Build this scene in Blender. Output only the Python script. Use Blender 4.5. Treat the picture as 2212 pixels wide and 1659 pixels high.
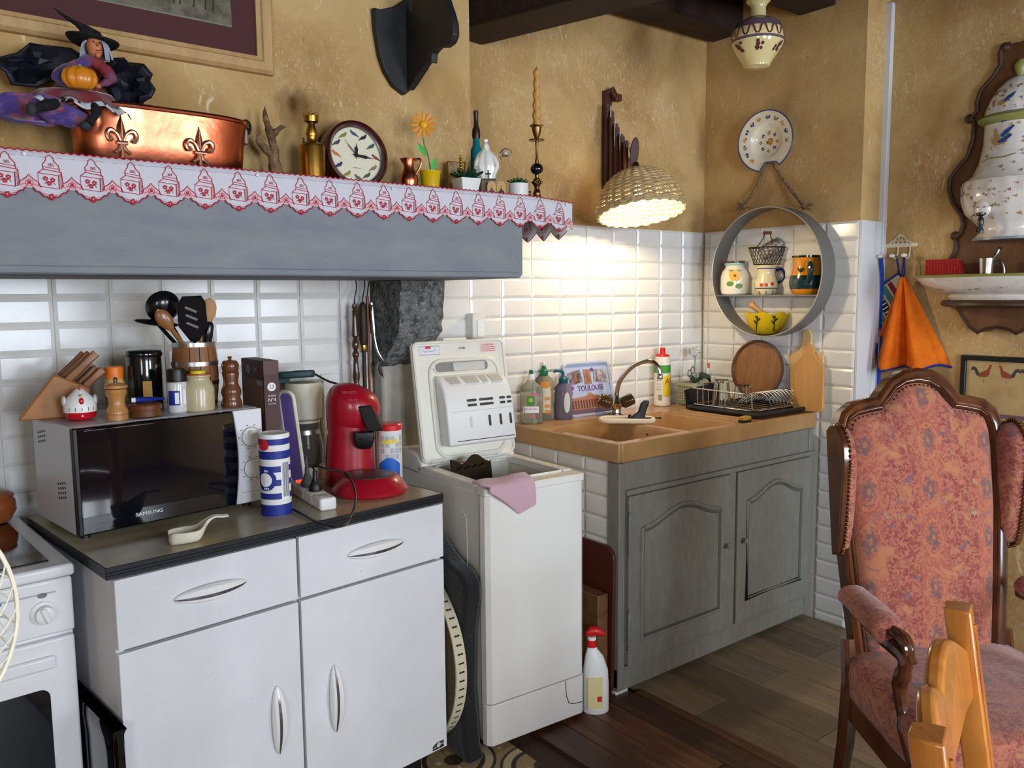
import bpy, bmesh, math, random
from math import sin, cos, pi, radians, atan2, sqrt, hypot, degrees
from mathutils import Vector, Matrix, noise
random.seed(7)
SC = bpy.context.scene
COL = SC.collection
for o in list(bpy.data.objects): bpy.data.objects.remove(o)

# ------------------------------------------------------------ camera
F_PX, CX, CY = 1779.0, 1106.0, 829.5
CAM_H, PITCH, ROLL, YAW = 1.45, radians(6.15), radians(-0.507), radians(52.1)
_Rt = Vector((sin(YAW), -cos(YAW), 0)); _F0 = Vector((cos(YAW), sin(YAW), 0)); _U0 = Vector((0, 0, 1))
_F = _F0*cos(PITCH) - _U0*sin(PITCH); _U = _F0*sin(PITCH) + _U0*cos(PITCH)
_IR = _Rt*cos(ROLL) + _U*sin(ROLL); _IU = -_Rt*sin(ROLL) + _U*cos(ROLL)
CAM = Vector((0, 0, CAM_H))
cam = bpy.data.objects.new('camera', bpy.data.cameras.new('camera')); COL.objects.link(cam)
cam.matrix_world = Matrix(((_IR.x, _IU.x, -_F.x, 0), (_IR.y, _IU.y, -_F.y, 0), (_IR.z, _IU.z, -_F.z, CAM_H), (0, 0, 0, 1)))
cam.data.sensor_fit = 'HORIZONTAL'; cam.data.sensor_width = 36.0; cam.data.lens = 36.0*F_PX/2212.0
cam.data.clip_start = 0.02
SC.camera = cam

# ------------------------------------------------------------ world, window light, exposure
W = bpy.data.worlds.new('daylight'); SC.world = W; W.use_nodes = True
W.node_tree.nodes['Background'].inputs[0].default_value = (0.55, 0.68, 0.9, 1)
W.node_tree.nodes['Background'].inputs[1].default_value = 0.6
def area(name, loc, size, size_y, power, color, rot):
    l = bpy.data.lights.new(name, 'AREA'); l.shape = 'RECTANGLE'; l.size = size; l.size_y = size_y
    l.energy = power; l.color = color
    o = bpy.data.objects.new(name, l); COL.objects.link(o); o.location = loc; o.rotation_euler = rot
    return o
# daylight entering by the two windows of the wall behind the camera (wall_back, y = -2.6) and the one in wall_left
area('window_daylight_a', (0.75, -2.56, 1.55), 1.1, 1.5, 95, (0.74, 0.85, 1.0), (radians(90), 0, 0))
area('window_daylight_b', (2.75, -2.56, 1.55), 1.0, 1.5, 80, (0.80, 0.89, 1.0), (radians(90), 0, 0))
area('window_daylight_c', (-1.66, -1.45, 1.55), 1.3, 1.1, 48, (0.86, 0.93, 1.0), (0, radians(-90), 0))
SC.view_settings.view_transform = 'Standard'; SC.view_settings.look = 'None'
SC.view_settings.gamma = 1.0; SC.view_settings.use_curve_mapping = False
SC.view_settings.exposure = 0.56
SC.cycles.use_denoising = True
SC.cycles.sample_clamp_indirect = 6.0
SC.cycles.caustics_reflective = False; SC.cycles.caustics_refractive = False
SC.cycles.max_bounces = 10; SC.cycles.transparent_max_bounces = 12

# ------------------------------------------------------------ where a picture point lies in the room
def ray(x, y): return _F + _IR*((x-CX)/F_PX) - _IU*((y-CY)/F_PX)
def onZ(x, y, z): d = ray(x, y); return CAM + d*((z-CAM_H)/d.z)
def onY(x, y, Y): d = ray(x, y); return CAM + d*(Y/d.y)
def onX(x, y, X): d = ray(x, y); return CAM + d*(X/d.x)
def mpp(p): return (Vector(p)-CAM).dot(_F)/F_PX          # metres per picture pixel at p
def face(p): return atan2(-p[0], p[1])                    # z turn that points local -Y at the viewpoint

# ------------------------------------------------------------ materials
def lin(c):
    if isinstance(c, str): c = tuple(int(c[i:i+2], 16) for i in (0, 2, 4))
    return tuple((v/255/12.92 if v/255 <= .04045 else ((v/255+.055)/1.055)**2.4) for v in c[:3]) + (1,)
MATS = {}
def mat(name, col=(200, 200, 200), rough=.5, metal=0., spec=.5, var=None, bump=None, trans=0., alpha=1., emit=None, coat=0., ior=1.45, sheen=0., stretch=None, aniso=None):
    """var = (colour, noise scale, low, high); bump = (noise scale, strength)"""
    if name in MATS: return MATS[name]
    m = bpy.data.materials.new(name); m.use_nodes = True; nt = m.node_tree; N = nt.nodes; L = nt.links
    b = N['Principled BSDF']
    b.inputs['Base Color'].default_value = lin(col); b.inputs['Roughness'].default_value = rough
    b.inputs['Metallic'].default_value = metal; b.inputs['Specular IOR Level'].default_value = spec
    b.inputs['IOR'].default_value = ior
    if trans: b.inputs['Transmission Weight'].default_value = trans
    if coat: b.inputs['Coat Weight'].default_value = coat; b.inputs['Coat Roughness'].default_value = .06
    if sheen: b.inputs['Sheen Weight'].default_value = sheen
    if alpha < 1: b.inputs['Alpha'].default_value = alpha
    if emit: b.inputs['Emission Color'].default_value = lin(emit[0]); b.inputs['Emission Strength'].default_value = emit[1]
    if var or bump:
        tc = N.new('ShaderNodeTexCoord'); vec = tc.outputs['Object']
        if stretch:
            mp = N.new('ShaderNodeMapping'); mp.inputs['Scale'].default_value = stretch; L.new(vec, mp.inputs[0]); vec = mp.outputs[0]
    if var:
        vs = var if isinstance(var, list) else [var]; prev = None
        for v in vs:
            n = N.new('ShaderNodeTexNoise'); n.inputs['Scale'].default_value = v[1]; n.inputs['Detail'].default_value = 8; n.inputs['Roughness'].default_value = v[4] if len(v) > 4 else .6
            L.new(vec, n.inputs['Vector'])
            r = N.new('ShaderNodeMapRange'); r.inputs[1].default_value = v[2]; r.inputs[2].default_value = v[3]; L.new(n.outputs[0], r.inputs[0])
            x = N.new('ShaderNodeMix'); x.data_type = 'RGBA'; L.new(r.outputs[0], x.inputs[0])
            if prev is None: x.inputs[6].default_value = lin(col)
            else: L.new(prev, x.inputs[6])
            x.inputs[7].default_value = lin(v[0]); prev = x.outputs[2]
        L.new(prev, b.inputs['Base Color'])
    if bump:
        n = N.new('ShaderNodeTexNoise'); n.inputs['Scale'].default_value = bump[0]; n.inputs['Detail'].default_value = 6; L.new(vec, n.inputs['Vector'])
        u = N.new('ShaderNodeBump'); u.inputs['Strength'].default_value = bump[1]; u.inputs['Distance'].default_value = .01; L.new(n.outputs[0], u.inputs['Height']); L.new(u.outputs[0], b.inputs['Normal'])
    MATS[name] = m
    return m
def wood(name, a, b, rough=.4, stretch=(2, 2, 14), coat=0., scale=3.0, rot=(0, 0, 0)):
    if name in MATS: return MATS[name]
    m = mat(name, a, rough, coat=coat); nt = m.node_tree; N = nt.nodes; L = nt.links; bs = N['Principled BSDF']
    tc = N.new('ShaderNodeTexCoord'); mp = N.new('ShaderNodeMapping')
    mp.inputs['Scale'].default_value = stretch; mp.inputs['Rotation'].default_value = rot; L.new(tc.outputs['Object'], mp.inputs[0])
    n = N.new('ShaderNodeTexNoise'); n.inputs['Scale'].default_value = scale; n.inputs['Detail'].default_value = 9; n.inputs['Roughness'].default_value = .65; n.inputs['Distortion'].default_value = .6
    L.new(mp.outputs[0], n.inputs['Vector'])
    r = N.new('ShaderNodeMapRange'); r.inputs[1].default_value = .33; r.inputs[2].default_value = .68; L.new(n.outputs[0], r.inputs[0])
    x = N.new('ShaderNodeMix'); x.data_type = 'RGBA'; x.inputs[6].default_value = lin(a); x.inputs[7].default_value = lin(b); L.new(r.outputs[0], x.inputs[0]); L.new(x.outputs[2], bs.inputs['Base Color'])
    u = N.new('ShaderNodeBump'); u.inputs['Strength'].default_value = .15; u.inputs['Distance'].default_value = .004; L.new(n.outputs[0], u.inputs['Height']); L.new(u.outputs[0], bs.inputs['Normal'])
    return m

# ------------------------------------------------------------ mesh builder
class MB:
    def __init__(s): s.v = []; s.f = []; s.T = None
    def add(s, vs, fs):
        o = len(s.v)
        if s.T is not None: vs = [s.T @ Vector(p) for p in vs]
        s.v += [tuple(p) for p in vs]; s.f += [tuple(i+o for i in q) for q in fs]; return s
    def box(s, x0, x1, y0, y1, z0, z1, M=None):
        vs = [Vector((x, y, z)) for z in (z0, z1) for y in (y0, y1) for x in (x0, x1)]
        if M is not None: vs = [M @ p for p in vs]
        return s.add(vs, [(0, 2, 3, 1), (4, 5, 7, 6), (0, 1, 5, 4), (2, 6, 7, 3), (0, 4, 6, 2), (1, 3, 7, 5)])
    def cb(s, c, d, M=None):
        return s.box(c[0]-d[0]/2, c[0]+d[0]/2, c[1]-d[1]/2, c[1]+d[1]/2, c[2]-d[2]/2, c[2]+d[2]/2, M)
    def loft(s, rings, close=True, cap0=True, cap1=True):
        n = len(rings[0]); vs = [p for r in rings for p in r]; fs = []
        for i in range(len(rings)-1):
            for j in range(n if close else n-1):
                k = (j+1) % n; fs.append((i*n+j, i*n+k, (i+1)*n+k, (i+1)*n+j))
        if cap0: fs.append(tuple(range(n))[::-1])
        if cap1: fs.append(tuple((len(rings)-1)*n+j for j in range(n)))
        return s.add(vs, fs)
    def lathe(s, prof, n=28, c=(0, 0, 0), sx=1., sy=1., cap0=True, cap1=True):
        rings = [[(c[0]+r*sx*cos(2*pi*j/n), c[1]+r*sy*sin(2*pi*j/n), c[2]+z) for j in range(n)] for r, z in prof]
        return s.loft(rings, True, cap0, cap1)
    def tube(s, pts, r, n=8, closed=False, flat=1.):
        pts = [Vector(p) for p in pts]; m = len(pts); rs = r if isinstance(r, (list, tuple)) else [r]*m
        rings = []; up = None
        for i, p in enumerate(pts):
            a = pts[(i-1) % m] if (i or closed) else p; b = pts[(i+1) % m] if (i < m-1 or closed) else p
            t = (b-a)
            t = t.normalized() if t.length > 1e-9 else Vector((0, 0, 1))
            if up is None: up = t.orthogonal().normalized() if abs(t.z) > .95 else Vector((0, 0, 1))
            x = t.cross(up)
            x = x.normalized() if x.length > 1e-6 else t.orthogonal().normalized()
            y = x.cross(t).normalized(); up = y
            rings.append([p + x*(rs[i]*cos(2*pi*j/n)) + y*(rs[i]*flat*sin(2*pi*j/n)) for j in range(n)])
        if closed: rings.append(rings[0])
        return s.loft(rings, True, not closed, not closed)
    def sphere(s, c, r, n=16, m=10, M=None):
        r = r if isinstance(r, (tuple, list)) else (r, r, r)
        rings = [[Vector((c[0]+r[0]*sin(pi*i/m)*cos(2*pi*j/n), c[1]+r[1]*sin(pi*i/m)*sin(2*pi*j/n), c[2]-r[2]*cos(pi*i/m))) for j in range(n)] for i in range(m+1)]
        if M is not None: rings = [[M @ p for p in q] for q in rings]
        return s.loft(rings, True, False, False)
    def prism(s, poly, y0, y1):
        """poly (x,z) pushed from y0 (front) to y1 (back)"""
        return s.loft([[(x, y1, z) for x, z in poly], [(x, y0, z) for x, z in poly]])
    def slab(s, poly, z0, z1):
        return s.loft([[(x, y, z0) for x, y in poly], [(x, y, z1) for x, y in poly]])
    def surf(s, fn, nu, nv, closed=False):
        vs = [fn(i/(nu if closed else nu-1), j/(nv-1)) for j in range(nv) for i in range(nu)]
        fs = [(j*nu+i, j*nu+(i+1) % nu, (j+1)*nu+(i+1) % nu, (j+1)*nu+i) for j in range(nv-1) for i in range(nu if closed else nu-1)]
        return s.add(vs, fs)
    def flat(s, poly, y=0.):
        return s.add([(x, y, z) for x, z in poly], [tuple(range(len(poly)))])
    def line(s, pts, w, y=0., closed=False):
        pts = [Vector((p[0], p[1])) for p in pts]; m = len(pts); A = []; B = []
        for i, p in enumerate(pts):
            a = pts[(i-1) % m] if (i or closed) else p; b = pts[(i+1) % m] if (i < m-1 or closed) else p
            t = b-a
            t = t.normalized() if t.length > 1e-9 else Vector((1, 0)); q = Vector((-t.y, t.x))*w/2
            A.append((p.x+q.x, y, p.y+q.y)); B.append((p.x-q.x, y, p.y-q.y))
        k = m if closed else m-1
        return s.add(A+B, [(i, (i+1) % m, m+(i+1) % m, m+i) for i in range(k)])
    def disc(s, cx, cz, r, y=0., n=14, sz=1.):
        return s.flat([(cx+r*cos(2*pi*i/n), cz+r*sz*sin(2*pi*i/n)) for i in range(n)], y)
    def patch(s, x0, x1, z0, z1, y=0., n=10, m=2):
        return s.surf(lambda u, v: (x0+(x1-x0)*u, y, z0+(z1-z0)*v), n, m)
    def warp(s, fn): s.v = [tuple(fn(Vector(p))) for p in s.v]; return s
def cyl_wrap(r): return lambda p: Vector(((r-p.y)*sin(p.x/r), -(r-p.y)*cos(p.x/r), p.z))
def rrect(w, h, r, n=4, cx=0., cz=0.):
    out = []
    for sx, sz, a0 in ((1, 1, 0), (-1, 1, 90), (-1, -1, 180), (1, -1, 270)):
        for k in range(n+1):
            a = radians(a0+90*k/n); out.append((cx+sx*(w/2-r)+r*cos(a), cz+sz*(h/2-r)+r*sin(a)))
    return out
def ell(rx, rz, n=20, cx=0., cz=0.): return [(cx+rx*cos(2*pi*i/n), cz+rz*sin(2*pi*i/n)) for i in range(n)]
def bez(pts, n=24):
    """smooth curve through pts (Catmull-Rom)"""
    P = [Vector(p) for p in pts]; P = [P[0]*2-P[1]] + P + [P[-1]*2-P[-2]]; out = []; k = len(P)-3
    for i in range(n+1):
        t = i/n*k; a = min(int(t), k-1); u = t-a; p0, p1, p2, p3 = P[a:a+4]
        out.append(.5*((2*p1) + (p2-p0)*u + (2*p0-5*p1+4*p2-p3)*u*u + (3*p1-p0-3*p2+p3)*u**3))
    return out
def obj(name, mb, m, parent=None, bevel=0., seg=2, smooth=35, loc=None, rot=None, label=None, recalc=True):
    me = bpy.data.meshes.new(name)
    if isinstance(mb, MB): me.from_pydata(mb.v, [], mb.f)
    else: me = mb
    if isinstance(mb, MB) and recalc:
        bm = bmesh.new(); bm.from_mesh(me); bmesh.ops.recalc_face_normals(bm, faces=bm.faces); bm.to_mesh(me); bm.free()
    if smooth and isinstance(mb, MB):
        me.shade_smooth(); me.set_sharp_from_angle(angle=radians(smooth))
    if m and not me.materials: me.materials.append(m)
    o = bpy.data.objects.new(name, me); COL.objects.link(o)
    if parent: o.parent = parent
    if loc is not None: o.location = loc
    if rot is not None: o.rotation_euler = rot
    if label: o['label'] = label
    if bevel:
        b = o.modifiers.new('bevel', 'BEVEL'); b.width = bevel; b.segments = seg; b.limit_method = 'ANGLE'; b.angle_limit = radians(40)
    return o
def thing(name, label, cat, loc=(0, 0, 0), rz=0., group=None):
    o = bpy.data.objects.new(name, None); COL.objects.link(o); o.location = loc; o.rotation_euler = (0, 0, rz); o.empty_display_size = .05
    o['label'] = label; o['category'] = cat
    if group: o['group'] = group
    return o
def tag(o, label, cat, group=None):
    o['label'] = label; o['category'] = cat
    if group: o['group'] = group
    return o
def struct(o, label=None):
    o['kind'] = 'structure'
    if label: o['label'] = label
    return o
def text(name, body, size, m, parent=None, loc=(0, 0, 0), rot=(radians(90), 0, 0), ext=.0004, wrap=None, align='CENTER', sx=1., shear=0.):
    c = bpy.data.curves.new(name, 'FONT'); c.body = body; c.size = size; c.extrude = ext; c.align_x = align; c.align_y = 'CENTER'; c.resolution_u = 3; c.shear = shear
    t = bpy.data.objects.new(name+'_t', c); COL.objects.link(t)
    me = bpy.data.meshes.new_from_object(t.evaluated_get(bpy.context.evaluated_depsgraph_get()))
    bpy.data.objects.remove(t); bpy.data.curves.remove(c)
    for v in me.vertices: v.co.x *= sx
    if wrap:
        for v in me.vertices:
            x, y, z = v.co.x + wrap[1], v.co.y, v.co.z; r = wrap[0]+z
            v.co = ((r)*sin(x/wrap[0]), -(r)*cos(x/wrap[0]), y)
        rot = (0, 0, 0)
    me.name = name; me.materials.clear(); me.materials.append(m)
    o = bpy.data.objects.new(name, me); COL.objects.link(o); o.location = loc; o.rotation_euler = rot
    if parent: o.parent = parent
    return o
def frame_of(p, q, r=None):
    """matrix whose z axis runs p->q"""
    p = Vector(p); q = Vector(q); z = (q-p).normalized(); x = z.orthogonal().normalized() if r is None else (Vector(r)-Vector(r).dot(z)*z).normalized(); y = z.cross(x)
    return Matrix(((x.x, y.x, z.x, p.x), (x.y, y.y, z.y, p.y), (x.z, y.z, z.z, p.z), (0, 0, 0, 1)))
# ------------------------------------------------------------ shared materials
def plaster_mat(name):
    m = mat(name, (200, 160, 98), .85, spec=.2); nt = m.node_tree; N = nt.nodes; L = nt.links; b = N['Principled BSDF']
    tc = N.new('ShaderNodeTexCoord')
    def nz(scale, detail, rough, dist=0., stretch=None, four=None):
        n = N.new('ShaderNodeTexNoise'); n.inputs['Scale'].default_value = scale; n.inputs['Detail'].default_value = detail; n.inputs['Roughness'].default_value = rough; n.inputs['Distortion'].default_value = dist
        v = tc.outputs['Object']
        if stretch:
            mp = N.new('ShaderNodeMapping'); mp.inputs['Scale'].default_value = stretch; mp.inputs['Rotation'].default_value = (.3, .5, .4); L.new(v, mp.inputs[0]); v = mp.outputs[0]
        L.new(v, n.inputs['Vector']); return n.outputs[0]
    def rng(s, a, c, hi=1.):
        r = N.new('ShaderNodeMapRange'); r.inputs[1].default_value = a; r.inputs[2].default_value = c; r.inputs[4].default_value = hi; L.new(s, r.inputs[0]); return r.outputs[0]
    def mix(f, a, c):
        x = N.new('ShaderNodeMix'); x.data_type = 'RGBA'; L.new(f, x.inputs[0])
        if isinstance(a, tuple): x.inputs[6].default_value = a
        else: L.new(a, x.inputs[6])
        x.inputs[7].default_value = c; return x.outputs[2]
    c = mix(rng(nz(2.2, 5, .6, .8), .38, .66), lin((196, 164, 110)), lin((168, 131, 80)))
    c = mix(rng(nz(5, 8, .7, .4), .5, .72, .6), c, lin((202, 172, 124)))
    c = mix(rng(nz(1.3, 6, .65, 1.2), .58, .75, .55), c, lin((212, 188, 156)))
    pm = N.new('ShaderNodeMath'); pm.operation = 'MULTIPLY'; L.new(rng(nz(1.7, 4, .6, .6), .46, .62), pm.inputs[0]); L.new(rng(nz(48, 8, .75, 2.2, (1, 1, .5)), .52, .64, .55), pm.inputs[1])
    c = mix(pm.outputs[0], c, lin((226, 212, 190)))
    c = mix(rng(nz(26, 6, .7, 1.5, (1, 1, .35)), .62, .69, .6), c, lin((236, 220, 188)))
    c = mix(rng(nz(34, 5, .7, 1.2, (1.2, .5, .7)), .66, .72, .55), c, lin((130, 92, 44)))
    L.new(c, b.inputs['Base Color'])
    u = N.new('ShaderNodeBump'); u.inputs['Strength'].default_value = .35; u.inputs['Distance'].default_value = .008; L.new(nz(30, 8, .7, .5), u.inputs['Height']); L.new(u.outputs[0], b.inputs['Normal'])
    return m
PLASTER = plaster_mat('ochre_plaster')
TILE = mat('white_glazed_tile', (226, 224, 219), .17, spec=.4, var=((216, 214, 208), 9, .4, .7))
GROUT = mat('tile_grout', (214, 210, 200), .9)
STONE = mat('granite', (112, 112, 110), .95, var=[((64, 66, 68), 40, .42, .62), ((160, 158, 150), 90, .55, .7)], bump=(60, .8))
GREY = mat('grey_beam_paint', (120, 126, 134), .75, var=[((134, 138, 140), 6, .35, .7), ((52, 54, 60), 60, .70, .74)], bump=(25, .15), stretch=(1, 3, 3))
CABGREY = mat('grey_green_cabinet_paint', (122, 121, 112), .5, var=((136, 134, 124), 14, .4, .75), bump=(60, .08), stretch=(3, 3, 1))
BEAMW = wood('dark_beam_wood', (52, 30, 20), (26, 15, 11), .75, (1.2, 10, 10))
WHITE = mat('white_enamel', (228, 227, 226), .3, coat=.15)
IVORY = mat('ivory_plastic', (226, 222, 208), .38)
WHITEP = mat('white_plastic', (232, 231, 227), .35)
BLACK = mat('black_plastic', (16, 16, 18), .4)
BLACKGLOSS = mat('black_gloss', (5, 6, 10), .06, coat=.5)
CHROME = mat('chrome', (200, 200, 198), .12, 1.)
STEEL = mat('brushed_steel', (178, 178, 176), .3, 1.)
DARKMETAL = mat('dark_metal', (70, 62, 54), .45, .9)
BRASS = mat('aged_brass', (186, 140, 62), .28, 1., var=((120, 86, 36), 12, .45, .75))
COPPER = mat('polished_copper', (222, 130, 96), .27, 1., var=((176, 92, 62), 9, .4, .75), bump=(22, .12))
GLASS = mat('clear_glass', (245, 248, 246), .02, trans=1., ior=1.25)
PORC = mat('cream_porcelain', (232, 226, 208), .12, coat=.4)
REDINK = mat('red_thread', (176, 30, 48), .8)
BLUE = mat('navy_blue', (24, 44, 132), .5)
RED = mat('red_plastic', (200, 26, 26), .35)
INK = mat('black_ink', (26, 26, 30), .7)
INKGREY = mat('grey_ink', (120, 120, 126), .7)
WHITEINK = mat('white_ink', (236, 236, 236), .6)
GREEN = mat('leaf_green', (34, 92, 40), .5)
PINE = wood('varnished_pine', (206, 136, 62), (168, 96, 38), .25, (6, 6, 1.2), .4)
OAK = wood('light_beech', (206, 158, 96), (180, 128, 70), .45, (7, 7, 1.2))
WALNUT = wood('dark_walnut', (92, 52, 28), (56, 30, 16), .22, (5, 5, 1.4), .5)

# ------------------------------------------------------------ room shell
WY, CXW, DXW, CEND = 2.64, 3.25, 3.42, 1.83      # sink wall, tiled side wall, wall beyond it, where the tiled side wall ends
ZTILE, CEIL = 1.745, 2.86
def shell(name, x0, x1, y0, y1, z0, z1, m, label): return struct(obj(name, MB().box(x0, x1, y0, y1, z0, z1), m, smooth=0), label)
w_sink = shell('wall_sink', -1.7, 3.6, WY, WY+.15, 0, CEIL, PLASTER, 'ochre plaster wall above white tiles behind sink')
w_side = shell('wall_right', CXW, CXW+.3, CEND, WY, 0, CEIL, PLASTER, 'short ochre wall with tiles beside the sink')
w_fount = shell('wall_fountain', DXW, DXW+.15, -2.7, CEND, 0, CEIL, PLASTER, 'ochre plaster wall carrying the wall fountain')
w_left = struct(obj('wall_left', MB().box(-1.85, -1.7, -2.7, -2.0, 0, CEIL).box(-1.85, -1.7, -.9, WY+.1, 0, CEIL).box(-1.85, -1.7, -2.0, -.9, 0, .9).box(-1.85, -1.7, -2.0, -.9, 2.2, CEIL), PLASTER, smooth=0), 'ochre plaster wall with one window')
wf = MB().box(-1.62, -1.57, -2.0, -1.95, .9, 2.2).box(-1.62, -1.57, -.95, -.9, .9, 2.2).box(-1.62, -1.57, -1.95, -.95, .9, .95).box(-1.62, -1.57, -1.95, -.95, 2.15, 2.2).box(-1.62, -1.57, -1.49, -1.41, .95, 2.15)
struct(obj('window_3', wf, WHITE, smooth=0), 'white casement window in the side wall')
mb = MB()
WIN = ((.2, 1.3), (2.25, 3.25)); ZW0, ZW1 = .8, 2.3
xs = [-1.7, .2, 1.3, 2.25, 3.25, 3.42]
for a, c in ((0, 1), (2, 3), (4, 5)): mb.box(xs[a], xs[c], -2.75, -2.6, 0, CEIL)
for a, c in WIN: mb.box(a, c, -2.75, -2.6, 0, ZW0).box(a, c, -2.75, -2.6, ZW1, CEIL)
w_back = struct(obj('wall_back', mb, PLASTER, smooth=0), 'ochre plaster wall with two windows')
for i, (a, c) in enumerate(WIN):
    mb = MB(); y0, y1 = -2.52, -2.47; t = .05
    mb.box(a, a+t, y0, y1, ZW0, ZW1).box(c-t, c, y0, y1, ZW0, ZW1).box(a+t, c-t, y0, y1, ZW0, ZW0+t).box(a+t, c-t, y0, y1, ZW1-t, ZW1)
    mid = (a+c)/2; mb.box(mid-.04, mid+.04, y0, y1, ZW0+t, ZW1-t)
    for q in (1, 2):
        z = ZW0+(ZW1-ZW0)*q/3; mb.box(a+t, mid-.04, y0+.01, y1-.01, z-.015, z+.015).box(mid+.04, c-t, y0+.01, y1-.01, z-.015, z+.015)
    struct(obj('window_%d' % (i+1), mb, WHITE, smooth=0), 'white casement window with glazing bars')
ceil = shell('ceiling', -1.7, 3.5, -2.7, WY, CEIL, CEIL+.1, BEAMW, 'dark boarded ceiling')

# floor: dark boards, lighter laminate beside the sink, patterned cement tiles by the hearth
fl = shell('floor', -1.85, 3.6, -2.75, 2.8, -.12, -.02, mat('floor_screed', (70, 48, 34), .8), 'kitchen floor')
PLANKM = [wood('dark_floorboard_%s' % k, a, b, .45, (12, 1.2, 4)) for k, a, b in (('brown', (100, 62, 40), (60, 36, 22)), ('umber', (86, 54, 34), (52, 31, 20)), ('russet', (112, 70, 42), (68, 41, 24)))]
LAMM = [wood('laminate_%s' % k, a, b, .5, (9, 1.0, 4)) for k, a, b in (('taupe', (144, 126, 102), (114, 98, 78)), ('sand', (156, 136, 108), (124, 106, 82)), ('umber', (128, 112, 90), (102, 86, 68)))]
def cement_mat():
    m = mat('cement_tile_pattern', (150, 128, 92), .7); nt = m.node_tree; N = nt.nodes; L = nt.links; b = N['Principled BSDF']
    tc = N.new('ShaderNodeTexCoord'); last = None
    def dist(cx, cy):
        d = N.new('ShaderNodeVectorMath'); d.operation = 'DISTANCE'; d.inputs[1].default_value = (cx, cy, .02)
        mp = N.new('ShaderNodeMapping'); mp.inputs['Location'].default_value = (0, 0, .02); mp.inputs['Scale'].default_value = (1, 1, 0); L.new(tc.outputs['Object'], mp.inputs[0]); L.new(mp.outputs[0], d.inputs[0]); return d.outputs['Value']
    def band(src, a, c, col, prev):
        g = N.new('ShaderNodeMath'); g.operation = 'GREATER_THAN'; g.inputs[1].default_value = a; L.new(src, g.inputs[0])
        l = N.new('ShaderNodeMath'); l.operation = 'LESS_THAN'; l.inputs[1].default_value = c; L.new(src, l.inputs[0])
        k = N.new('ShaderNodeMath'); k.operation = 'MULTIPLY'; L.new(g.outputs[0], k.inputs[0]); L.new(l.outputs[0], k.inputs[1])
        x = N.new('ShaderNodeMix'); x.data_type = 'RGBA'; L.new(k.outputs[0], x.inputs[0]); x.inputs[7].default_value = lin(col)
        if prev is None: x.inputs[6].default_value = lin((146, 122, 84))
        else: L.new(prev, x.inputs[6])
        return x.outputs[2]
    w = N.new('ShaderNodeTexVoronoi'); w.inputs['Scale'].default_value = 22; L.new(tc.outputs['Object'], w.inputs['Vector'])
    last = band(w.outputs['Distance'], .0, .22, (188, 168, 124), last)
    for cx, cy in ((.1, .1), (-.1, -.1)):
        d = dist(cx, cy)
        last = band(d, .085, .1, (52, 38, 28), last); last = band(d, .1, .125, (176, 158, 120), last); last = band(d, .125, .135, (60, 46, 34), last); last = band(d, 0, .03, (58, 44, 32), last)
    L.new(last, b.inputs['Base Color']); return m
CEM = cement_mat()
mb = MB().box(-.0985, .0985, -.0985, .0985, -.02, 0); me_tile = None
for i in range(5):
    for j in range(-1, 9):
        o = obj('cement_tile', mb if me_tile is None else me_tile, CEM, fl, loc=(.45+.2*i+.1+.1, .55+.2*j, 0), rot=(0, 0, pi/2*((i+j) % 4)))
        me_tile = o.data
ang = radians(4)
for i in range(4):          # dark boards
    x0 = 1.652+.115*i
    for k, (ya, yb) in enumerate(((-.4, .9), (.905, 2.62)) if i % 2 else ((-.4, 1.5), (1.505, 2.62))):
        obj('floorboard', MB().box(-.056, .056, ya, yb, -.02, 0.), PLANKM[(i*2+k) % 3], fl, .001, 1, loc=(x0+.056, 0, 0))
obj('threshold_strip', MB().box(2.108, 2.15, -.4, 2.0, -.02, .004), PLANKM[2], fl, .002, 1)
for i in range(7):          # laminate
    x0 = 2.152+.182*i
    for k, (ya, yb) in enumerate(((-.4, .7), (.703, 1.4), (1.403, 2.6)) if i % 2 else ((-.4, 1.1), (1.103, 1.75), (1.753, 2.6))):
        obj('laminate_board', MB().box(0, .1795, ya, yb, -.02, 0.), LAMM[(i+k*2) % 3], fl, loc=(x0, 0, 0), smooth=0)
for i in range(6):          # boards on towards the room
    obj('floorboard', MB().box(-1.7, 3.4, -2.6+.36*i, -2.6+.36*i+.357, -.02, 0), PLANKM[i % 3], fl, smooth=0)
obj('floorboard', MB().box(-1.7, .54, -.4, 2.64, -.02, 0), PLANKM[0], fl, smooth=0)

# ------------------------------------------------------------ tiles
_tc = {}
def tile_mesh(w, h):
    k = (round(w, 4), round(h, 4))
    if k not in _tc:
        g, b = .0012, .011
        a = [(-w/2+g, -h/2+g), (w/2-g, -h/2+g), (w/2-g, h/2-g), (-w/2+g, h/2-g)]; i = [(-w/2+b, -h/2+b), (w/2-b, -h/2+b), (w/2-b, h/2-b), (-w/2+b, h/2-b)]
        me = bpy.data.meshes.new('tile'); vs = [(x, 0, z) for x, z in a]+[(x, -.004, z) for x, z in a]+[(x, -.0085, z) for x, z in i]
        fs = [(0, 1, 5, 4), (1, 2, 6, 5), (2, 3, 7, 6), (3, 0, 4, 7), (4, 5, 9, 8), (5, 6, 10, 9), (6, 7, 11, 10), (7, 4, 8, 11), (8, 9, 10, 11)]
        me.from_pydata(vs, [], fs); me.materials.append(TILE); _tc[k] = me
    return _tc[k]
rt = random.Random(3)
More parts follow.
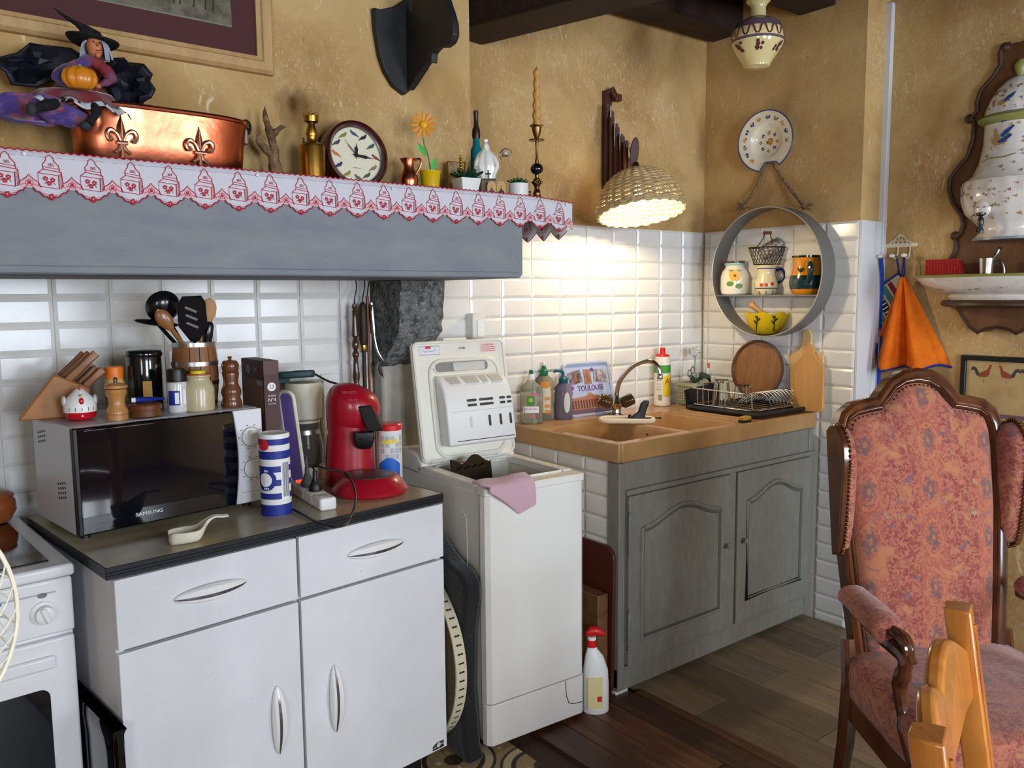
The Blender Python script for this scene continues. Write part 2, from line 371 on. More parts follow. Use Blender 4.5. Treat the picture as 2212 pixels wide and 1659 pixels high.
def tiling(parent, origin, rz, ucuts, zcuts, skip=None):
    """tiles on a vertical plane; u runs along local x from origin, rows between zcuts"""
    c, s = cos(rz), sin(rz)
    for a, b in zip(ucuts, ucuts[1:]):
        for z0, z1 in zip(zcuts, zcuts[1:]):
            u, z = (a+b)/2, (z0+z1)/2
            if skip and skip(u, z): continue
            o = bpy.data.objects.new('tile', tile_mesh(b-a, z1-z0)); COL.objects.link(o); o.parent = parent
            o.location = (origin[0]+u*c, origin[1]+u*s, z); o.rotation_euler = (radians(rt.uniform(-.25, .25)), 0, rz+radians(rt.uniform(-.25, .25)))
def cuts(a, b, ref, step):
    k = math.floor((a-ref)/step)+1; out = [a]
    while ref+k*step < b-.004:
        if ref+k*step > a+.004: out.append(ref+k*step)
        k += 1
    return out+[b]
zrow = cuts(.0, ZTILE, 1.671, .0775)
obj('grout_bed', MB().box(1.56, CXW, WY-.004, WY, .8, ZTILE), GROUT, w_sink, smooth=0)
tiling(w_sink, (0, WY-.004), 0, cuts(1.58, CXW-.012, 2.0, .1545), cuts(.86, ZTILE, 1.671, .0775))
obj('grout_bed', MB().box(CXW-.004, CXW, CEND, WY-.012, 0, ZTILE), GROUT, w_side, smooth=0)
tiling(w_side, (CXW-.004, WY), -pi/2, cuts(.0125, WY-CEND, .043, .154), zrow, lambda u, z: u < .6 and z < .85)
struct(obj('trim_1', MB().box(CXW-.006, DXW, CEND-.012, CEND, 0, ZTILE).box(CXW+.1, CXW+.104, CEND-.015, CEND-.012, 0, ZTILE), mat('trim_white', (214, 216, 218), .5), bevel=.002, seg=1), 'white return panel at the end of the tiles')
# hearth back wall
obj('grout_bed', MB().box(-1.0, 1.415, WY-.004, WY, .5, 1.6), GROUT, w_sink, smooth=0)
tiling(w_sink, (0, WY-.004), 0, cuts(-.3, 1.412, .413, .147), cuts(.55, 1.56, 1.377, .0775))
# ------------------------------------------------------------ chimney: breast, stone corbel, grey beam
MA = radians(1.4); MC, MS = cos(MA), sin(MA)
def onM(x, y, back=0.):
    """point on the vertical plane of the mantel front (back = metres behind it)"""
    d = ray(x, y); n = Vector((-MS, MC, 0)); p0 = Vector((1.684, 2.10, 0)) + n*back
    return CAM + d*((p0-CAM).dot(n)/d.dot(n))
def mantel_local(p):
    q = Vector(p)-Vector((1.684, 2.10, 0)); return Vector((q.x*MC+q.y*MS, -q.x*MS+q.y*MC, p[2]))
breast = struct(obj('wall_chimney', MB().box(-3.3, -.055, .2, .52, 1.7, CEIL), PLASTER, smooth=0, loc=(1.684, 2.10, 0), rot=(0, 0, MA)), 'ochre plaster chimney breast above the mantel')
Mantel = obj('mantel_beam', MB().prism([(-3.3, 1.505), (-.012, 1.505), (0, 1.517), (0, 1.735), (-3.3, 1.735)], 0, .5), GREY, bevel=.004, seg=2, loc=(1.684, 2.10, 0), rot=(0, 0, MA))
struct(Mantel, 'grey painted chimney beam over the hearth')
obj('beam_moulding', MB().box(-3.3, -.02, -.006, 0, 1.507, 1.524), GREY, Mantel, .003, 2)
shelf = struct(obj('mantel_shelf', MB().box(-3.3, .197, .0, .2, 1.736, 1.755).box(-.05, .197, .2, .53, 1.736, 1.755), GREY, bevel=.002, seg=1, loc=(1.684, 2.10, 0), rot=(0, 0, MA)), 'mantel shelf above the grey beam')
cf = onX(868, 690, 1.418).y; cr = onY(966, 640, cf).x
def stone(u, v):
    return None
mb = MB(); rng = random.Random(5); rings = []
for k in range(13):
    t = k/12; z = 1.503-.30*t; back = WY; fr = cf+.03*t+.12*max(0, t-.6)/.4; xr = cr-.012*t-.05*max(0, t-.8)/.2
    ring = [(1.418, back, z), (1.418, fr, z)] + [(1.418+(xr-1.418)*q, fr-.004*sin(q*9+t*5), z) for q in (.2, .4, .6, .8)] + [(xr, fr+.012, z), (xr, back, z)]
    rings.append([(x+rng.uniform(-.003, .003), y+rng.uniform(-.004, .004) if y < WY-.01 else WY, zz) for x, y, zz in ring])
mb.loft(rings); corbel = struct(obj('wall_corbel', mb, STONE, smooth=60), 'rough grey granite corbel under the beam')
obj('jamb_block', MB().box(1.42, cr+.005, cf+.15, WY, 0, 1.215), mat('jamb_wash', (168, 164, 152), .9, var=((140, 136, 126), 8, .4, .7)), corbel, .01, 2)

# ceiling timbers
for k in range(11):
    y = 2.43-.46*k
    b = struct(obj('ceiling_beam' if k == 0 else 'ceiling_beam', MB().box(-1.7, CXW+.0 if y > CEND-.1 else DXW, y, y+.17, 2.63, CEIL), BEAMW, bevel=.008), 'dark wooden ceiling joist')
g = struct(obj('main_ceiling_beam', MB().box(-.1, .11, -5.5, -.02, 2.40, 2.635), BEAMW, bevel=.012, loc=(1.82, 2.64, 0), rot=(0, 0, radians(14.8))), 'heavy dark main ceiling beam')
# ------------------------------------------------------------ white base cabinet under the hearth
ZC = .87
def on_plane(px, py, p0, ang):
    """(u, z) of a picture point on the vertical plane through p0 turned by ang"""
    n = Vector((-sin(ang), cos(ang), 0)); d = ray(px, py); P = CAM + d*((Vector((p0[0], p0[1], 0))-Vector((0, 0, 0))).dot(n)/d.dot(n))
    q = P-Vector(p0); return q.x*cos(ang)+q.y*sin(ang), P.z
def local(px, py, z, p0, ang):
    P = onZ(px, py, z); q = P-Vector(p0); return Vector((q.x*cos(ang)+q.y*sin(ang), -q.x*sin(ang)+q.y*cos(ang), z))
ca = radians(6.5); c0 = onZ(230, 1228, ZC); CW = on_plane(953, 1066, c0, ca)[0]; CD = .60
cab = thing('kitchen_cabinet', 'old white two-door base cabinet carrying the microwave and coffee machines', 'cabinet', (c0.x, c0.y, 0), ca)
K = lambda px, py: on_plane(px, py, c0, ca)
FORM = mat('white_formica', (226, 226, 228), .32, var=[((214, 214, 216), 3, .4, .7), ((150, 140, 128), 70, .71, .75)])
jx = (K(642, 1230)[0]+K(655, 1550)[0])/2; jz = (K(240, 1409)[1]+K(642, 1297)[1]+K(952, 1208)[1])/3
zt = ZC-.027; zb = .085
body = obj('body', MB().box(.012, .03, .012, CD-.01, zb, zt).box(CW-.018, CW, .012, CD-.01, zb, zt).box(.03, CW-.018, CD-.03, CD-.01, zb, zt).box(.03, CW-.018, .012, CD-.03, zb, zb+.02).box(.03, CW-.018, .02, .04, jz-.02, jz+.02), FORM, cab, .001, 1)
obj('plinth', MB().box(.05, CW-.05, .06, CD-.02, 0, zb), BLACK, cab)
top = obj('worktop', MB().box(0, CW+.004, 0, CD, zt, ZC), mat('worktop_laminate', (182, 170, 140), .24, var=((166, 154, 124), 8, .35, .7)), cab, .0015, 1)
obj('edge_band', MB().box(-.0025, CW+.0065, -.0025, 0, zt, ZC+.0005).box(-.0025, 0, 0, CD, zt, ZC+.0005).box(CW+.004, CW+.0065, 0, CD, zt, ZC+.0005).box(-.0035, CW+.0075, -.004, -.002, zt+.008, zt+.010).box(-.0035, CW+.0075, -.004, -.002, zt+.015, zt+.017), mat('black_ribbed_edge', (14, 14, 18), .5), top, .0008, 1)
HSIL = mat('handle_band', (150, 146, 160), .2, .9)
def lens_handle(parent, u, z, L, vert):
    mb = MB(); rings = []; n = 16; band = MB()
    for i in range(n+1):
        t = -1+2*i/n; w = .017*(1-t*t)**.6+.003; d = .026*(1-t*t*.75); xx = t*L/2
        rings.append([(xx, -d, w*.75), (xx, -d, -w*.75), (xx, -d*.55, -w), (xx, 0, -w*.8), (xx, 0, w*.8), (xx, -d*.55, w)])
    mb.loft(rings); b2 = []
    for i in range(n+1):
        t = -1+2*i/n; w = .017*(1-t*t)**.6+.003; d = .026*(1-t*t*.75); xx = t*L/2*1.002
        b2.append([(xx, -d-.0012, w*.0), (xx, -d-.0012, -w*.38), (xx, -d+.003, -w*.38), (xx, -d+.003, w*.0)])
    band.loft(b2)
    rot = (0, radians(90), 0) if vert else (0, 0, 0)
    h = obj('handle', mb, WHITEP, parent, .002, 2, loc=(u, -.0, z), rot=rot)
    obj('chrome_band', band, HSIL, h); return h
def leaf(name, x0, x1, z0, z1):
    return obj(name, MB().box(x0, x1, -.006, .012, z0, z1), FORM, cab, .002, 2)
d1 = leaf('drawer', .012, jx-.004, jz+.004, zt-.003); d2 = leaf('drawer', jx+.004, CW, jz+.004, zt-.003)
o1 = leaf('door', .012, jx-.004, zb, jz-.004); o2 = leaf('door', jx+.004, CW, zb, jz-.004)
for d, (pa, pb), v in ((d1, ((373, 1292), (527, 1256)), 0), (d2, ((748, 1199), (866, 1168)), 0), (o1, ((588, 1482), (606, 1622)), 1), (o2, ((713, 1436), (727, 1575)), 1)):
    a = K(*pa); b = K(*pb); h = lens_handle(d, (a[0]+b[0])/2, (a[1]+b[1])/2, hypot(b[0]-a[0], b[1]-a[1]), v)
    h.location.y = -.006
a = K(946, 1606)
badge = obj('badge', MB().prism([(-.021, -.012), (.021, -.012), (.021, .0085), (-.006, .0085), (-.021, .001)], -.0072, -.006), BLACK, o2, loc=(a[0]-.004, 0, a[1]))
obj('badge_emblem', MB().disc(.001, .0, .008, -.0075), mat('badge_ivory', (206, 200, 176), .5), badge)
text('badge_lettering', 'SA', .011, MATS['badge_ivory'], badge, (-.0135, -.0074, -.004)); text('badge_lettering', 'PAL', .011, MATS['badge_ivory'], badge, (.0135, -.0074, .0))

# black bin squeezed between cooker and cabinet
p = onZ(205, 1640, .28)
mb = MB(); mb.loft([[(x, y, z) for x, y in rrect(w, .34, .02)] for w, z in ((.024, 0), (.026, .46), (.028, .49), (.024, .515), (.012, .525))])
tag(obj('pedal_bin', mb, BLACKGLOSS, loc=(c0.x-.023, c0.y+.115, 0), rot=(0, 0, ca)), 'glossy black bin squeezed between cooker and white cabinet', 'bin')

# ------------------------------------------------------------ cooker
sk = radians(4); s0 = onZ(153, 1212, .86); SW, SD = .5, .58
st = thing('cooker', 'white freestanding electric cooker with black glass hob, cut by picture edge', 'cooker', (s0.x, s0.y, 0), sk)
obj('body', MB().box(-SW, 0, .02, SD, .03, .83), WHITE, st, .004)
obj('plinth', MB().box(-SW+.03, -.03, .06, SD, 0, .03), BLACK, st)
hob = obj('hob_frame', MB().prism([(-SW-.004, .828), (.006, .828), (.006, .856), (-SW-.004, .856)], -.005, SD), WHITE, st, .008, 3)
obj('hob_glass', MB().box(-SW+.03, -.035, .045, SD-.05, .856, .860), BLACKGLOSS, hob, .001, 1)
obj('hob_rear_lip', MB().box(-SW, .0, SD-.03, SD, .856, .885), WHITE, hob, .006)
pan = obj('control_panel', MB().prism([(-SW, .70), (0, .70), (0, .826), (-SW, .826)], 0, .03), WHITE, st, .006, 3)
obj('panel_stripe', MB().box(-SW+.03, -.035, -.0006, .0, .796, .800), mat('stripe_grey', (176, 176, 178), .5), pan)
for x in (-.062, -.15, -.24, -.33, -.42):
    mb = MB(); k = obj('knob', mb.lathe([(.027, 0), (.027, .006), (.020, .009), (.019, .022), (.016, .024)], 24), WHITEP, pan, loc=(x, 0, .755), rot=(radians(90), 0, 0))
    obj('grip', MB().box(-.0055, .0055, -.018, .018, .02, .031), WHITEP, k, .003, 2, rot=(0, 0, radians(20)))
    obj('symbol', MB().lathe([(.010, 0), (.010, .0006), (.0088, .0007)], 18, sy=.6), INKGREY, pan, loc=(x, -.0004, .795), rot=(radians(90), 0, 0))
dr = obj('oven_door', MB().box(-SW, -.002, 0, .03, .12, .69), WHITE, st, .006, 3)
obj('oven_window', MB().prism(rrect(.38, .36, .02, 4, -SW/2, .40), -.0015, .0), BLACKGLOSS, dr)
obj('door_grip', MB().box(-SW+.05, -.045, -.012, 0, .625, .655), WHITE, dr, .006, 3)
obj('warming_drawer', MB().box(-SW, -.002, 0, .03, .035, .113), WHITE, st, .004)

# terracotta casserole on the hob
p = onZ(-18, 1128, .861); s = mpp(p)
cp = thing('casserole', 'round terracotta casserole with lid on the black hob', 'pot', p, face(p))
obj('body', MB().lathe([(.03, .0), (.045, .002), (.06, .03), (.058, .055), (.05, .068), (.046, .068), (.052, .05)], 28), mat('terracotta', (150, 78, 34), .35, coat=.4), cp)
l = obj('lid', MB().lathe([(.0556, .067), (.0556, .072), (.045, .08), (.02, .088), (.0, .09)], 28), MATS['terracotta'], cp)
obj('knob', MB().sphere((0, 0, .098), .012), MATS['terracotta'], l)

# pedestal fan at the picture edge
fc_ = CAM + ray(-338, 1400)*.87; fr = .165
fan = thing('pedestal_fan', 'white wire-guarded pedestal fan cut off by the picture edge', 'fan', (fc_.x, fc_.y, 0), face(fc_)+radians(8))
FW = mat('fan_wire', (236, 228, 204), .4)
zc = fc_.z
def cage(fr_, dep, sgn):
    mb = MB(); m = 36
    for i in range(m):
        a = 2*pi*i/m; pts = []
        for k in range(9):
            t = k/8; r = fr_*(.22+.78*t); b = a+sgn*.85*t; pts.append((r*cos(b), -dep*(1-t**2.2), zc+r*sin(b)))
        mb.tube(pts, .0013, 4)
    for rr, yy in ((.22, 1), (.6, .67)): mb.tube([(fr_*rr*cos(2*pi*i/40), -dep*yy, zc+fr_*rr*sin(2*pi*i/40)) for i in range(40)], .0016, 4, True)
    return mb
g1 = obj('front_guard', cage(fr, .06, 1), FW, fan); g2 = obj('rear_guard', cage(fr, -.07, -1), FW, fan)
obj('guard_rim', MB().tube([(fr*cos(2*pi*i/64), 0, zc+fr*sin(2*pi*i/64)) for i in range(64)], .0028, 8, True), FW, fan)
obj('badge', MB().lathe([(.05, -.005), (.05, .005), (.03, .012), (0, .014)], 24), FW, fan, loc=(0, -.058, zc), rot=(radians(90), 0, 0))
for i in range(3):
    a = 2*pi*i/3; mb = MB(); mb.surf(lambda u, v: ((.03+.10*u)*cos(a+(v-.5)*(.5+.5*u)), -.02+.03*(v-.5), zc+(.03+.10*u)*sin(a+(v-.5)*(.5+.5*u))), 8, 6)
    b = obj('blade', mb, mat('fan_blade', (190, 200, 205), .3), fan); sm = b.modifiers.new('solid', 'SOLIDIFY'); sm.thickness = .002
obj('motor', MB().lathe([(.03, -.02), (.05, .0), (.05, .06), (.03, .1), (0, .105)], 24), FW, fan, loc=(0, .03, zc), rot=(radians(-90), 0, 0))
obj('pole', MB().lathe([(.012, 0), (.012, zc-.03)], 16, c=(0, .08, .0)), FW, fan)
obj('base', MB().lathe([(.17, 0), (.17, .015), (.03, .035), (.02, .08)], 32, c=(0, .08, 0)), FW, fan)

# ------------------------------------------------------------ microwave
ma = radians(8); m0 = onZ(171, 1163, ZC+.014); MWW, MWH, MWD = .487, .264, .30; zm = ZC+.014; ZM = zm+MWH
mw = thing('microwave', 'silver-grey microwave oven with black glass door and two white dials', 'microwave', (m0.x, m0.y, 0), ma)
mbod = obj('body', MB().box(0, MWW, .02, MWD, zm, ZM), mat('silver_paint', (196, 196, 200), .38, .25), mw, .006, 3)
for x, y in ((.03, .05), (MWW-.03, .05), (.03, MWD-.03), (MWW-.03, MWD-.03)): obj('foot', MB().lathe([(.012, 0), (.012, .014)], 12, c=(x, y, ZC)), BLACK, mw)
mb = MB(); arc = [(.402+.012*sin(pi*t/10), zm+.004+(MWH-.006)*t/10) for t in range(11)]
door = obj('door', MB().prism([(0, zm+.002)]+arc+[(0, ZM-.002)], 0, .02), BLACKGLOSS, mw, .004, 3)
obj('door_window', MB().prism(rrect(.385, .245, .015, 5, .205, zm+.132), -.0012, 0), mat('smoked_glass', (8, 12, 20), .03, coat=.6), door)
obj('door_surround', MB().box(0, .012, -.001, .02, zm+.002, ZM-.002), BLACK, door, .003, 2)
cpn = obj('control_panel', MB().prism([(x+.001, z) for x, z in arc]+[(MWW, ZM-.002), (MWW, zm+.004)][0:2], 0.0, .02), mat('panel_white', (226, 226, 230), .35), mw, .003, 2)
text('maker_name', 'SAMSUNG', .0125, WHITEINK, door, (.167, -.0016, zm+.030), sx=1.2); text('model_mark', 'TDS', .009, INKGREY, door, (.055, -.0016, zm+.026), shear=.3)
obj('model_mark_line', MB().box(.035, .078, -.0016, -.0012, zm+.0185, zm+.0195), INKGREY, door)
for px, py in ((541, 943), (546, 1011)):
    u, z = on_plane(px, py, m0, ma)
    k = obj('dial', MB().lathe([(.0265, 0), (.0265, .003), (.0235, .006), (.0225, .006)], 32), WHITEP, cpn, loc=(u, 0, z), rot=(radians(90), 0, 0))
    obj('dial_rim', MB().tube([(.0265*cos(2*pi*i/40), .0265*sin(2*pi*i/40), .003) for i in range(40)], .0009, 6, True), INKGREY, k)
    obj('grip', MB().slab(rrect(.018, .040, .008), .004, .022), WHITEP, k, .003, 3, rot=(0, 0, radians(12)))
    for i in range(9):
        a = radians(-60+300*i/8+90); obj('mark', MB().box(-.003, .003, -.0008, 0, -.0012, .0012), INKGREY, cpn, loc=(u+.033*cos(a), -.0002, z+.033*sin(a)))
obj('release_line', MB().box(.418, MWW, -.0004, .0, zm+.034, zm+.035), INKGREY, cpn)
for (y, z, cols, rows) in ((.07, zm+.12, 4, 4), (.2, ZM-.03, 4, 3)):
    mb = MB()
    for i in range(cols):
        for j in range(rows): mb.box(-.0006, .003, y+.016*i-.003*j*0, y+.016*i+.010, z-.012*j-.003*i, z-.012*j-.003*i+.005)
    obj('side_vent', mb, BLACK, mw)

# ------------------------------------------------------------ things standing on the microwave
def stand(px, py, z):
    p = onZ(px, py, z); return p, mpp(p)
def lathe_thing(name, label, cat, px, py, z, profs, n=28, group=None, dy=0.):
    """profs: [(part, material, [(radius px, height px)...]), ...]"""
    p, s = stand(px, py, z)
    if dy: p = p+Vector((0, dy, 0))
    t = thing(name, label, cat, p, face(p), group)
    parts = [obj(pn, MB().lathe([(r*s, h*s) for r, h in pr], n), m, t) for pn, m, pr in profs]
    return t, parts, s
BEECH = wood('knife_block_wood', (176, 118, 58), (146, 92, 42), .45, (3, 3, 9))
p, s = stand(118, 903, ZM); p = p+Vector((0, .03, 0)); t = thing('knife_block', 'slanted beech knife block full of wooden-handled knives', 'knife block', p, face(p)+radians(0))
obj('block', MB().prism([(x*s, z*s) for x, z in ((-64, 0), (72, 0), (76, 62), (8, 95))], -.045, .055), BEECH, t, .004, 2)
d = Vector((66, 0, 64)).normalized()
for i, (x, y, L, w) in enumerate(((20, .03, 78, 11), (26, .0, 84, 11), (33, -.028, 90, 12), (48, .028, 62, 10), (56, 0, 58, 10), (66, -.026, 60, 12))):
    b0 = Vector((x*s, y, (92-(x-8)*.48)*s)); M = frame_of(b0-d*.01, b0+d*L*s, (0, 1, 0))
    mb = MB(); mb.loft([[M @ Vector((a, b, zz)) for a, b in rrect(.017*k, w*s*k*1.4, .004)] for k, zz in ((.8, 0), (1, .02), (.92, L*s*.55), (1.05, L*s-.004), (.9, L*s))])
    k = obj('knife_handle', mb, wood('knife_handle_wood', (150, 92, 42), (112, 64, 26), .4, (3, 3, 9)), t)
p, s = stand(175, 907, ZM); t = thing('egg_timer', 'white hen-shaped kitchen timer with red base', 'timer', p, face(p)+radians(6))
obj('base', MB().lathe([(20*s, 0), (29*s, 6*s), (32.5*s, 19*s), (0, 19*s)], 32), mat('timer_red', (190, 12, 30), .3, coat=.3), t)
mb = MB().lathe([(32.5*s, 19*s), (32.5*s, 34*s), (28*s, 46*s), (17*s, 58*s), (9*s, 66*s), (4*s, 69*s), (0, 70*s)], 32); obj('body', mb, WHITEP, t)
for sgn in (-1, 1): obj('wing', MB().sphere((sgn*30*s, 4*s, 42*s), (5*s, 14*s, 12*s), 12, 8), WHITEP, t)
mb = MB()
for x, z, r in ((0, 68, 4), (1.5, 71, 4), (3, 68, 4)): mb.sphere((0, (x-6)*s, z*s), (2.6*s, r*s, r*s), 10, 7)
mb.sphere((0, -29*s, 43*s), (5*s, 4*s, 8*s), 10, 7); obj('comb', mb, MATS['timer_red'], t)
obj('beak', MB().sphere((0, -23*s, 55*s), (3.5*s, 6*s, 3*s), 10, 7), mat('beak_yellow', (226, 180, 60), .4), t)
mb = MB()
for k in range(-2, 3): mb.box(k*13*s-.6*s, k*13*s+.6*s, -.1*s, 0, 22*s, 30*s)
mb.warp(cyl_wrap(32.7*s)); obj('scale_mark', mb, INK, t); obj('pointer', MB().flat([(-2*s, 11*s), (2*s, 11*s), (0, 15*s)], -.1*s).warp(cyl_wrap(32*s)), WHITEINK, t)
MILL = wood('turned_beech', (196, 142, 80), (170, 114, 58), .35, (6, 6, 1.2), .3)
t, ps, s = lathe_thing('pepper_mill', 'light beech pepper mill beside the hen timer', 'pepper mill', 254, 906, ZM, [('body', MILL, [(22, 0), (22, 11), (20.5, 12.5), (22, 14), (21, 22), (17, 30), (15.5, 38), (17, 48), (21.5, 56), (20, 58), (21.5, 60), (20.5, 64), (19, 66)]), ('head', MILL, [(18, 66.5), (24, 69), (23, 74), (16, 78), (6, 80)]), ('finial', CHROME, [(3, 80), (4.5, 84), (5, 88), (3, 91.5), (0, 92)])])
t, ps, s = lathe_thing('spice_jar', 'small spice jar with orange cap behind the beech pepper mill', 'jar', 251, 889, ZM, [('jar', mat('spice_glass', (206, 170, 84), .15), [(18, 0), (19.5, 3), (19.5, 64), (17, 72)]), ('cap', mat('cap_orange', (232, 118, 24), .35), [(18.5, 72), (19, 96), (17, 98)]), ('label', mat('paper_white', (226, 222, 206), .7), [(19.8, 46), (19.8, 62)])])
t, ps, s = lathe_thing('storage_canister', 'tall glossy black metal canister with lid', 'canister', 317, 883, ZM, [('body', mat('canister_black', (8, 14, 18), .12, coat=.6), [(34, 0), (36, 3), (36, 113), (35, 116)]), ('lid', MATS['canister_black'], [(37.5, 114), (38.5, 117), (38.5, 121), (36, 127), (30, 129), (0, 129)])])
lb = MB().patch(-5*s, 13*s, 29*s, 63*s, -.0003).warp(cyl_wrap(36*s)); obj('label', lb, mat('canister_label', (186, 140, 60), .6), t)
DISHW = wood('dark_turned_wood', (116, 66, 34), (84, 44, 22), .4, (3, 3, 3))
t, ps, s = lathe_thing('wooden_salt_box', 'low round brown wooden box under the blue tube', 'box', 318, 901, ZM, [('bowl', DISHW, [(26, 0), (33, 3), (30, 15), (31, 17)]), ('lid', DISHW, [(33.5, 17), (34, 26), (30, 30), (0, 31)])], dy=.012)
p, s = stand(322, 870, ZM+31*s); mb = MB(); tb = thing('ointment_tube', 'blue tube with white cap lying on the brown wooden box', 'tube', (t.location.x, t.location.y, t.location.z+31*s+.0005), face(p))
mb.loft([[(x, yy, 6*s+zz) for yy, zz in ell(a*s, b*s, 12)] for x, a, b in ((-18*s, 6, 6), (-10*s, 6.5, 6), (20*s, 8, 5), (40*s, 9.5, 1.2))]); obj('tube', mb, BLUE, tb); obj('cap', MB().loft([[(x, yy, 6*s+zz) for yy, zz in ell(5.5*s, 5.5*s, 14)] for x in (-27*s, -18*s)]), WHITEP, tb, .001, 2)
t, ps, s = lathe_thing('salt_shaker', 'glass salt shaker with black cap and blue label', 'shaker', 385, 890, ZM, [('jar', mat('salt_glass', (206, 206, 204), .12), [(18, 0), (20.5, 3), (21, 60), (19, 67)]), ('cap', BLACK, [(19.5, 66), (20, 88), (18.5, 94), (0, 95)])])
lb = MB().patch(-20*s, 5*s, 17*s, 48*s, -.0003); obj('label', lb.warp(cyl_wrap(21*s)), BLUE, t)
lb = MB().patch(12*s, 20*s, 19*s, 50*s, -.0003); obj('label_panel', lb.warp(cyl_wrap(21*s)), WHITEINK, t)
obj('label_inset', MB().patch(-5*s, 3*s, 20*s, 44*s, -.0007).warp(cyl_wrap(21*s)), WHITEINK, t)
t, ps, s = lathe_thing('mustard_jar', 'cream stoneware jar with red and yellow lid', 'jar', 433, 887, ZM, [('jar', mat('stoneware', (196, 182, 148), .3, var=((180, 164, 128), 20, .4, .7), coat=.3), [(29, 0), (32, 3), (32.5, 48), (28, 60), (24, 66), (24, 71), (26.5, 74), (26.5, 77)]), ('lid', mat('lid_rust', (176, 84, 42), .5), [(25, 77), (25, 80), (0, 80.5)]), ('lid_band', mat('lid_yellow', (228, 206, 40), .5), [(16, 80.5), (16, 86), (14, 87), (0, 87)])], dy=.008)
STAVE = wood('barrel_oak', (150, 98, 56), (116, 72, 38), .5, (5, 5, 1.5))
t, ps, s = lathe_thing('utensil_barrel', 'small oak barrel crock with aluminium hoops holding kitchen utensils', 'utensil holder', 436, 880, ZM, [('inner', BLACK, [(38, 6), (40, 60), (38, 137), (0, 100)])], dy=.042)
barrel = t; bs = s
for k in range(14):
    a0, a1 = 2*pi*k/14+.02, 2*pi*(k+1)/14-.02; mb = MB()
    mb.loft([[(r*s*cos(a), r*s*sin(a), z*s) for r, a in ((R, a0), (R+.6, (a0+a1)/2), (R, a1), (R-4, a1), (R-4, a0))] for R, z in ((42, 0), (46, 35), (48, 70), (46, 105), (43, 136))])
    obj('stave', mb, STAVE, t)
for z, R in ((6, 44), (48, 48.5), (90, 48.7), (131, 44.8)): obj('hoop', MB().lathe([((R-1.5)*s, z*s), (R*s, z*s), (R*s, (z+9)*s), ((R-1.5)*s, (z+9)*s)], 36), STEEL if z > 50 else BRASS, t)
bt = Vector((t.location.x, t.location.y, t.location.z)); br = t.rotation_euler.z; zr = 137*s
def utensil(name, label, m, x0, y0, tip, headfn, rr=5):
    """stick from inside the barrel to tip (barrel-local px), then head"""
    u = thing(name, label, 'utensil', bt, br, 'utensils in the oak barrel'); A = Vector((x0, y0, 100))*s; B = Vector(tip)*s
    obj('handle', MB().tube([A, B], rr*s*.8, 8), m, u); headfn(u, A, B, m); return u
def spoon_head(w, L, dish=.25):
    def fn(u, A, B, m):
        M = frame_of(B, B+(B-A), (1, .15, 0)); mb = MB()
        mb.loft([[M @ Vector((w*s*r*cos(a), -dish*w*s*(r if sin(a) < 0 else .3)*abs(sin(a))-.0, L*s*t)) for a in [2*pi*j/16 for j in range(16)]] for t, r in ((-.1, .18), (.0, .3), (.2, .72), (.45, 1), (.7, .95), (.88, .65), (1, .12))])
        obj('head', mb, m, u)
    return fn
OLIVE = wood('olive_wood_spoon', (150, 98, 52), (112, 68, 32), .35, (4, 4, 1.2), .3)
utensil('wooden_spoon', 'olive wood spoon in front of the oak barrel bunch', OLIVE, 0, -10, (-42, -22, 168), spoon_head(16, 52, .4), 6)
utensil('wooden_spatula', 'pale wooden spatula peeking behind the black slotted turner', wood('spatula_wood', (190, 140, 84), (160, 108, 58), .5, (4, 4, 1)), 10, 14, (26, 16, 175), spoon_head(17, 62, .15), 6)
utensil('wooden_stick_spoon', 'short wooden spoon handle rising at the barrel rim', MATS['spatula_wood'], 12, 2, (16, -2, 160), lambda u, A, B, m: obj('end', MB().sphere(B, 6*s), m, u), 5)
def turner(u, A, B, m):
    M = frame_of(B, B+(B-A), (1, 0, 0)); W, L = 29*s, 100*s; out = []
    poly = [(-8*s, 0), (8*s, 0), (W, .32*L), (W, .85*L), (.75*W, L), (-.55*W, L), (-W, .8*L), (-W, .35*L)]
    mb = MB(); mb.loft([[M @ Vector((x, y, z)) for x, z in poly] for y in (-.0015, .002)]); h = obj('blade', mb, m, u, .001, 1)
    sl = MB()
    for q in (.38, .55, .72):
        for k in (-1,): sl.loft([[M @ Vector((x, yy, z)) for x, z in ((-14*s, q*L+3*s), (8*s, q*L-9*s), (11*s, q*L-5*s), (-11*s, q*L+7*s))] for yy in (-.0022, -.0014)])
    obj('slot', sl, mat('slot_shine', (120, 118, 116), .4), h)
NYLON = mat('black_nylon', (12, 13, 18), .22, coat=.3)
utensil('slotted_turner', 'black nylon slotted turner upright in the oak barrel', NYLON, 4, -16, (2, -26, 142), turner, 5)
def ladle(u, A, B, m):
    c = B+Vector((-6*s, -8*s, 22*s)); M = Matrix.Translation(c) @ Matrix.Rotation(radians(-38), 4, 'Y') @ Matrix.Rotation(radians(-62), 4, 'X')
    mb = MB(); mb.loft([[M @ Vector((r*36*s*cos(a), r*36*s*sin(a), z*36*s)) for a in [2*pi*j/28 for j in range(28)]] for r, z in ((.05, -.62), (.5, -.54), (.8, -.36), (.96, -.1), (1, .05), (.95, .05), (.76, -.3), (.45, -.46), (.05, -.52))]); obj('bowl', mb, m, u)
utensil('soup_ladle', 'black ladle with its bowl up and outward above the barrel', NYLON, -4, 10, (-52, 8, 195), ladle, 5)
def oval(u, A, B, m):
    c = B; M = Matrix.Translation(c) @ Matrix.Rotation(radians(8), 4, 'Y'); mb = MB(); mb.sphere((0, 0, 0), (46*s, 26*s, 7*s), 24, 8, M); obj('bowl', mb, m, u)
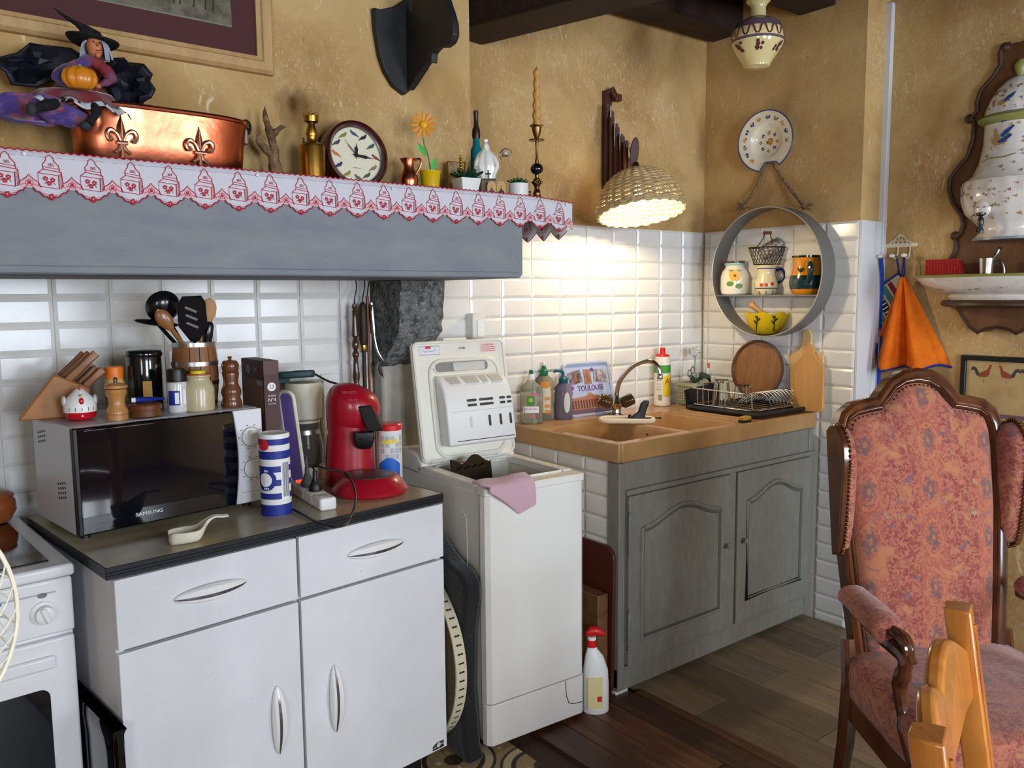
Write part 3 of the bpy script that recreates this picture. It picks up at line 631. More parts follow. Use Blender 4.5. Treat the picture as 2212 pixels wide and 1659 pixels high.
utensil('serving_spoon', 'black oval serving spoon lying low below the ladle', NYLON, -8, 4, (-72, 0, 183), oval, 5)
utensil('whisk_handle', 'black ribbed utensil handle beside the wooden spatula', NYLON, 22, 0, (32, -4, 176), lambda u, A, B, m: obj('end', MB().tube([B-(B-A)*.6, B-(B-A)*.3, B, B+(B-A)*.1], [8*s, 11*s, 11*s, 7*s], 12), m, u), 6)
DMILL = wood('dark_turned_mill', (116, 64, 32), (84, 42, 20), .3, (6, 6, 1.2), .4)
lathe_thing('pepper_mill', 'dark brown pepper mill beside the coffee filter box', 'pepper mill', 501, 878, ZM, [('body', DMILL, [(21, 0), (22, 4), (20, 14), (18, 20), (21, 30), (20, 38), (15.5, 48), (15, 56), (17.5, 70), (17, 73), (18, 75), (16, 77)]), ('head', DMILL, [(16, 77.5), (17.5, 84), (18, 92), (14, 99), (6, 101)]), ('finial', MATS['dark_turned_wood'], [(2.5, 101), (5, 108), (0, 109)])])
# ------------------------------------------------------------ things on the white worktop
p = onX(574, 931, .872); q = onX(526, 900, .872); bd = q.y-p.y; z0 = .99; z1 = onX(574, 781, .872).z
BROWN = mat('filter_box_brown', (72, 40, 36), .55)
carton = tag(obj('carton', MB().box(0, .05, 0, bd, ZC, z0-.0005), mat('carton_card', (110, 78, 52), .8), bevel=.001, loc=(p.x, p.y, 0)), 'plain brown carton hidden under the coffee filter box', 'box')
t = thing('coffee_filter_box', 'tall dark brown box of coffee filters beside the microwave', 'box', (p.x, p.y, z0))
hh = z1-z0; bw = .045
obj('box', MB().box(0, bw, 0, bd, 0, hh), BROWN, t, .0012, 1)
obj('flap', MB().prism([(0, hh-.0), (bw, hh), (bw, hh-.034), (bw-.008, hh-.04), (.008, hh-.04), (0, hh-.034)], -.0012, 0), mat('flap_brown', (84, 48, 44), .5), t)
dsk = obj('logo_disc', MB().lathe([(.0125, 0), (.0125, .0008)], 24), WHITEINK, t, loc=(bw*.5, 0, hh-.075), rot=(radians(90), 0, 0)); text('logo_letter', 'U', .018, BROWN, t, (bw*.5, -.0009, hh-.075), ext=.0003)
text('lettering', 'FILTRES', .007, WHITEINK, t, (bw*.5, -.0006, hh-.101)); text('lettering', 'N°4', .014, WHITEINK, t, (bw*.5, -.0006, hh-.113)); text('lettering', '40 FILTRES', .005, WHITEINK, t, (bw*.5, -.0006, hh-.124))
RZ = (radians(90), 0, radians(-90))
obj('side_logo_disc', MB().lathe([(.012, 0), (.012, .0006)], 24), mat('dull_white', (170, 160, 156), .7), t, loc=(0, bd*.68, hh-.03), rot=(0, radians(-90), 0)); text('side_logo_letter', 'U', .016, BROWN, t, (-.0009, bd*.68, hh-.03), RZ)
text('side_lettering', 'N°4', .016, mat('tan_ink', (150, 116, 90), .7), t, (-.0005, bd*.38, hh-.03), RZ)
obj('side_panel', MB().box(-.0006, 0, bd*.06, bd*.94, hh-.15, hh-.055), mat('panel_tan', (118, 84, 62), .7), t); obj('side_panel_tab', MB().box(-.0009, 0, bd*.06, bd*.3, hh-.072, hh-.058), mat('panel_grey', (150, 140, 150), .7), t)
# lilac tray on edge
a = onZ(664, 1046, ZC); s = mpp(a); ta = thing('lilac_tray', 'lilac plastic tray with white rim standing on edge behind the striped canister', 'tray', a, radians(24))
M = Matrix.Rotation(radians(-8), 4, 'Y')
mb = MB(); LIL = mat('lilac_plastic', (138, 112, 196), .4)
mb.loft([[M @ Vector((x, y, z)) for y, z in rrect(.055, .30, .02, 5, .0275, .15)] for x in (-.012, -.008)]); obj('panel', mb, LIL, ta)
mb = MB(); mb.tube([M @ Vector((-.008, y, z)) for y, z in rrect(.055, .295, .02, 5, .0275, .15)], .006, 8, True); obj('rim', mb, mat('tray_cream', (226, 222, 204), .4), ta)
# drip coffee maker
p, s = stand(668, 1048, ZC); p = p+Vector((.034, .125, 0)); s = mpp(p); t = thing('coffee_maker', 'cream drip coffee maker with dark lid and glass carafe', 'coffee maker', p, face(p)); CRM = mat('coffee_maker_cream', (206, 200, 176), .4)
obj('base', MB().slab([(x*s, y*s) for x, y in rrect(110, 100, 40, 6)], 0, 28*s), CRM, t, .004, 2)
obj('tower', MB().slab([(x*s, y*s) for x, y in rrect(104, 44, 12, 4, 0, 48)], 28*s, 205*s), mat('coffee_maker_pale', (206, 212, 200), .4), t, .004, 2)
obj('filter_housing', MB().lathe([(33*s, 128*s), (36*s, 131*s), (38*s, 196*s), (37*s, 206*s), (0, 208*s)], 32, c=(8*s, -8*s, 0)), CRM, t)
lid = obj('lid', MB().slab([(x*s, y*s) for x, y in rrect(78, 60, 14, 4)], 0, 15*s), mat('lid_petrol', (28, 58, 62), .5), t, .005, 2, loc=(-6*s, 6*s, 214*s), rot=(radians(-6), radians(-2), 0))
obj('lid_hinge', MB().box(-42*s, -14*s, -10*s, 20*s, -10*s, 2*s), MATS['lid_petrol'], lid, .002, 2)
CARAFE = mat('carafe_glass', (190, 184, 168), .05, trans=.85, ior=1.2)
cf_ = obj('carafe', MB().lathe([(30*s, 30*s), (36*s, 34*s), (38*s, 62*s), (34*s, 88*s), (30*s, 104*s), (31*s, 122*s), (29.5*s, 122*s), (28*s, 104*s), (36*s, 62*s), (34*s, 36*s)], 32, c=(8*s, -8*s, 0)), CARAFE, t)
obj('carafe_band', MB().lathe([(31*s, 97*s), (32.2*s, 97*s), (31*s, 106*s), (30*s, 106*s)], 32, c=(8*s, -8*s, 0), cap0=False, cap1=False), STEEL, cf_)
obj('carafe_lid', MB().lathe([(32*s, 121*s), (32*s, 126*s), (0, 127*s)], 28, c=(8*s, -8*s, 0)), CRM, cf_)
mp_ = Vector(p); cord = bez([(-72*s, 20*s, 205*s), (-48*s, 0, 218*s), (-10*s, -10*s, 229*s), (25*s, -10*s, 226*s), (60*s, 10*s, 205*s), (85*s, 30*s, 195*s)], 24); obj('power_cord', MB().tube(cord, 2.4*s, 8), BLACK, t)
# red pod coffee machine
b0 = onZ(800, 1064, ZC); s = mpp(b0); k0 = onZ(757, 1042, ZC); t = thing('pod_coffee_machine', 'red domed coffee pod machine with black lever', 'coffee machine', (b0.x, b0.y, ZC), face(b0)); REDM = mat('senseo_red', (158, 14, 34), .32, coat=.25)
c, sn = cos(-face(b0)), sin(-face(b0)); dv = k0-b0; bx, by = dv.x*c-dv.y*sn, dv.x*sn+dv.y*c
obj('base', MB().lathe([(74*s, 0), (80*s, 5*s), (81*s, 11*s), (72*s, 24*s), (60*s, 39*s), (57*s, 40*s), (0, 39*s)], 48, sy=.92), REDM, t)
dp = obj('drip_plate', MB().lathe([(54*s, 38.5*s), (54*s, 41*s), (52*s, 41.5*s), (0, 41.5*s)], 40, sy=.92), mat('drip_grey', (60, 50, 52), .35, var=((130, 120, 116), 120, .62, .7)), t)
for x, y in ((-16, 6), (14, -6)): obj('drip_slot', MB().cb((x*s, y*s, 41.6*s), (20*s, 3*s, .4*s)), BLACK, dp)
for x, z, r in ((2, 22, 9), (28, 22, 8), (50, 24, 9)):
    yy = -sqrt(max(0, (73*s)**2-(x*s)**2))*.92
    obj('button', MB().lathe([(r*s, 0), (r*s, 2*s), (r*.75*s, 3.5*s), (0, 4*s)], 20), mat('button_rose', (150, 40, 48), .4), t, loc=(x*s, yy+7*s, z*s), rot=(radians(58), 0, x*s*8))
mb = MB(); rings = []
for h, rx, ox in ((0, 57, 0), (30, 56, 0), (80, 53, 1), (120, 51, 2), (143, 51, 3)):
    rings.append([(bx+(ox+rx*cos(a))*s, by+rx*.95*sin(a)*s, h*s) for a in [2*pi*i/36 for i in range(36)]])
mb.loft(rings); obj('body', mb, REDM, t)
mb = MB(); rings = []
for h, rx, ox in ((141, 50.5, 3), (145, 53.5, 4), (160, 57.5, 8), (176, 60.5, 11), (190, 60, 12), (204, 56, 11), (216, 48, 8), (226, 36, 4), (233, 20, 1), (235, 4, 0)):
    rings.append([(bx+(ox+rx*cos(a))*s, by+(rx*.95*sin(a)-4)*s, (h-.16*(rx*cos(a))*(1 if h < 200 else .6)-6)*s) for a in [2*pi*i/36 for i in range(36)]])
mb.loft(rings); hd = obj('head', mb, REDM, t)
text('brand_mark', 'SENSEO', 9*s, mat('rose_ink', (190, 90, 100), .5), hd, (bx+4*s, by-52*s, 212*s), (radians(58), 0, 0)); text('brand_mark', 'PHILIPS', 6*s, MATS['rose_ink'], hd, (bx+12*s, by-59*s, 196*s), (radians(72), 0, 0))
mb = MB(); pts = [(-16, 180), (14, 182), (38, 132), (36, 126), (8, 124), (2, 128)]
mb.loft([[(bx+(38+x)*s, by+(y-.22*x)*s, (z+2)*s) for x, z in pts] for y in (-57, -66)]); obj('lever', mb, BLACK, t, .003, 2)
mb = MB(); mb.loft([[(bx+(34+x*k)*s, by+(-56+y*k-6)*s, z*s) for x, y in rrect(44, 26, 6)] for k, z in ((1, 126), (1.05, 112), (.85, 96), (.55, 88))]); sp = obj('spout', mb, BLACK, t, .002, 2)
obj('spout_plate', MB().lathe([(20*s, 0), (20*s, 3*s)], 20, c=(bx+40*s, by-68*s, 111*s), sy=.7), mat('spout_grey', (50, 52, 60), .2, .6), sp)
# tin behind the red machine
p = onZ(832, 1040, ZC)+Vector((.035, .03, 0)); s = mpp(p); t = thing('storage_tin', 'white printed tin with red lid behind the red coffee machine', 'tin', p, face(p))
obj('body', MB().lathe([(26*s, 0), (27*s, 1.5*s), (27*s, 108*s)], 32), mat('tin_white', (220, 218, 214), .3), t); obj('lid', MB().lathe([(27.5*s, 107*s), (28.5*s, 108*s), (28.5*s, 118*s), (26*s, 121*s), (0, 121*s)], 32), mat('tin_lid_red', (206, 32, 34), .3, coat=.3), t)
tp = MB()
for i in range(5):
    for j in range(4): tp.patch((-20+11*i)*s, (-11+11*i)*s, (46+j*13)*s, (57+j*13)*s, -.0003, 4) if (i*3+j*5) % 4 else None
obj('print_panel', tp.warp(cyl_wrap(27*s)), mat('tin_grey', (176, 176, 178), .5), t)
obj('print_band', MB().surf(lambda u, v: ((-16+34*u)*s, -.0006, (80+8*v*(.4+abs(sin(u*9))))*s), 16, 2).warp(cyl_wrap(27*s)), mat('tin_yellow', (226, 206, 70), .5), t)
obj('print_wave', MB().surf(lambda u, v: ((-24+48*u)*s, -.0006, (2+(34+14*sin(u*3.2))*v)*s), 20, 2).warp(cyl_wrap(27*s)), mat('tin_blue', (22, 96, 190), .5), t)
# striped salt canister
t, ps, s = lathe_thing('salt_canister', 'blue and white striped cardboard salt canister in front of the coffee makers', 'canister', 598, 1109, ZC, [('tube', mat('card_white', (226, 224, 222), .5), [(30.5, 0), (32, 1), (32, 170), (31, 172)]), ('cap', WHITEP, [(32.6, 168), (32.8, 174), (31, 177), (28, 175.5), (0, 175.5)])], 40)
for a, b in ((1, 26), (38, 51), (67, 80), (96, 109), (124, 141), (154, 167)): obj('stripe', MB().lathe([(32.15*s, a*s), (32.25*s, a*s), (32.25*s, b*s), (32.15*s, b*s)], 40, cap0=False, cap1=False), BLUE, t)
obj('barcode_label', MB().patch(12*s, 33*s, 37*s, 122*s, -.0005).warp(cyl_wrap(32*s)), WHITEINK, t)
mb = MB()
for i in range(9): mb.patch((15+1.9*i)*s, (15+1.9*i+(1.2 if i % 3 else .6))*s, 42*s, 116*s, -.0008, 2)
obj('barcode', mb.warp(cyl_wrap(32*s)), mat('bar_ink', (70, 70, 90), .7), t)
obj('red_badge', MB().surf(lambda u, v: (-24*s+(13*sqrt(max(0, 1-(2*v-1)**2)))*(2*u-1)*s, -.0008, (142+26*v)*s), 8, 10).warp(cyl_wrap(32*s)), mat('badge_red', (196, 40, 44), .5), t)
obj('round_emblem', MB().surf(lambda u, v: ((-22+24*u*cos(2*pi*v))*s, -.0008, (80+24*u*sin(2*pi*v))*s), 5, 25).warp(cyl_wrap(32*s)), BLUE, t); obj('emblem_centre', MB().surf(lambda u, v: ((-22+15*u*cos(2*pi*v))*s, -.0012, (80+15*u*sin(2*pi*v))*s), 5, 25).warp(cyl_wrap(32*s)), WHITEINK, t)
text('emblem_lettering', 'FIN', 7*s, WHITEINK, t, (0, 0, 99*s), wrap=(32.9*s, -20*s)); text('emblem_lettering', 'MER', 7*s, WHITEINK, t, (0, 0, 61*s), wrap=(32.9*s, -20*s))
# power strip with plugs and cords
a = onZ(648, 1052, ZC+.02); b = onZ(700, 1082, ZC+.02); s = mpp(a); dv = b-a; ps_ = thing('power_strip', 'white four-socket power strip with red switch and two plugs', 'power strip', (a.x, a.y, ZC), atan2(dv.y, dv.x)); L = dv.length/3
for i in range(4):
    sb = obj('socket_block', MB().cb((L*i, 0, .018), (L*1.08, .048, .036)), WHITEP, ps_, .008, 3)
    if i: obj('socket_well', MB().lathe([(.015, 0), (.015, .0006)], 24, c=(L*i, 0, .0358)), mat('socket_shade', (206, 204, 200), .5), sb)
obj('switch', MB().cb((0, 0, .037), (.022, .018, .006)), mat('neon_red', (230, 40, 20), .3, emit=((255, 60, 20), 1.5)), ps_, .002, 2)
for i, m, nm in ((1, mat('plug_grey', (84, 84, 86), .5), 'plug'), (2, BLACK, 'plug')):
    pl = obj(nm, MB().lathe([(.018, .036), (.019, .048), (.012, .060), (.0065, .075), (.006, .092)], 20, c=(L*i, 0, 0)), m, ps_)
    if i == 1: w = [(L, 0, .09), (L-.005, .0, .112), (L-.03, .01, .118), (L-.055, .02, .09), (L-.075, .03, .05)]
    else:
        def lc(px, py, z):
            P = onZ(px, py, z)-Vector((a.x, a.y, 0)); c2, s2 = cos(-atan2(dv.y, dv.x)), sin(-atan2(dv.y, dv.x)); return (P.x*c2-P.y*s2, P.x*s2+P.y*c2, z-ZC)
        w = [(2*L, 0, .09), (2*L+.006, -.004, .108), lc(712, 1014, ZC+.1), lc(745, 1022, ZC+.085), lc(764, 1050, ZC+.06), lc(768, 1085, ZC+.03), lc(757, 1118, ZC+.004), lc(748, 1127, ZC+.001)]
        fe = [(755, 1125), (740, 1136), (715, 1138), (690, 1130), (672, 1122), (655, 1112), (640, 1104), (632, 1100)]
        w = w[:-1]+[lc(x, y, ZC+.0055) for x, y in fe[0:1]+fe[1:]]
    obj('cord', MB().tube(bez(w, 60), .0032, 8), m, pl)
# spoon rest with a wooden spoon stub
p, s = stand(405, 1172, ZC); sr = thing('spoon_rest', 'cream ceramic spoon rest with curled handle on the worktop edge', 'spoon rest', p, face(p)+radians(12)); mb = MB(); rings = []
for k in range(17):
    t_ = k/16; x = -38+ (128)*t_
    if t_ < .6: w = 26*sqrt(max(.02, 1-((t_-.28)/.33)**2)) if t_ < .5 else 0
    w = max(7.5, 33*sqrt(max(0, 1-((x-0)/42)**2))) if x < 40 else 8.5
    z = 0 if x < 24 else (46*sin(min(1, (x-24)/46)*pi*.62)); hi = 31 if x < 24 else max(6, 31-(x-24)*.9)
    rings.append([(x*s, yy*s, zz*s) for yy, zz in ((-w, z+hi), (-w*.8, z+hi*.3), (-w*.5, z), (w*.5, z), (w*.8, z+hi*.3), (w, z+hi), (w*.86, z+hi), (w*.45, z+min(5, hi*.6)), (-w*.45, z+min(5, hi*.6)), (-w*.86, z+hi))])
mb.loft(rings); o = obj('dish', mb, PORC, sr, smooth=80); ss = o.modifiers.new('s', 'SUBSURF'); ss.levels = ss.render_levels = 1
obj('decor', MB().cb((0, 0, 9*s), (44*s, 14*s, 2*s)), mat('burnt_wood', (60, 40, 34), .6), sr, .001, 1, rot=(0, radians(-14), 0))

# ------------------------------------------------------------ fire irons hanging beside the corbel
def hang(px, py, Y): return onY(px, py, Y)
IRON = mat('forged_iron', (58, 46, 38), .55, .6); TW = WALNUT
def iron(name, label, px, y0, segs, Y=2.56, extra=None):
    """segs: [(part, material, [(radius px, y px)...]), ...] hung at picture x px"""
    P = onY(px, y0, Y); s = mpp(P); t = thing(name, label, 'fire tool', P, face(P), 'fire irons beside the corbel')
    for pn, m, pr in segs: obj(pn, MB().lathe([(r*s, (y0-y)*s) for r, y in pr], 14), m, t)
    hook = [(0, 0, 0), (2*s, 0, 18*s), (8*s, 0, 34*s), (6*s, 0, 48*s)]
    obj('hanging_hook', MB().tube(bez([(0, 0, 0), (2*s, 8*s, 16*s), (6*s, 20*s, 34*s), (4*s, 30*s, (y0-600)*s)], 14), 1.2*s, 6), DARKMETAL, t)
    if extra: extra(t, s)
    return t
iron('poker', 'turned wooden-handled fire iron hanging furthest from the corbel', 765, 656, [('handle', TW, [(1, 656), (5, 658), (5.5, 664), (3, 669), (6, 673), (5, 676), (5, 690), (7, 712), (8, 725), (4, 731), (5.5, 735), (8, 742), (7.5, 750), (4, 757), (7.5, 763), (8, 768), (5, 774), (6, 790), (8.5, 815), (6, 828), (8, 836), (8, 842), (4, 850)]), ('rod', IRON, [(3, 850), (3, 1010)])])
iron('hearth_brush', 'dark hearth brush hanging second among the fire irons', 783, 652, [('handle', IRON, [(2, 652), (6, 656), (8, 665), (9, 680), (9, 735), (7, 745)]), ('ferrule', BRASS, [(7, 745), (7, 757), (9, 760)]), ('shaft', IRON, [(4, 760), (5, 920)])])
iron('fire_tongs', 'thin coppery fire rod hanging third among the fire irons', 793, 640, [('rod', mat('rust_rod', (110, 64, 44), .5, .6), [(3.5, 640), (3, 660), (2.6, 900)]), ('tip', IRON, [(4, 900), (1, 915)])])
def ldl(t, s):
    mb = MB(); mb.tube(bez([(0, 0, 0), (3*s, 0, -40*s), (5*s, 0, -70*s), (10*s, 0, -100*s), (18*s, 0, -118*s), (24*s, 0, -126*s)], 20), [4.5*s]*8+[3*s]*13, 8); obj('handle', mb, STEEL, t)
    mb = MB(); M = Matrix.Translation((20*s, 0, -146*s)) @ Matrix.Rotation(radians(78), 4, 'Y'); mb.loft([[M @ Vector((r*20*s*cos(a), r*14*s*sin(a), z*12*s)) for a in [2*pi*i/20 for i in range(20)]] for r, z in ((.05, -.9), (.55, -.75), (.85, -.4), (1, 0), (.94, 0), (.5, -.6), (.05, -.75))]); obj('bowl', mb, STEEL, t)
iron('hanging_ladle', 'small steel ladle hanging closest to the granite corbel', 801, 654, [('grip', IRON, [(3, 652), (5, 660), (4.5, 690), (3, 720)])], extra=ldl)
# outlets
p = onY(712, 832, WY-.012); o = struct(obj('trim_2', MB().box(-.035, .035, -.008, .0, -.04, .04), mat('outlet_white', (222, 220, 212), .4), bevel=.003, loc=(p.x, WY-.012, p.z)), 'white wall socket plate behind the coffee maker')
p = onY(1021, 702, WY-.012); ou = struct(obj('trim_3', MB().box(-.031, .031, -.045, .0, -.05, .045), MATS['outlet_white'], bevel=.004, loc=(p.x, WY-.012, p.z)), 'white surface-mounted wall socket beside the corbel'); obj('socket_flap', MB().box(-.012, .02, -.05, -.045, -.045, .02), WHITEP, ou, .002, 2)

# ------------------------------------------------------------ gap between cabinet and washing machine
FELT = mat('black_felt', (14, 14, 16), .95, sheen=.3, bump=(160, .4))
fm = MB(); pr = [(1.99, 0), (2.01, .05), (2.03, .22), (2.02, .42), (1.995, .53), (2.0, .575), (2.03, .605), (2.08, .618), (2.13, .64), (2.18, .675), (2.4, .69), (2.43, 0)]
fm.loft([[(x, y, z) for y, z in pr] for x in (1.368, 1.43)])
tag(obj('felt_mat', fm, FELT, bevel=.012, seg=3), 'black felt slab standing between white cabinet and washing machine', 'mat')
R_ = .30; cc = (1.327, 2.284, R_)
dr_ = thing('round_drum_tray', 'round taupe tray with patterned cream rim standing behind the white cabinet edge', 'tray', (cc[0], cc[1], 0))
obj('skin', MB().lathe([(R_-.004, 0), (R_-.004, .006), (0, .006)], 64), mat('taupe_skin', (120, 102, 78), .7), dr_, loc=(0, 0, R_), rot=(0, radians(90), 0))
rm = obj('rim', MB().lathe([(R_-.006, -.004), (R_, -.004), (R_, .034), (R_-.006, .034)], 64, cap0=False, cap1=False), mat('rim_cream', (206, 196, 166), .6), dr_, loc=(0, 0, R_), rot=(0, radians(90), 0))
for k in range(34):
    a = pi*1.02+pi*.96*k/33
    mb = MB(); mb.add([(R_*1.0015*cos(a+da), R_*1.0015*sin(a+da), zz) for da, zz in ((-.012, .010), (0, .004), (.012, .010), (.006, .015), (.012, .021), (0, .027), (-.012, .021), (-.006, .015))], [tuple(range(8))])
    obj('rim_motif', mb, INK, rm, rot=(0, 0, 0))
# ------------------------------------------------------------ top-loading washing machine
wa = radians(-3); w0 = onZ(1055, 1628, 0); WW, WD, WZ = .397, .585, .857
wm = thing('washing_machine', 'narrow white top-loading washing machine with its lid standing open', 'washing machine', (w0.x, w0.y, 0), wa)
WMW = mat('machine_white', (226, 223, 216), .34, coat=.1)
g = .006
def pan(x0, x1, y0, y1, z0, z1, r=.012):
    return MB().slab([(x, y) for x, y in rrect(x1-x0, y1-y0, r, 4, (x0+x1)/2, (y0+y1)/2)], z0, z1)
obj('front_panel', MB().slab([(.0, .03), (.004, .012), (.018, .0), (WW-.014, 0), (WW, .012), (WW, .03)], .158, .835), WMW, wm)
obj('kick_plate', MB().slab([(-.002, .03), (.002, .010), (.016, -.003), (WW-.012, -.003), (WW+.002, .010), (WW+.002, .03)], .018, .154), WMW, wm, .003, 2)
fp = obj('filter_flap', MB().prism([(.315, .1535), (.318, .10), (.328, .075), (.345, .066), (WW-.012, .062), (WW-.012, .1535)], -.0046, -.0028), WMW, wm, .0008, 1)
obj('flap_gap', MB().line([(.312, .1535), (.315, .10), (.326, .072), (.345, .063), (WW-.012, .059)], .003, -.0032), INK, fp)
obj('side_panel', MB().box(0, .006, .031, WD, .03, .835).box(0, WW, WD-.006, WD, .03, .835).box(WW-.006, WW, .031, WD, .03, .835), WMW, wm, .001, 1)
obj('side_seam', MB().box(-.0015, .0, .031, .035, .03, .835), mat('seam_grey', (150, 146, 138), .6), wm)
obj('side_recess', MB().tube([(-.0006, y, z) for y, z in rrect(.38, .62, .03, 4, .30, .45)], .001, 6, True), WMW, wm)
for x, y in ((.05, .05), (WW-.05, .05), (.05, WD-.05), (WW-.05, WD-.05)): obj('foot', MB().lathe([(.018, 0), (.018, .012), (.01, .014), (.01, .032)], 14, c=(x, y, 0)), mat('foot_grey', (150, 156, 172), .5), wm)
YB = .385                                   # hinge line
fr_ = obj('top_frame', MB().slab(rrect(WW+.004, .07, .012, 4, WW/2, .033), .832, WZ), WMW, wm, .004, 2)
obj('top_rail', MB().box(0, .038, .066, YB+.05, .832, WZ+.004), WMW, fr_, .005, 3); obj('top_rail', MB().box(WW-.038, WW, .066, YB+.05, .832, WZ+.004), WMW, fr_, .005, 3)
obj('opening_lip', MB().tube([(x, y, WZ+.001) for x, y in rrect(WW-.07, YB-.06, .03, 4, WW/2, YB/2+.035)], .005, 8, True), IVORY, fr_)
obj('control_housing', MB().loft([[(x, y, z) for y, z in ((YB+.02, .835), (YB+.02, WZ+.01), (YB+.05, WZ+.04), (YB+.09, WZ+.05), (WD, WZ+.05), (WD, .835))] for x in (0, WW)]), WMW, wm, .008, 3)
obj('tub_wall', MB().box(.03, .036, .06, YB+.02, .62, .84).box(WW-.036, WW-.03, .06, YB+.02, .62, .84).box(.036, WW-.036, .06, .066, .62, .84).box(.036, WW-.036, YB+.014, YB+.02, .62, .84), mat('tub_cream', (214, 210, 196), .4), wm)
DRUM = mat('drum_steel', (72, 66, 56), .22, 1.)
dm = MB(); R = .205
dm.surf(lambda u, v: (.045+(WW-.09)*u, YB/2+.05+R*cos(radians(35)+radians(290)*v+pi/2*0+radians(90)), .6+R*sin(radians(35)+radians(290)*v+radians(90))), 2, 40)
dr = obj('drum', dm, DRUM, wm); so = dr.modifiers.new('s', 'SOLIDIFY'); so.thickness = .003
a = local(1020, 1008, .86, w0, wa)
mb = MB(); n = 20
top = [(x, .055+.012*cos((x/.17)*pi*3.2)-.02*abs(x/.17-.5)) for x in [.17*i/n for i in range(n+1)]]
mb.prism([(x-.085, z) for x, z in [(0, -.06)]+top+[(.17, -.06)]], -.004, .002)
flp = obj('drum_flap', mb, DRUM, wm, .001, 1, loc=(.14, .30, .838), rot=(radians(-8), 0, radians(4)))
for x in (-.05, -.02, .01, .04): obj('flap_rib', MB().tube([(x-.01, -.006, .02), (x+.012, -.006, .026)], .004, 8), CHROME, flp)
for k in range(3):
    mb = MB()
    for x in range(5): mb.sphere((.0+.014*x, -.006, -.012-.012*k), .003, 8, 6)
    obj('drum_hole', mb, BLACK, flp)
# lid
LW, LH = WW-.004, .43
lid = obj('lid', MB().prism(rrect(LW, LH, .022, 5, LW/2, LH/2), 0, .016), IVORY, wm, .005, 3, loc=(.002, YB+.012, WZ+.012), rot=(radians(-10), 0, 0))
obj('lid_edge', MB().tube([(x, -.002, z) for x, z in rrect(LW-.014, LH-.014, .02, 5, LW/2, LH/2)], .0055, 8, True), IVORY, lid)
obj('inner_ridge', MB().tube([(x, -.003, z) for x, z in rrect(LW*.74, LH*.80, .05, 6, LW*.53, LH*.43)], .007, 8, True), IVORY, lid)
obj('grip_recess', MB().prism(rrect(LW*.56, .038, .016, 5, LW*.50, LH*.775), -.0022, .0), mat('recess_shadow', (134, 132, 124), .6), lid); obj('grip_bar', MB().prism(rrect(LW*.34, .030, .005, 3, LW*.58, LH*.772), -.0045, -.002), mat('lid_grey', (196, 194, 184), .5), lid)
obj('grip_rim', MB().tube([(x, -.003, z) for x, z in rrect(LW*.58, .042, .018, 6, LW*.50, LH*.775)], .004, 8, True), IVORY, lid)
bx0, bx1 = LW*.20, LW*.92; bm_ = MB()
bm_.loft([[(x, y, z) for y, z in ((0, .055), (-.060, .050), (-.066, .06), (-.066, .19), (-.06, .235), (-.045, .27), (-.02, .297), (0, .305))] for x in (bx0, bx1)])
db = obj('detergent_drawer', bm_, WHITEP, lid, .008, 3)
for x, w in ((.12, .06), (.30, .09), (.36, .03), (.55, .16), (.72, .09)): pass
for x0, x1 in ((.27, .40), (.44, .60), (.62, .70), (.72, .86)):
    obj('compartment', MB().loft([[(LW*x0, -.022, .2935), (LW*x1, -.022, .2935), (LW*x1, -.05, .267), (LW*x0+.012, -.05, .267)], [(LW*x0, -.023, .2955), (LW*x1, -.023, .2955), (LW*x1, -.051, .269), (LW*x0+.012, -.051, .269)]]), mat('compartment_shade', (190, 190, 178), .5), db)
for x0, x1, z in ((.42, .52, .205), (.55, .70, .205), (.77, .83, .205), (.85, .90, .205), (.42, .52, .188), (.55, .70, .188), (.77, .83, .188), (.85, .90, .188)):
    obj('overflow_slot', MB().prism(rrect(LW*(x1-x0), .009, .004, 3, LW*(x0+x1)/2, z), -.0672, -.0655), mat('slot_dark', (60, 56, 46), .6), db)
for x in (.44, .64, .76, .87): obj('level_window', MB().prism(rrect(.010, .040, .0048, 4, LW*x, .128), -.0672, -.0655), MATS['slot_dark'] if x > .5 else mat('slot_pale', (204, 204, 196), .5), db)
obj('drawer_seam', MB().box(bx0+.02, bx1, -.0668, -.0655, .168, .1695), mat('seam_line', (186, 184, 174), .6), db); obj('drawer_gap', MB().box(bx0+.03, bx1-.01, -.0668, -.0655, .064, .067), MATS['slot_dark'], db)
stk = obj('sticker', MB().box(.03, .115, -.0012, 0, LH-.052, LH-.018), mat('sticker_grey', (222, 222, 226), .5), lid); obj('sticker_border', MB().line([(.032, LH-.050), (.113, LH-.050), (.113, LH-.020), (.032, LH-.020)], .0018, -.0016, True), INKGREY, stk); obj('sticker_flash', MB().cb((.067, -.0016, LH-.024), (.022, .0004, .009)), mat('flash_red', (206, 40, 44), .5), stk)
obj('sticker_sketch', MB().line([(.044, LH-.031), (.054, LH-.04), (.067, LH-.036), (.08, LH-.04), (.098, LH-.031)], .0016, -.0016), INKGREY, stk)
st2 = obj('warning_sticker', MB().box(LW-.108, LW-.04, -.0010, 0, LH-.05, LH-.018), mat('sticker_pink', (226, 200, 194), .6), lid); text('warning_lettering', 'ATTENTION', .0085, mat('pink_ink', (206, 110, 110), .6), st2, (LW-.074, -.0014, LH-.024))
for z in (.032, .039, .046): obj('warning_line', MB().box(LW-.103, LW-.045, -.0013, -.001, LH-z-.0012, LH-z+.0012), MATS['pink_ink'], st2)
obj('latch', MB().cb((LW*.52, -.008, LH-.033), (.018, .016, .006)), CHROME, lid, .002, 2)
obj('hinge', MB().tube([(.03, -.006, .004), (.09, -.006, .004)], .005, 8), WHITEP, lid); obj('hinge', MB().tube([(LW-.09, -.006, .004), (LW-.03, -.006, .004)], .005, 8), WHITEP, lid)
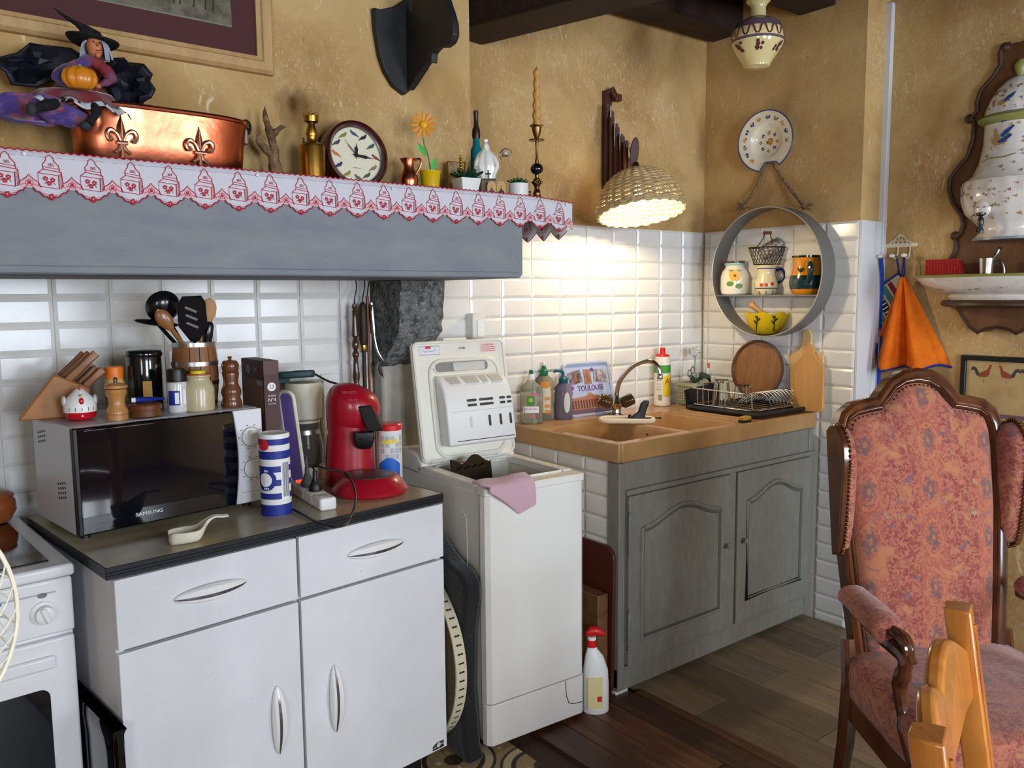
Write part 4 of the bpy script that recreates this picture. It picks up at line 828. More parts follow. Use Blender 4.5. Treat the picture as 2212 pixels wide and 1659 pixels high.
obj('lid_lip', MB().prism(rrect(.1, .016, .006, 4, LW*.47, LH), .004, .014), IVORY, lid, .002, 2)
# pink cloth over the front edge
PINK = mat('pink_cloth', (206, 166, 176), .95, sheen=.4, bump=(220, .5))
pk = MB()
def pf(u, v):
    x = .0+.175*u; drop = .012+.15*u if u < .62 else .105-.07*(u-.62)
    if v < .4: q = v/.4; return (x-.02*(1-u), .055*(1-q)+.0*q-.006*q+.012*sin(u*5), WZ+.010+.003*sin(u*9+v*5)+.010*u*(1-q))
    q = (v-.4)/.6; return (x+.012*q*sin(u*3.1), -.008-.008*sin(u*7+.5)*q-.004*sin(pi*q), WZ+.008-drop*q)
pk.surf(pf, 22, 16); a = onZ(1068, 1040, WZ)
pc = tag(obj('floor_cloth', pk, PINK, loc=w0+Vector((.004, -.002, 0)), rot=(0, 0, wa)), 'pink cloth draped over the front edge of the washing machine', 'cloth')
q = pc.modifiers.new('s', 'SOLIDIFY'); q.thickness = .006; q.offset = 1; q = pc.modifiers.new('b', 'SUBSURF'); q.levels = q.render_levels = 1

# ------------------------------------------------------------ sink unit: tiled support, cabinet, double sink
SX0, SX1, SY0, ZS = 2.034, 3.237, 2.006, .931
sup = struct(obj('wall_sink_support', MB().box(SX0+.012, SX0+.07, SY0+.02, WY-.012, 0, ZS-.07), GROUT, smooth=0), 'tiled masonry side under the sink')
tiling(sup, (SX0+.012, WY-.012), -pi/2, cuts(0, WY-.012-SY0-.02, .13, .154), cuts(.0, ZS-.07, .03, .0775))
scb = thing('sink_cabinet', 'grey painted two-door sink cabinet with arched panels', 'cabinet', (SX0, SY0, 0))
CWD = SX1-SX0; ZT = ZS-.072
obj('side_post', MB().box(.0, .032, .0, .06, .03, ZT), CABGREY, scb, .003, 2); obj('side_post', MB().box(CWD-.03, CWD, 0, .06, .03, ZT), CABGREY, scb, .003, 2)
obj('top_rail', MB().box(.032, CWD-.03, .004, .04, ZT-.115, ZT), CABGREY, scb, .002, 1); obj('rail_moulding', MB().prism([(.03, ZT-.118), (CWD+.008, ZT-.118), (CWD+.008, ZT-.098), (.03, ZT-.098)], -.012, .006), CABGREY, scb, .005, 3)
obj('plinth', MB().box(.0, CWD-.005, .004, .04, .02, .105), CABGREY, scb, .003, 2); obj('plinth_moulding', MB().box(.03, CWD-.03, -.006, .006, .098, .11), CABGREY, scb, .004, 3)
Pc = (SX0, SY0, 0); mxp = (on_plane(1578, 1200, Pc, 0)[0]); obj('centre_post', MB().box(mxp-.02, mxp+.022, -.004, .04, .105, ZT-.115), CABGREY, scb, .003, 2)
def arch(x0, x1, z0, zs, rise, n=24):
    pts = [(x0, z0), (x1, z0), (x1, zs)]
    for i in range(1, n):
        t = 1-i/n; pts.append((x0+(x1-x0)*t, zs+rise*(.5-.5*cos(2*pi*t))**1.0))
    return pts+[(x0, zs)]
def cdoor(x0, x1, z0, z1, knob_x):
    d = obj('door', MB().box(x0, x1, -.014, .004, z0, z1), CABGREY, scb, .005, 3)
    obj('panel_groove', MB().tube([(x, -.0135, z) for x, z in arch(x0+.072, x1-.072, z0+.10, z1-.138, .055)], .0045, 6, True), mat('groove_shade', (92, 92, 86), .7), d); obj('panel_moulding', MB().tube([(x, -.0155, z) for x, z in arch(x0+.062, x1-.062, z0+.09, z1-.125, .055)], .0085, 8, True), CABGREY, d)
    obj('raised_panel', MB().loft([[(x, -.013, z) for x, z in arch(x0+.07, x1-.07, z0+.098, z1-.135, .055)], [(x, -.021, z) for x, z in arch(x0+.108, x1-.108, z0+.140, z1-.182, .048)]]), CABGREY, d)
    obj('knob', MB().lathe([(.006, 0), (.005, .008), (.011, .013), (.012, .018), (.008, .023), (0, .024)], 16), CABGREY, d, loc=(knob_x, -.014, z0+(z1-z0)*.55), rot=(radians(90), 0, 0))
    return d
z0, z1 = .112, ZT-.12
dA = cdoor(.04, mxp-.022, z0, z1, mxp-.05); dB = cdoor(mxp+.024, CWD-.035, z0, z1, mxp+.06)
for d, x in ((dA, .038), ):
    for z in (z0+.10, z1-.17):
        obj('hinge', MB().lathe([(.003, -.075), (.006, -.07), (.004, -.064), (.0065, -.058), (.0065, .058), (.004, .064), (.006, .07), (.003, .075)], 10, c=(x, -.016, z+.04)), CABGREY, d)
sk_ = thing('double_sink', 'ochre resin double-bowl sink with worktop rim', 'sink', (0, 0, 0))
SINK = mat('ochre_resin', (184, 144, 94), .3, coat=.35, var=((154, 112, 66), 5, .4, .75))
def basin(x0, x1, y0, y1, zt, dep):
    mb = MB(); R = lambda k, r: [(x, y) for x, y in rrect((x1-x0)-2*k, (y1-y0)-2*k, r, 5, (x0+x1)/2, (y0+y1)/2)]
    mb.loft([[(x, y, z) for x, y in R(k, r)] for k, r, z in ((0, .03, zt), (.006, .032, zt-.012), (.02, .05, zt-dep+.03), (.05, .06, zt-dep), (.12, .05, zt-dep-.004))], cap0=False); return mb
B = ((2.062, 2.396, 2.036, 2.45), (2.426, 2.745, 2.036, 2.45))
# deck as strips round the bowls
deck = MB()
xs = [SX0, B[0][0], B[0][1], B[1][0], B[1][1], SX1]; yt = .931
for x0, x1, y0, y1 in ((xs[0], xs[5], SY0, 2.036), (xs[0], xs[5], 2.45, WY-.014), (xs[0], xs[1], 2.036, 2.45), (xs[2], xs[3], 2.036, 2.45), (xs[4], xs[5], 2.036, 2.45)): deck.box(x0, x1, y0, y1, ZS-.03, ZS)
obj('deck', deck, SINK, sk_, smooth=0)
obj('front_apron', MB().prism([(SX0, ZS-.068), (SX1, ZS-.068), (SX1, ZS+.001), (SX0, ZS+.001)], SY0-.014, SY0+.004), SINK, sk_, .008, 4)
obj('side_apron', MB().box(SX0-.014, SX0+.004, SY0-.010, WY-.014, ZS-.068, ZS+.001), SINK, sk_, .008, 4)
for b in B:
    o = obj('bowl', basin(b[0], b[1], b[2], b[3], ZS-.001, .17), SINK, sk_, smooth=70, recalc=True)
    obj('corner_fill', MB().box(b[0], b[0]+.012, b[2], b[2]+.012, ZS-.03, ZS-.001).box(b[1]-.012, b[1], b[2], b[2]+.012, ZS-.03, ZS-.001).box(b[0], b[0]+.012, b[3]-.012, b[3], ZS-.03, ZS-.001).box(b[1]-.012, b[1], b[3]-.012, b[3], ZS-.03, ZS-.001), SINK, o)
    obj('plug_hole', MB().lathe([(.02, 0), (.022, .003), (.014, .004), (0, .002)], 20, c=((b[0]+b[1])/2, (b[2]+b[3])/2, ZS-.178)), STEEL, o)
obj('overflow_hole', MB().lathe([(.004, 0), (.004, .002)], 12), BLACK, sk_, loc=(2.384, 2.2, ZS-.03), rot=(0, radians(-90), 0))
for i in range(8): obj('drain_groove', MB().tube([(2.79+.055*i, 2.06, ZS+.0005), (2.79+.055*i, 2.42, ZS+.0005)], .004, 6), SINK, sk_)

# mixer tap
p = Vector((2.515, 2.50, ZS+.0008)); s = mpp(p); tp = thing('mixer_tap', 'chrome mixer tap with swan neck and two smoked knobs', 'tap', p, face(p)+radians(8))
obj('body', MB().lathe([(15*s, 0), (16*s, 3*s), (10*s, 6*s), (9*s, 12*s), (14*s, 20*s), (15*s, 27*s), (11*s, 34*s), (7*s, 38*s), (5*s, 46*s)], 24), CHROME, tp)
obj('spout', MB().tube(bez([(0, 0, 40*s), (2*s, -4*s, 60*s), (10*s, -10*s, 82*s), (30*s, -20*s, 106*s), (52*s, -32*s, 118*s), (68*s, -40*s, 119*s), (80*s, -46*s, 108*s), (84*s, -48*s, 94*s), (84*s, -48*s, 88*s)], 40), 5*s, 12), CHROME, tp)
obj('aerator', MB().lathe([(6*s, 82*s), (6.3*s, 84*s), (6.3*s, 92*s), (5*s, 94*s)], 16, c=(84*s, -48*s, 0)), CHROME, tp)
SMOKE = mat('smoked_knob', (64, 48, 26), .15, coat=.5)
for sg in (-1, 1):
    M = frame_of((sg*8*s, 0, 24*s), (sg*34*s, 0, 36*s), (0, 1, 0)); mb = MB(); mb.loft([[M @ Vector((r*s*(1+.05*cos(6*a))*cos(a), r*s*(1+.05*cos(6*a))*sin(a), z*s)) for a in [2*pi*i/36 for i in range(36)]] for r, z in ((6, 0), (11, 5), (13, 8), (13, 28), (11, 31), (9, 31))])
    k = obj('knob', mb, SMOKE, tp); mb = MB(); mb.loft([[M @ Vector((9*s*cos(a), 9*s*sin(a), z*s)) for a in [2*pi*i/20 for i in range(20)]] for z in (30.5, 32)]); obj('knob_cap', mb, CHROME, k)

# bottles beside the sink
def bottle(name, label, px, py, prof, m, cap, capprof, sy=.62, extra=None, dy=0.):
    p = onZ(px, py, ZS); p = p+Vector((0, dy, 0)); s = mpp(p); t = thing(name, label, 'bottle', p, face(p), 'bottles beside the sink')
    obj('bottle', MB().lathe([(r*s, z*s) for r, z in prof], 28, sy=sy), m, t)
    for nm, mm, pr, yy in capprof: obj(nm, MB().lathe([(r*s, z*s) for r, z in pr], 20, sy=yy), mm, t)
    if extra: extra(t, s)
    return t
CLR = mat('clear_plastic', (222, 222, 200), .06, trans=.75, ior=1.15); CLR2 = mat('clear_plastic_orange', (206, 196, 170), .06, trans=.7, ior=1.15); CLR3 = mat('clear_plastic_violet', (186, 170, 190), .06, trans=.7, ior=1.15)
CGR = mat('cap_green', (14, 104, 66), .35); CTE = mat('pump_teal', (8, 86, 100), .35)
def lab1(t, s):
    obj('label_logo', MB().patch(-9*s, 7*s, 40*s, 60*s, -23*.62*s, 6).warp(lambda p: Vector((p.x, -sqrt(max(0, (24*s)**2-p.x**2))*.62-.0006, p.z))), mat('label_green', (70, 140, 40), .6), t)
    f = lambda dd: (lambda p: Vector((p.x, -sqrt(max(0, (24.2*s)**2-p.x**2))*.62-dd, p.z)))
    obj('label_tree', MB().disc(-1*s, 52*s, 5*s, 0).warp(f(.001)), mat('label_leaf', (160, 200, 60), .6), t); obj('label_banner', MB().patch(-18*s, 16*s, 24*s, 38*s, 0, 8).warp(f(.0006)), WHITEINK, t)
    obj('label_strip', MB().patch(-4*s, 18*s, 62*s, 66*s, 0, 6).warp(f(.0006)), mat('label_pink', (210, 110, 120), .6), t); obj('label_tag', MB().patch(0*s, 9*s, 14*s, 20*s, 0, 4).warp(f(.0006)), MATS['label_pink'], t)
    text('label_lettering', 'Fleurs de Cerisier', 4.2*s, MATS['badge_red'], t, (-1*s, -24.2*s*.62-.0016, 33*s))
bottle('dish_soap_bottle', 'clear dish soap bottle with small green cap and tree label', 1148, 914, [(20, 0), (24, 3), (24.5, 10), (24.5, 70), (22, 80), (12, 88), (8, 92), (7.5, 96)], CLR, None, [('neck', WHITEP, [(7.5, 95), (8, 97), (7, 106), (4, 107)], 1.), ('cap', CGR, [(4, 106), (4.5, 107), (4.5, 114), (2, 116)], 1.)], extra=lab1)
def lab2(t, s):
    f = lambda p: Vector((p.x, -sqrt(max(0, (22*s)**2-p.x**2))*.62-.0006, p.z)); obj('label', MB().patch(-4*s, 14*s, 12*s, 74*s, 0, 8).warp(f), mat('label_cream', (216, 208, 180), .5), t); obj('label_flash', MB().patch(-8*s, 12*s, 70*s, 84*s, 0, 8).warp(lambda p: f(p)+Vector((0, -.0004, 0))), mat('label_orange', (226, 140, 40), .5), t)
    for z in (16, 28, 44): obj('label_mark', MB().patch(2*s, 13*s, z*s, (z+7)*s, 0, 5).warp(lambda p: f(p)+Vector((0, -.0005, 0))), MATS['label_orange'], t)
bottle('dish_soap_bottle', 'waisted clear dish soap bottle with tall green cap and orange label', 1182, 908, [(19, 0), (22, 3), (23, 14), (20, 34), (17, 46), (20, 60), (22, 76), (18, 90), (9, 97)], CLR2, None, [('cap', CGR, [(8.5, 96), (9, 98), (9, 107), (6, 110), (4, 116), (4, 118)], 1.), ('nozzle', WHITEP, [(4, 118), (4, 124), (2.5, 125)], 1.)], extra=lab2, dy=.02)
def pump(t, s):
    obj('pump_head', MB().tube([(0, 0, 100*s), (-4*s, -2*s, 104*s), (-18*s, -8*s, 105*s), (-20*s, -9*s, 101*s)], 3*s, 8), CTE, t)
    f = lambda p: Vector((p.x, -sqrt(max(0, (20*s)**2-p.x**2))*.7-.0006, p.z)); obj('label', MB().surf(lambda u, v: (8*s+6.5*s*(2*u-1)*sqrt(max(0, 1-(2*v-1)**2)), 0, (14+46*v)*s), 6, 12).warp(f), mat('label_pale', (206, 212, 196), .5), t)
bottle('soap_dispenser', 'clear violet soap dispenser with teal pump', 1217, 905, [(17, 0), (20, 3), (20.5, 12), (19, 60), (16, 72), (10, 79), (8, 82)], CLR3, None, [('collar', CTE, [(9, 78), (10, 80), (10, 88), (7, 92), (3, 94)], 1.), ('stem', CTE, [(2.5, 94), (2.5, 102)], 1.)], sy=.7, extra=pump)
# souvenir tray leaning on the tiles
p = Vector((2.44, WY-.072, ZS+.004)); s = .00188
tt = thing('souvenir_tray', 'printed Toulouse souvenir tray leaning on the tiles behind the sink', 'tray', p, radians(-2))
lean = Matrix.Rotation(radians(-12), 4, 'X'); TW_, TH_ = .255, .225
base = obj('tray', MB().prism(rrect(TW_, TH_, .02, 5, 0, TH_/2), -.003, .003), mat('tray_sky', (176, 188, 216), .35), tt, .001, 1, rot=(radians(-14), 0, 0))
obj('rim', MB().tube([(x, -.006, z) for x, z in rrect(TW_, TH_, .02, 5, 0, TH_/2)], .007, 8, True), mat('tray_rim', (176, 186, 208), .35), base)
def pic(x, z, w, h, a, m, nm='photo_print'):
    c, n = cos(a), sin(a); return obj(nm, MB().flat([(x+c*u-n*v, z+n*u+c*v) for u, v in ((-w/2, -h/2), (w/2, -h/2), (w/2, h/2), (-w/2, h/2))], -.0045), m, base)
PH = [mat('print_%s' % k, a, .5, var=(b, 25, .42, .58)) for k, a, b in (('dusk', (150, 140, 170), (92, 70, 58)), ('tower', (116, 92, 140), (190, 130, 80)), ('bridge', (196, 190, 200), (110, 84, 84)))]
for x, z, w, h, a, k in ((-.07, .165, .07, .05, .18, 0), (.0, .165, .035, .06, 0, 1), (.072, .165, .07, .05, -.12, 2)): pic(x, z, w+.005, h+.005, a, INKGREY, 'print_border'); o = pic(x, z, w, h, a, PH[k]); o.location.y = -.0006
sp1 = obj('print_spire', MB().flat([(-.085, .148), (-.055, .148), (-.06, .165), (-.066, .185), (-.069, .2), (-.072, .185), (-.076, .165)], -.0056).flat([(-.012, .14), (.014, .14), (.01, .172), (.004, .185), (.001, .198), (-.003, .185), (-.01, .172)], -.0056), mat('print_stone', (150, 96, 70), .6), base)
text('lettering', 'TOULOUSE', .034, mat('plum_ink', (110, 50, 120), .5), base, (.01, -.0055, .115), (radians(90), 0, 0), sx=.86)
fac = obj('print_facade', MB().flat([(-.115, .01), (.115, .01), (.115, .075), (.025, .082), (.0, .097), (-.025, .082), (-.115, .075)], -.0046), mat('print_brick', (170, 116, 90), .6), base)
for i in range(15): obj('print_window', MB().flat([(-.108+.0155*i, .03), (-.1+.0155*i, .03), (-.1+.0155*i, .066), (-.108+.0155*i, .066)], -.0052), mat('print_dark', (96, 60, 60), .6), fac)
obj('print_square', MB().flat([(-.12, .004), (.12, .004), (.12, .026), (-.12, .026)], -.0054), mat('print_paving', (110, 84, 96), .6), base)
for x, z in ((.11, .07), (.1, .05), (-.105, .1), (-.095, .12), (.03, .195)): obj('print_violet', MB().disc(x, z, .009, -.0058, 7), mat('print_violet_ink', (120, 60, 150), .6), base)
# ------------------------------------------------------------ more things round the sink
p = Vector((2.405, 2.33, ZS+.0005)); s = mpp(p)
t = thing('vegetable_slicer', 'white-framed slicer with black grip lying across the sink divider', 'kitchen tool', p, face(p)+radians(3))
fr2 = [(x*s, y*s, 6*s) for x, y in rrect(112, 46, 18, 5)]
obj('frame', MB().tube(fr2, 5.5*s, 8, True), mat('slicer_white', (226, 214, 190), .4), t); obj('plate', MB().slab([(x*s, y*s) for x, y in rrect(100, 36, 10)], 4*s, 6*s), STEEL, t)
mb = MB(); mb.loft([[(x*s+dx*s, y*s, z*s) for x, y in rrect(w, 10, 4, 3)] for w, dx, z in ((34, 22, 8), (26, 26, 16), (17, 32, 24), (18, 38, 42), (10, 41, 48))]); obj('grip', mb, BLACK, t, .001, 1)
obj('guide_knob', MB().lathe([(4*s, 7*s), (4*s, 14*s), (2*s, 17*s)], 12, c=(6*s, 0, 0)), BLACK, t); obj('blade_pin', MB().tube([(40*s, 2*s, 9*s), (74*s, 6*s, 9*s)], 1.6*s, 6), BLACK, t)
# scouring powder bottle
p = onZ(1428, 876, ZS); p.y = min(p.y, WY-.06); s = mpp(p); t = thing('scouring_powder_bottle', 'white scouring powder bottle with green band and red spout cap', 'bottle', p, face(p))
obj('bottle', MB().lathe([(r*s, z*s) for r, z in ((16, 0), (18, 2), (18, 8), (17.3, 9), (17.3, 90), (15, 104), (14, 108))], 32), mat('bottle_white', (226, 220, 214), .4), t)
obj('cap', MB().lathe([(r*s, z*s) for r, z in ((14.5, 107), (15, 109), (14, 111), (6.5, 112), (5.5, 124), (4, 126), (0, 126))], 24), RED, t)
obj('green_band', MB().lathe([(17.5*s, 72*s), (17.6*s, 72*s), (17.6*s, 89*s), (17.5*s, 89*s)], 36, cap0=False, cap1=False), mat('band_green', (64, 150, 44), .5), t)
obj('yellow_panel', MB().surf(lambda u, v: ((2+24*u)*s, -.0008, (22+(50-8*(1-u))*v)*s), 10, 3).warp(cyl_wrap(17.3*s)), mat('panel_yellow', (234, 216, 40), .5), t)
text('brand_lettering', 'AJAX', 20*s, MATS['badge_red'], t, (0, 0, 54*s), wrap=(17.3*s+.0012, 28*s), ext=.0003)
obj('text_panel', MB().patch(-14*s, 0*s, 30*s, 66*s, -.0006).warp(cyl_wrap(17.3*s)), mat('panel_pale', (232, 226, 222), .6), t)
for z in (36, 42, 48, 56, 61): obj('print_line', MB().patch(-12*s, -2*s, z*s, (z+.9)*s, -.0009, 5).warp(cyl_wrap(17.3*s)), INKGREY, t)
for i in range(6): obj('barcode_bar', MB().patch((-9+1.6*i)*s, (-8.2+1.6*i)*s, 13*s, 26*s, -.0006, 2).warp(cyl_wrap(17.3*s)), INK, t)
# cutlery basket and what sticks out of it
bp = Vector((3.055, 2.515, ZS)); s = mpp(bp); bk = thing('cutlery_basket', 'pale green plastic lattice cutlery basket on the sink worktop', 'basket', bp, 0); BG = mat('basket_green', (176, 180, 150), .5); bw, bdp, bh = .15, .12, .105
obj('rim', MB().loft([[(x, y, bh-.014) for x, y in rrect(bw, bdp, .012)], [(x, y, bh) for x, y in rrect(bw, bdp, .012)], [(x, y, bh) for x, y in rrect(bw-.008, bdp-.008, .009)], [(x, y, bh-.014) for x, y in rrect(bw-.008, bdp-.008, .009)]], cap0=False, cap1=False), BG, bk)
obj('floor', MB().slab(rrect(bw-.02, bdp-.02, .01), .008, .012), BG, bk)
for (x0, y0, x1, y1) in ((-bw/2+.006, -bdp/2+.004, bw/2-.006, -bdp/2+.004), (bw/2-.004, -bdp/2+.006, bw/2-.004, bdp/2-.006), (bw/2-.006, bdp/2-.004, -bw/2+.006, bdp/2-.004), (-bw/2+.004, bdp/2-.006, -bw/2+.004, -bdp/2+.006)):
    mb = MB()
    for k in range(11): q = k/10; mb.tube([(x0+(x1-x0)*q, y0+(y1-y0)*q, .008), (x0+(x1-x0)*q, y0+(y1-y0)*q, bh-.01)], .0022, 4)
    for k in range(7): z = .012+.0125*k; mb.tube([(x0, y0, z), (x1, y1, z)], .0018, 4)
    o = obj('lattice', mb, BG, bk); o['kind'] = 'stuff'
for x in (-1, 1):
    for y in (-1, 1): obj('foot', MB().box(x*bw*.42-.006, x*bw*.42+.006, y*bdp*.4-.006, y*bdp*.4+.006, 0, .01), BG, bk)
top = onX(1500, 760, 3.10); db_ = thing('dish_brush', 'round-headed dish brush standing in the cutlery basket', 'brush', (bp.x, bp.y, bp.z+.02)); A = Vector((.01, .0, .02)); B_ = top-Vector((bp.x, bp.y, bp.z+.02)); mid = A.lerp(B_, .72)
obj('handle', MB().tube([A, A.lerp(B_, .4), mid, B_+Vector((.006, 0, -.01))], [.005, .006, .004, .006], 8), mat('brush_grey', (150, 156, 150), .4), db_)
fd = (CAM-top).normalized(); M = frame_of(B_+fd*.0, B_+fd, (0, 0, 1)); mb = MB(); mb.loft([[M @ Vector((r*cos(a), r*sin(a)*1.1, z)) for a in [2*pi*i/24 for i in range(24)]] for r, z in ((.02, -.012), (.024, -.006), (.024, 0), (.02, .002))]); h = obj('head', mb, mat('brush_head', (196, 200, 196), .4), db_)
rb = random.Random(2); mw_, mn = MB(), MB()
for i in range(60):
    r = .022*sqrt(rb.random()); a = rb.random()*2*pi; q = M @ Vector((r*cos(a), r*sin(a)*1.1, 0)); e = M @ Vector((r*1.25*cos(a), r*1.35*sin(a), .017)); (mw_ if r < .017 else mn).tube([q, e], .0009, 4)
o = obj('bristles', mw_, WHITEINK, h); o['kind'] = 'stuff'; o = obj('outer_bristles', mn, mat('bristle_blue', (40, 60, 120), .6), h); o['kind'] = 'stuff'
gc = MB(); gc.surf(lambda u, v: (.0+.075*(u-.5)+.01*sin(v*7), -.055+.07*(v-.5)+.01*sin(u*8), bh+.012+.02*sin(u*6.5)*cos(v*5)+.012*cos(u*11+v*4)-.02*abs(v-.45)), 16, 14)
o = tag(obj('scouring_cloth', gc, mat('dark_green_cloth', (44, 62, 44), .95, bump=(150, .5)), loc=bp+Vector((-.01, .012, .014))), 'dark green cloth crumpled on top of the cutlery basket', 'cloth'); q = o.modifiers.new('s', 'SOLIDIFY'); q.thickness = .004
gl = thing('rubber_handled_scissors', 'grey scissor handles sticking up out of the cutlery basket', 'scissors', bp+Vector((.0, .03, .02)))
for dx in (0, .022): obj('finger_ring', MB().tube([(dx-.008+.012*cos(2*pi*i/20), 0, .125+dx*.6+.016*sin(2*pi*i/20)) for i in range(20)], .003, 6, True), mat('scissor_grey', (100, 104, 92), .5), gl)
obj('blade', MB().tube([(.0, 0, .012), (.0, 0, .112)], .005, 6), STEEL, gl)
tb = thing('toothbrush', 'old white toothbrush with red bristles leaning out of the basket', 'toothbrush', bp+Vector((.055, -.03, .02))); e = onX(1530, 788, 3.17)-(bp+Vector((.055, -.03, .02)))
obj('handle', MB().tube([(0, 0, .01), e.lerp(Vector((0, 0, .01)), .4), e-Vector((.004, 0, .012)), e+Vector((.0, 0, .004))], .0028, 6), WHITEP, tb); hd_ = MB()
for i in range(4): hd_.cb((e.x-.004, e.y-.005, e.z-.012+.006*i), (.008, .010, .0045))
obj('bristle_head', hd_, mat('bristle_red', (206, 80, 60), .6), tb)
# draining mat, rack, glasses
dm = onZ(1482, 886, ZS+.02); X0, X1, Y0, Y1 = 2.86, 3.225, 2.03, 2.40
tr = thing('draining_tray', 'black plastic draining tray at the end of the sink', 'tray', (0, 0, ZS+.0045)); RUB = mat('rubber_black', (24, 24, 26), .5)
obj('tray', MB().box(X0, X1, Y0, Y1, 0, .006), RUB, tr, .003, 2); obj('rim', MB().tube([(x, y, .012) for x, y in rrect(X1-X0, Y1-Y0, .02, 5, (X0+X1)/2, (Y0+Y1)/2)], .009, 8, True), RUB, tr)
ZR = ZS+.026
rk = thing('dish_rack', 'chrome wire dish rack with plate slots on the black tray', 'dish rack', (0, 0, ZR)); w = .0022
obj('base_frame', MB().tube([(x, y, .004) for x, y in rrect(.34, .33, .02, 4, 3.045, 2.22)], .003, 6, True), CHROME, rk)
for k in range(9): obj('floor_wire', MB().tube([(2.88, 2.07+.037*k, .006), (3.21, 2.07+.037*k, .006)], w, 6), CHROME, rk)
for k in range(6): y = 2.36-.03*k; obj('fence_wire', MB().tube([(2.885, y, .006), (2.882, y, .075)], w, 6), CHROME, rk)
obj('fence_rail', MB().tube(bez([(2.882, 2.39, .075), (2.882, 2.2, .072), (2.885, 2.08, .07)], 10)+[Vector((2.885, 2.075, .01))], .0028, 6), CHROME, rk)
obj('back_rail', MB().tube([(2.95, 2.385, .01), (2.95, 2.385, .09), (3.2, 2.385, .085), (3.2, 2.385, .01)], .0025, 6), CHROME, rk)
for k in range(10):
    x = 3.0+.0235*k; obj('plate_slot', MB().tube(bez([(x, 2.06, .01), (x+.004, 2.075, .035), (x+.012, 2.11, .062), (x+.012, 2.16, .062), (x+.006, 2.2, .04), (x, 2.23, .012)], 16), w, 6), CHROME, rk)
def tumbler(name, label, px, py, rb_, rt_, h, ribs, zz):
    p = onZ(px, py, zz); s = mpp(p); t = thing(name, label, 'glass', p, face(p), 'glasses on the dish rack')
    mb = MB(); n = 48; P = [(rb_, 0), (rb_*.99, h*.1), (rt_*1.02, h*.9), (rt_, h), (rt_*.2, h), (rt_*.2, h*.93), (rt_*.9, h*.92), (rb_*.9, h*.1), (rb_*.92, 0)]
    mb.loft([[(r*s*(1+(.03*cos(12*a) if ribs and 1 <= i <= 2 else 0))*cos(a), r*s*(1+(.03*cos(12*a) if ribs and 1 <= i <= 2 else 0))*sin(a), z*s) for a in [2*pi*j/n for j in range(n)]] for i, (r, z) in enumerate(P)], cap0=False, cap1=False); o = obj('glass', mb, GLASS, t, smooth=60)
    obj('base_rim', MB().lathe([(rt_*s, h*s), (rt_*1.01*s, (h+1)*s), (rt_*.9*s, (h+1.5)*s), (0, (h+1.5)*s)], 32), GLASS, t)
tumbler('cut_glass_tumbler', 'cut-glass tumbler upside down on the dish rack', 1558, 876, 20, 15, 56, True, ZR+.009)
tumbler('glass_tumbler', 'plain glass tumbler upside down next to the wooden tray', 1604, 868, 20, 17, 36, False, ZR+.009)
bb = MB(); a, b = onX(1483, 868, 2.95), onX(1553, 858, 3.12)
pn = thing('griddle_plate', 'flat black griddle plate propped between basket and dish rack', 'griddle', (2.9, 2.435, ZS+.001), radians(-6)); obj('plate', MB().prism([(0, 0), (.20, 0), (.20, .105), (0, .085)], 0, .006), mat('black_iron', (22, 20, 20), .6), pn, .001, 1, rot=(radians(-10), 0, 0))
p = onZ(1612, 907, ZS+.01); sg = thing('sponge', 'yellow and black scouring sponge on the sink front edge', 'sponge', (p.x, max(p.y, 2.025), ZS+.0012), radians(8)); obj('foam', MB().slab(rrect(.06, .03, .006), .009, .022), mat('sponge_yellow', (190, 150, 60), .9, bump=(200, .6)), sg, .002, 2); obj('scourer', MB().slab(rrect(.06, .03, .006), 0, .009), mat('scourer_dark', (40, 40, 32), .95, bump=(200, .8)), sg, .001, 1)
# wooden tray and boards leaning on the side wall
c = onX(1635, 803, 3.19); s = mpp(c); R = 63*s; zb = ZR+.012
wt = thing('wooden_tray', 'round dark-rimmed wooden tray leaning on the tiled side wall', 'tray', (3.20, c.y, zb), 0)
M = Matrix.Translation((-.0, 0, R)) @ Matrix.Rotation(radians(-90+7), 4, 'Y')
ACA = wood('acacia', (150, 104, 58), (112, 70, 36), .4, (2, 9, 2), .2, 3, (0, 0, .6))
mb = MB(); mb.loft([[M @ Vector((r*cos(a), r*sin(a), z)) for a in [2*pi*i/48 for i in range(48)]] for r, z in ((R*.98, 0), (R*.98, .006), (0.001, .006))]); obj('plate', mb, ACA, wt)
mb = MB(); mb.loft([[M @ Vector((r*cos(a), r*sin(a), z)) for a in [2*pi*i/48 for i in range(48)]] for r, z in ((R*.95, -.001), (R, -.001), (R*1.01, .018), (R*.96, .018), (R*.93, .006))], cap0=False, cap1=False); obj('rim', mb, wood('acacia_dark', (104, 66, 36), (76, 46, 24), .4, (3, 3, 3), .2), wt)
def cboard(name, label, pxs, m, X, zb, tilt):
    """outline given in picture points on plane x = X, turned into a leaning slab"""
    P = [onX(x, y, X) for x, y in pxs]; yc = sum(q.y for q in P)/len(P); zl = min(q.z for q in P)
    t = thing(name, label, 'cutting board', (X, yc, zb)); mb = MB(); mb.loft([[(xx, q.y-yc, q.z-zl) for q in P] for xx in (-.006, .006)]); obj('board', mb, m, t, .003, 2, rot=(0, radians(tilt), 0)); return t
def boardpx(cx, w, top, neck, sh, bot, hw):
    return [(cx-w, bot-6), (cx-w+6, bot), (cx+w-6, bot+3), (cx+w, bot-4), (cx+w, sh+6), (cx+w-8, sh), (cx+hw+6, sh-8), (cx+hw, neck), (cx+hw, top+8), (cx+hw*.5, top), (cx-hw*.5, top), (cx-hw, top+8), (cx-hw, neck), (cx-hw-6, sh-8), (cx-w+8, sh), (cx-w, sh+6)]
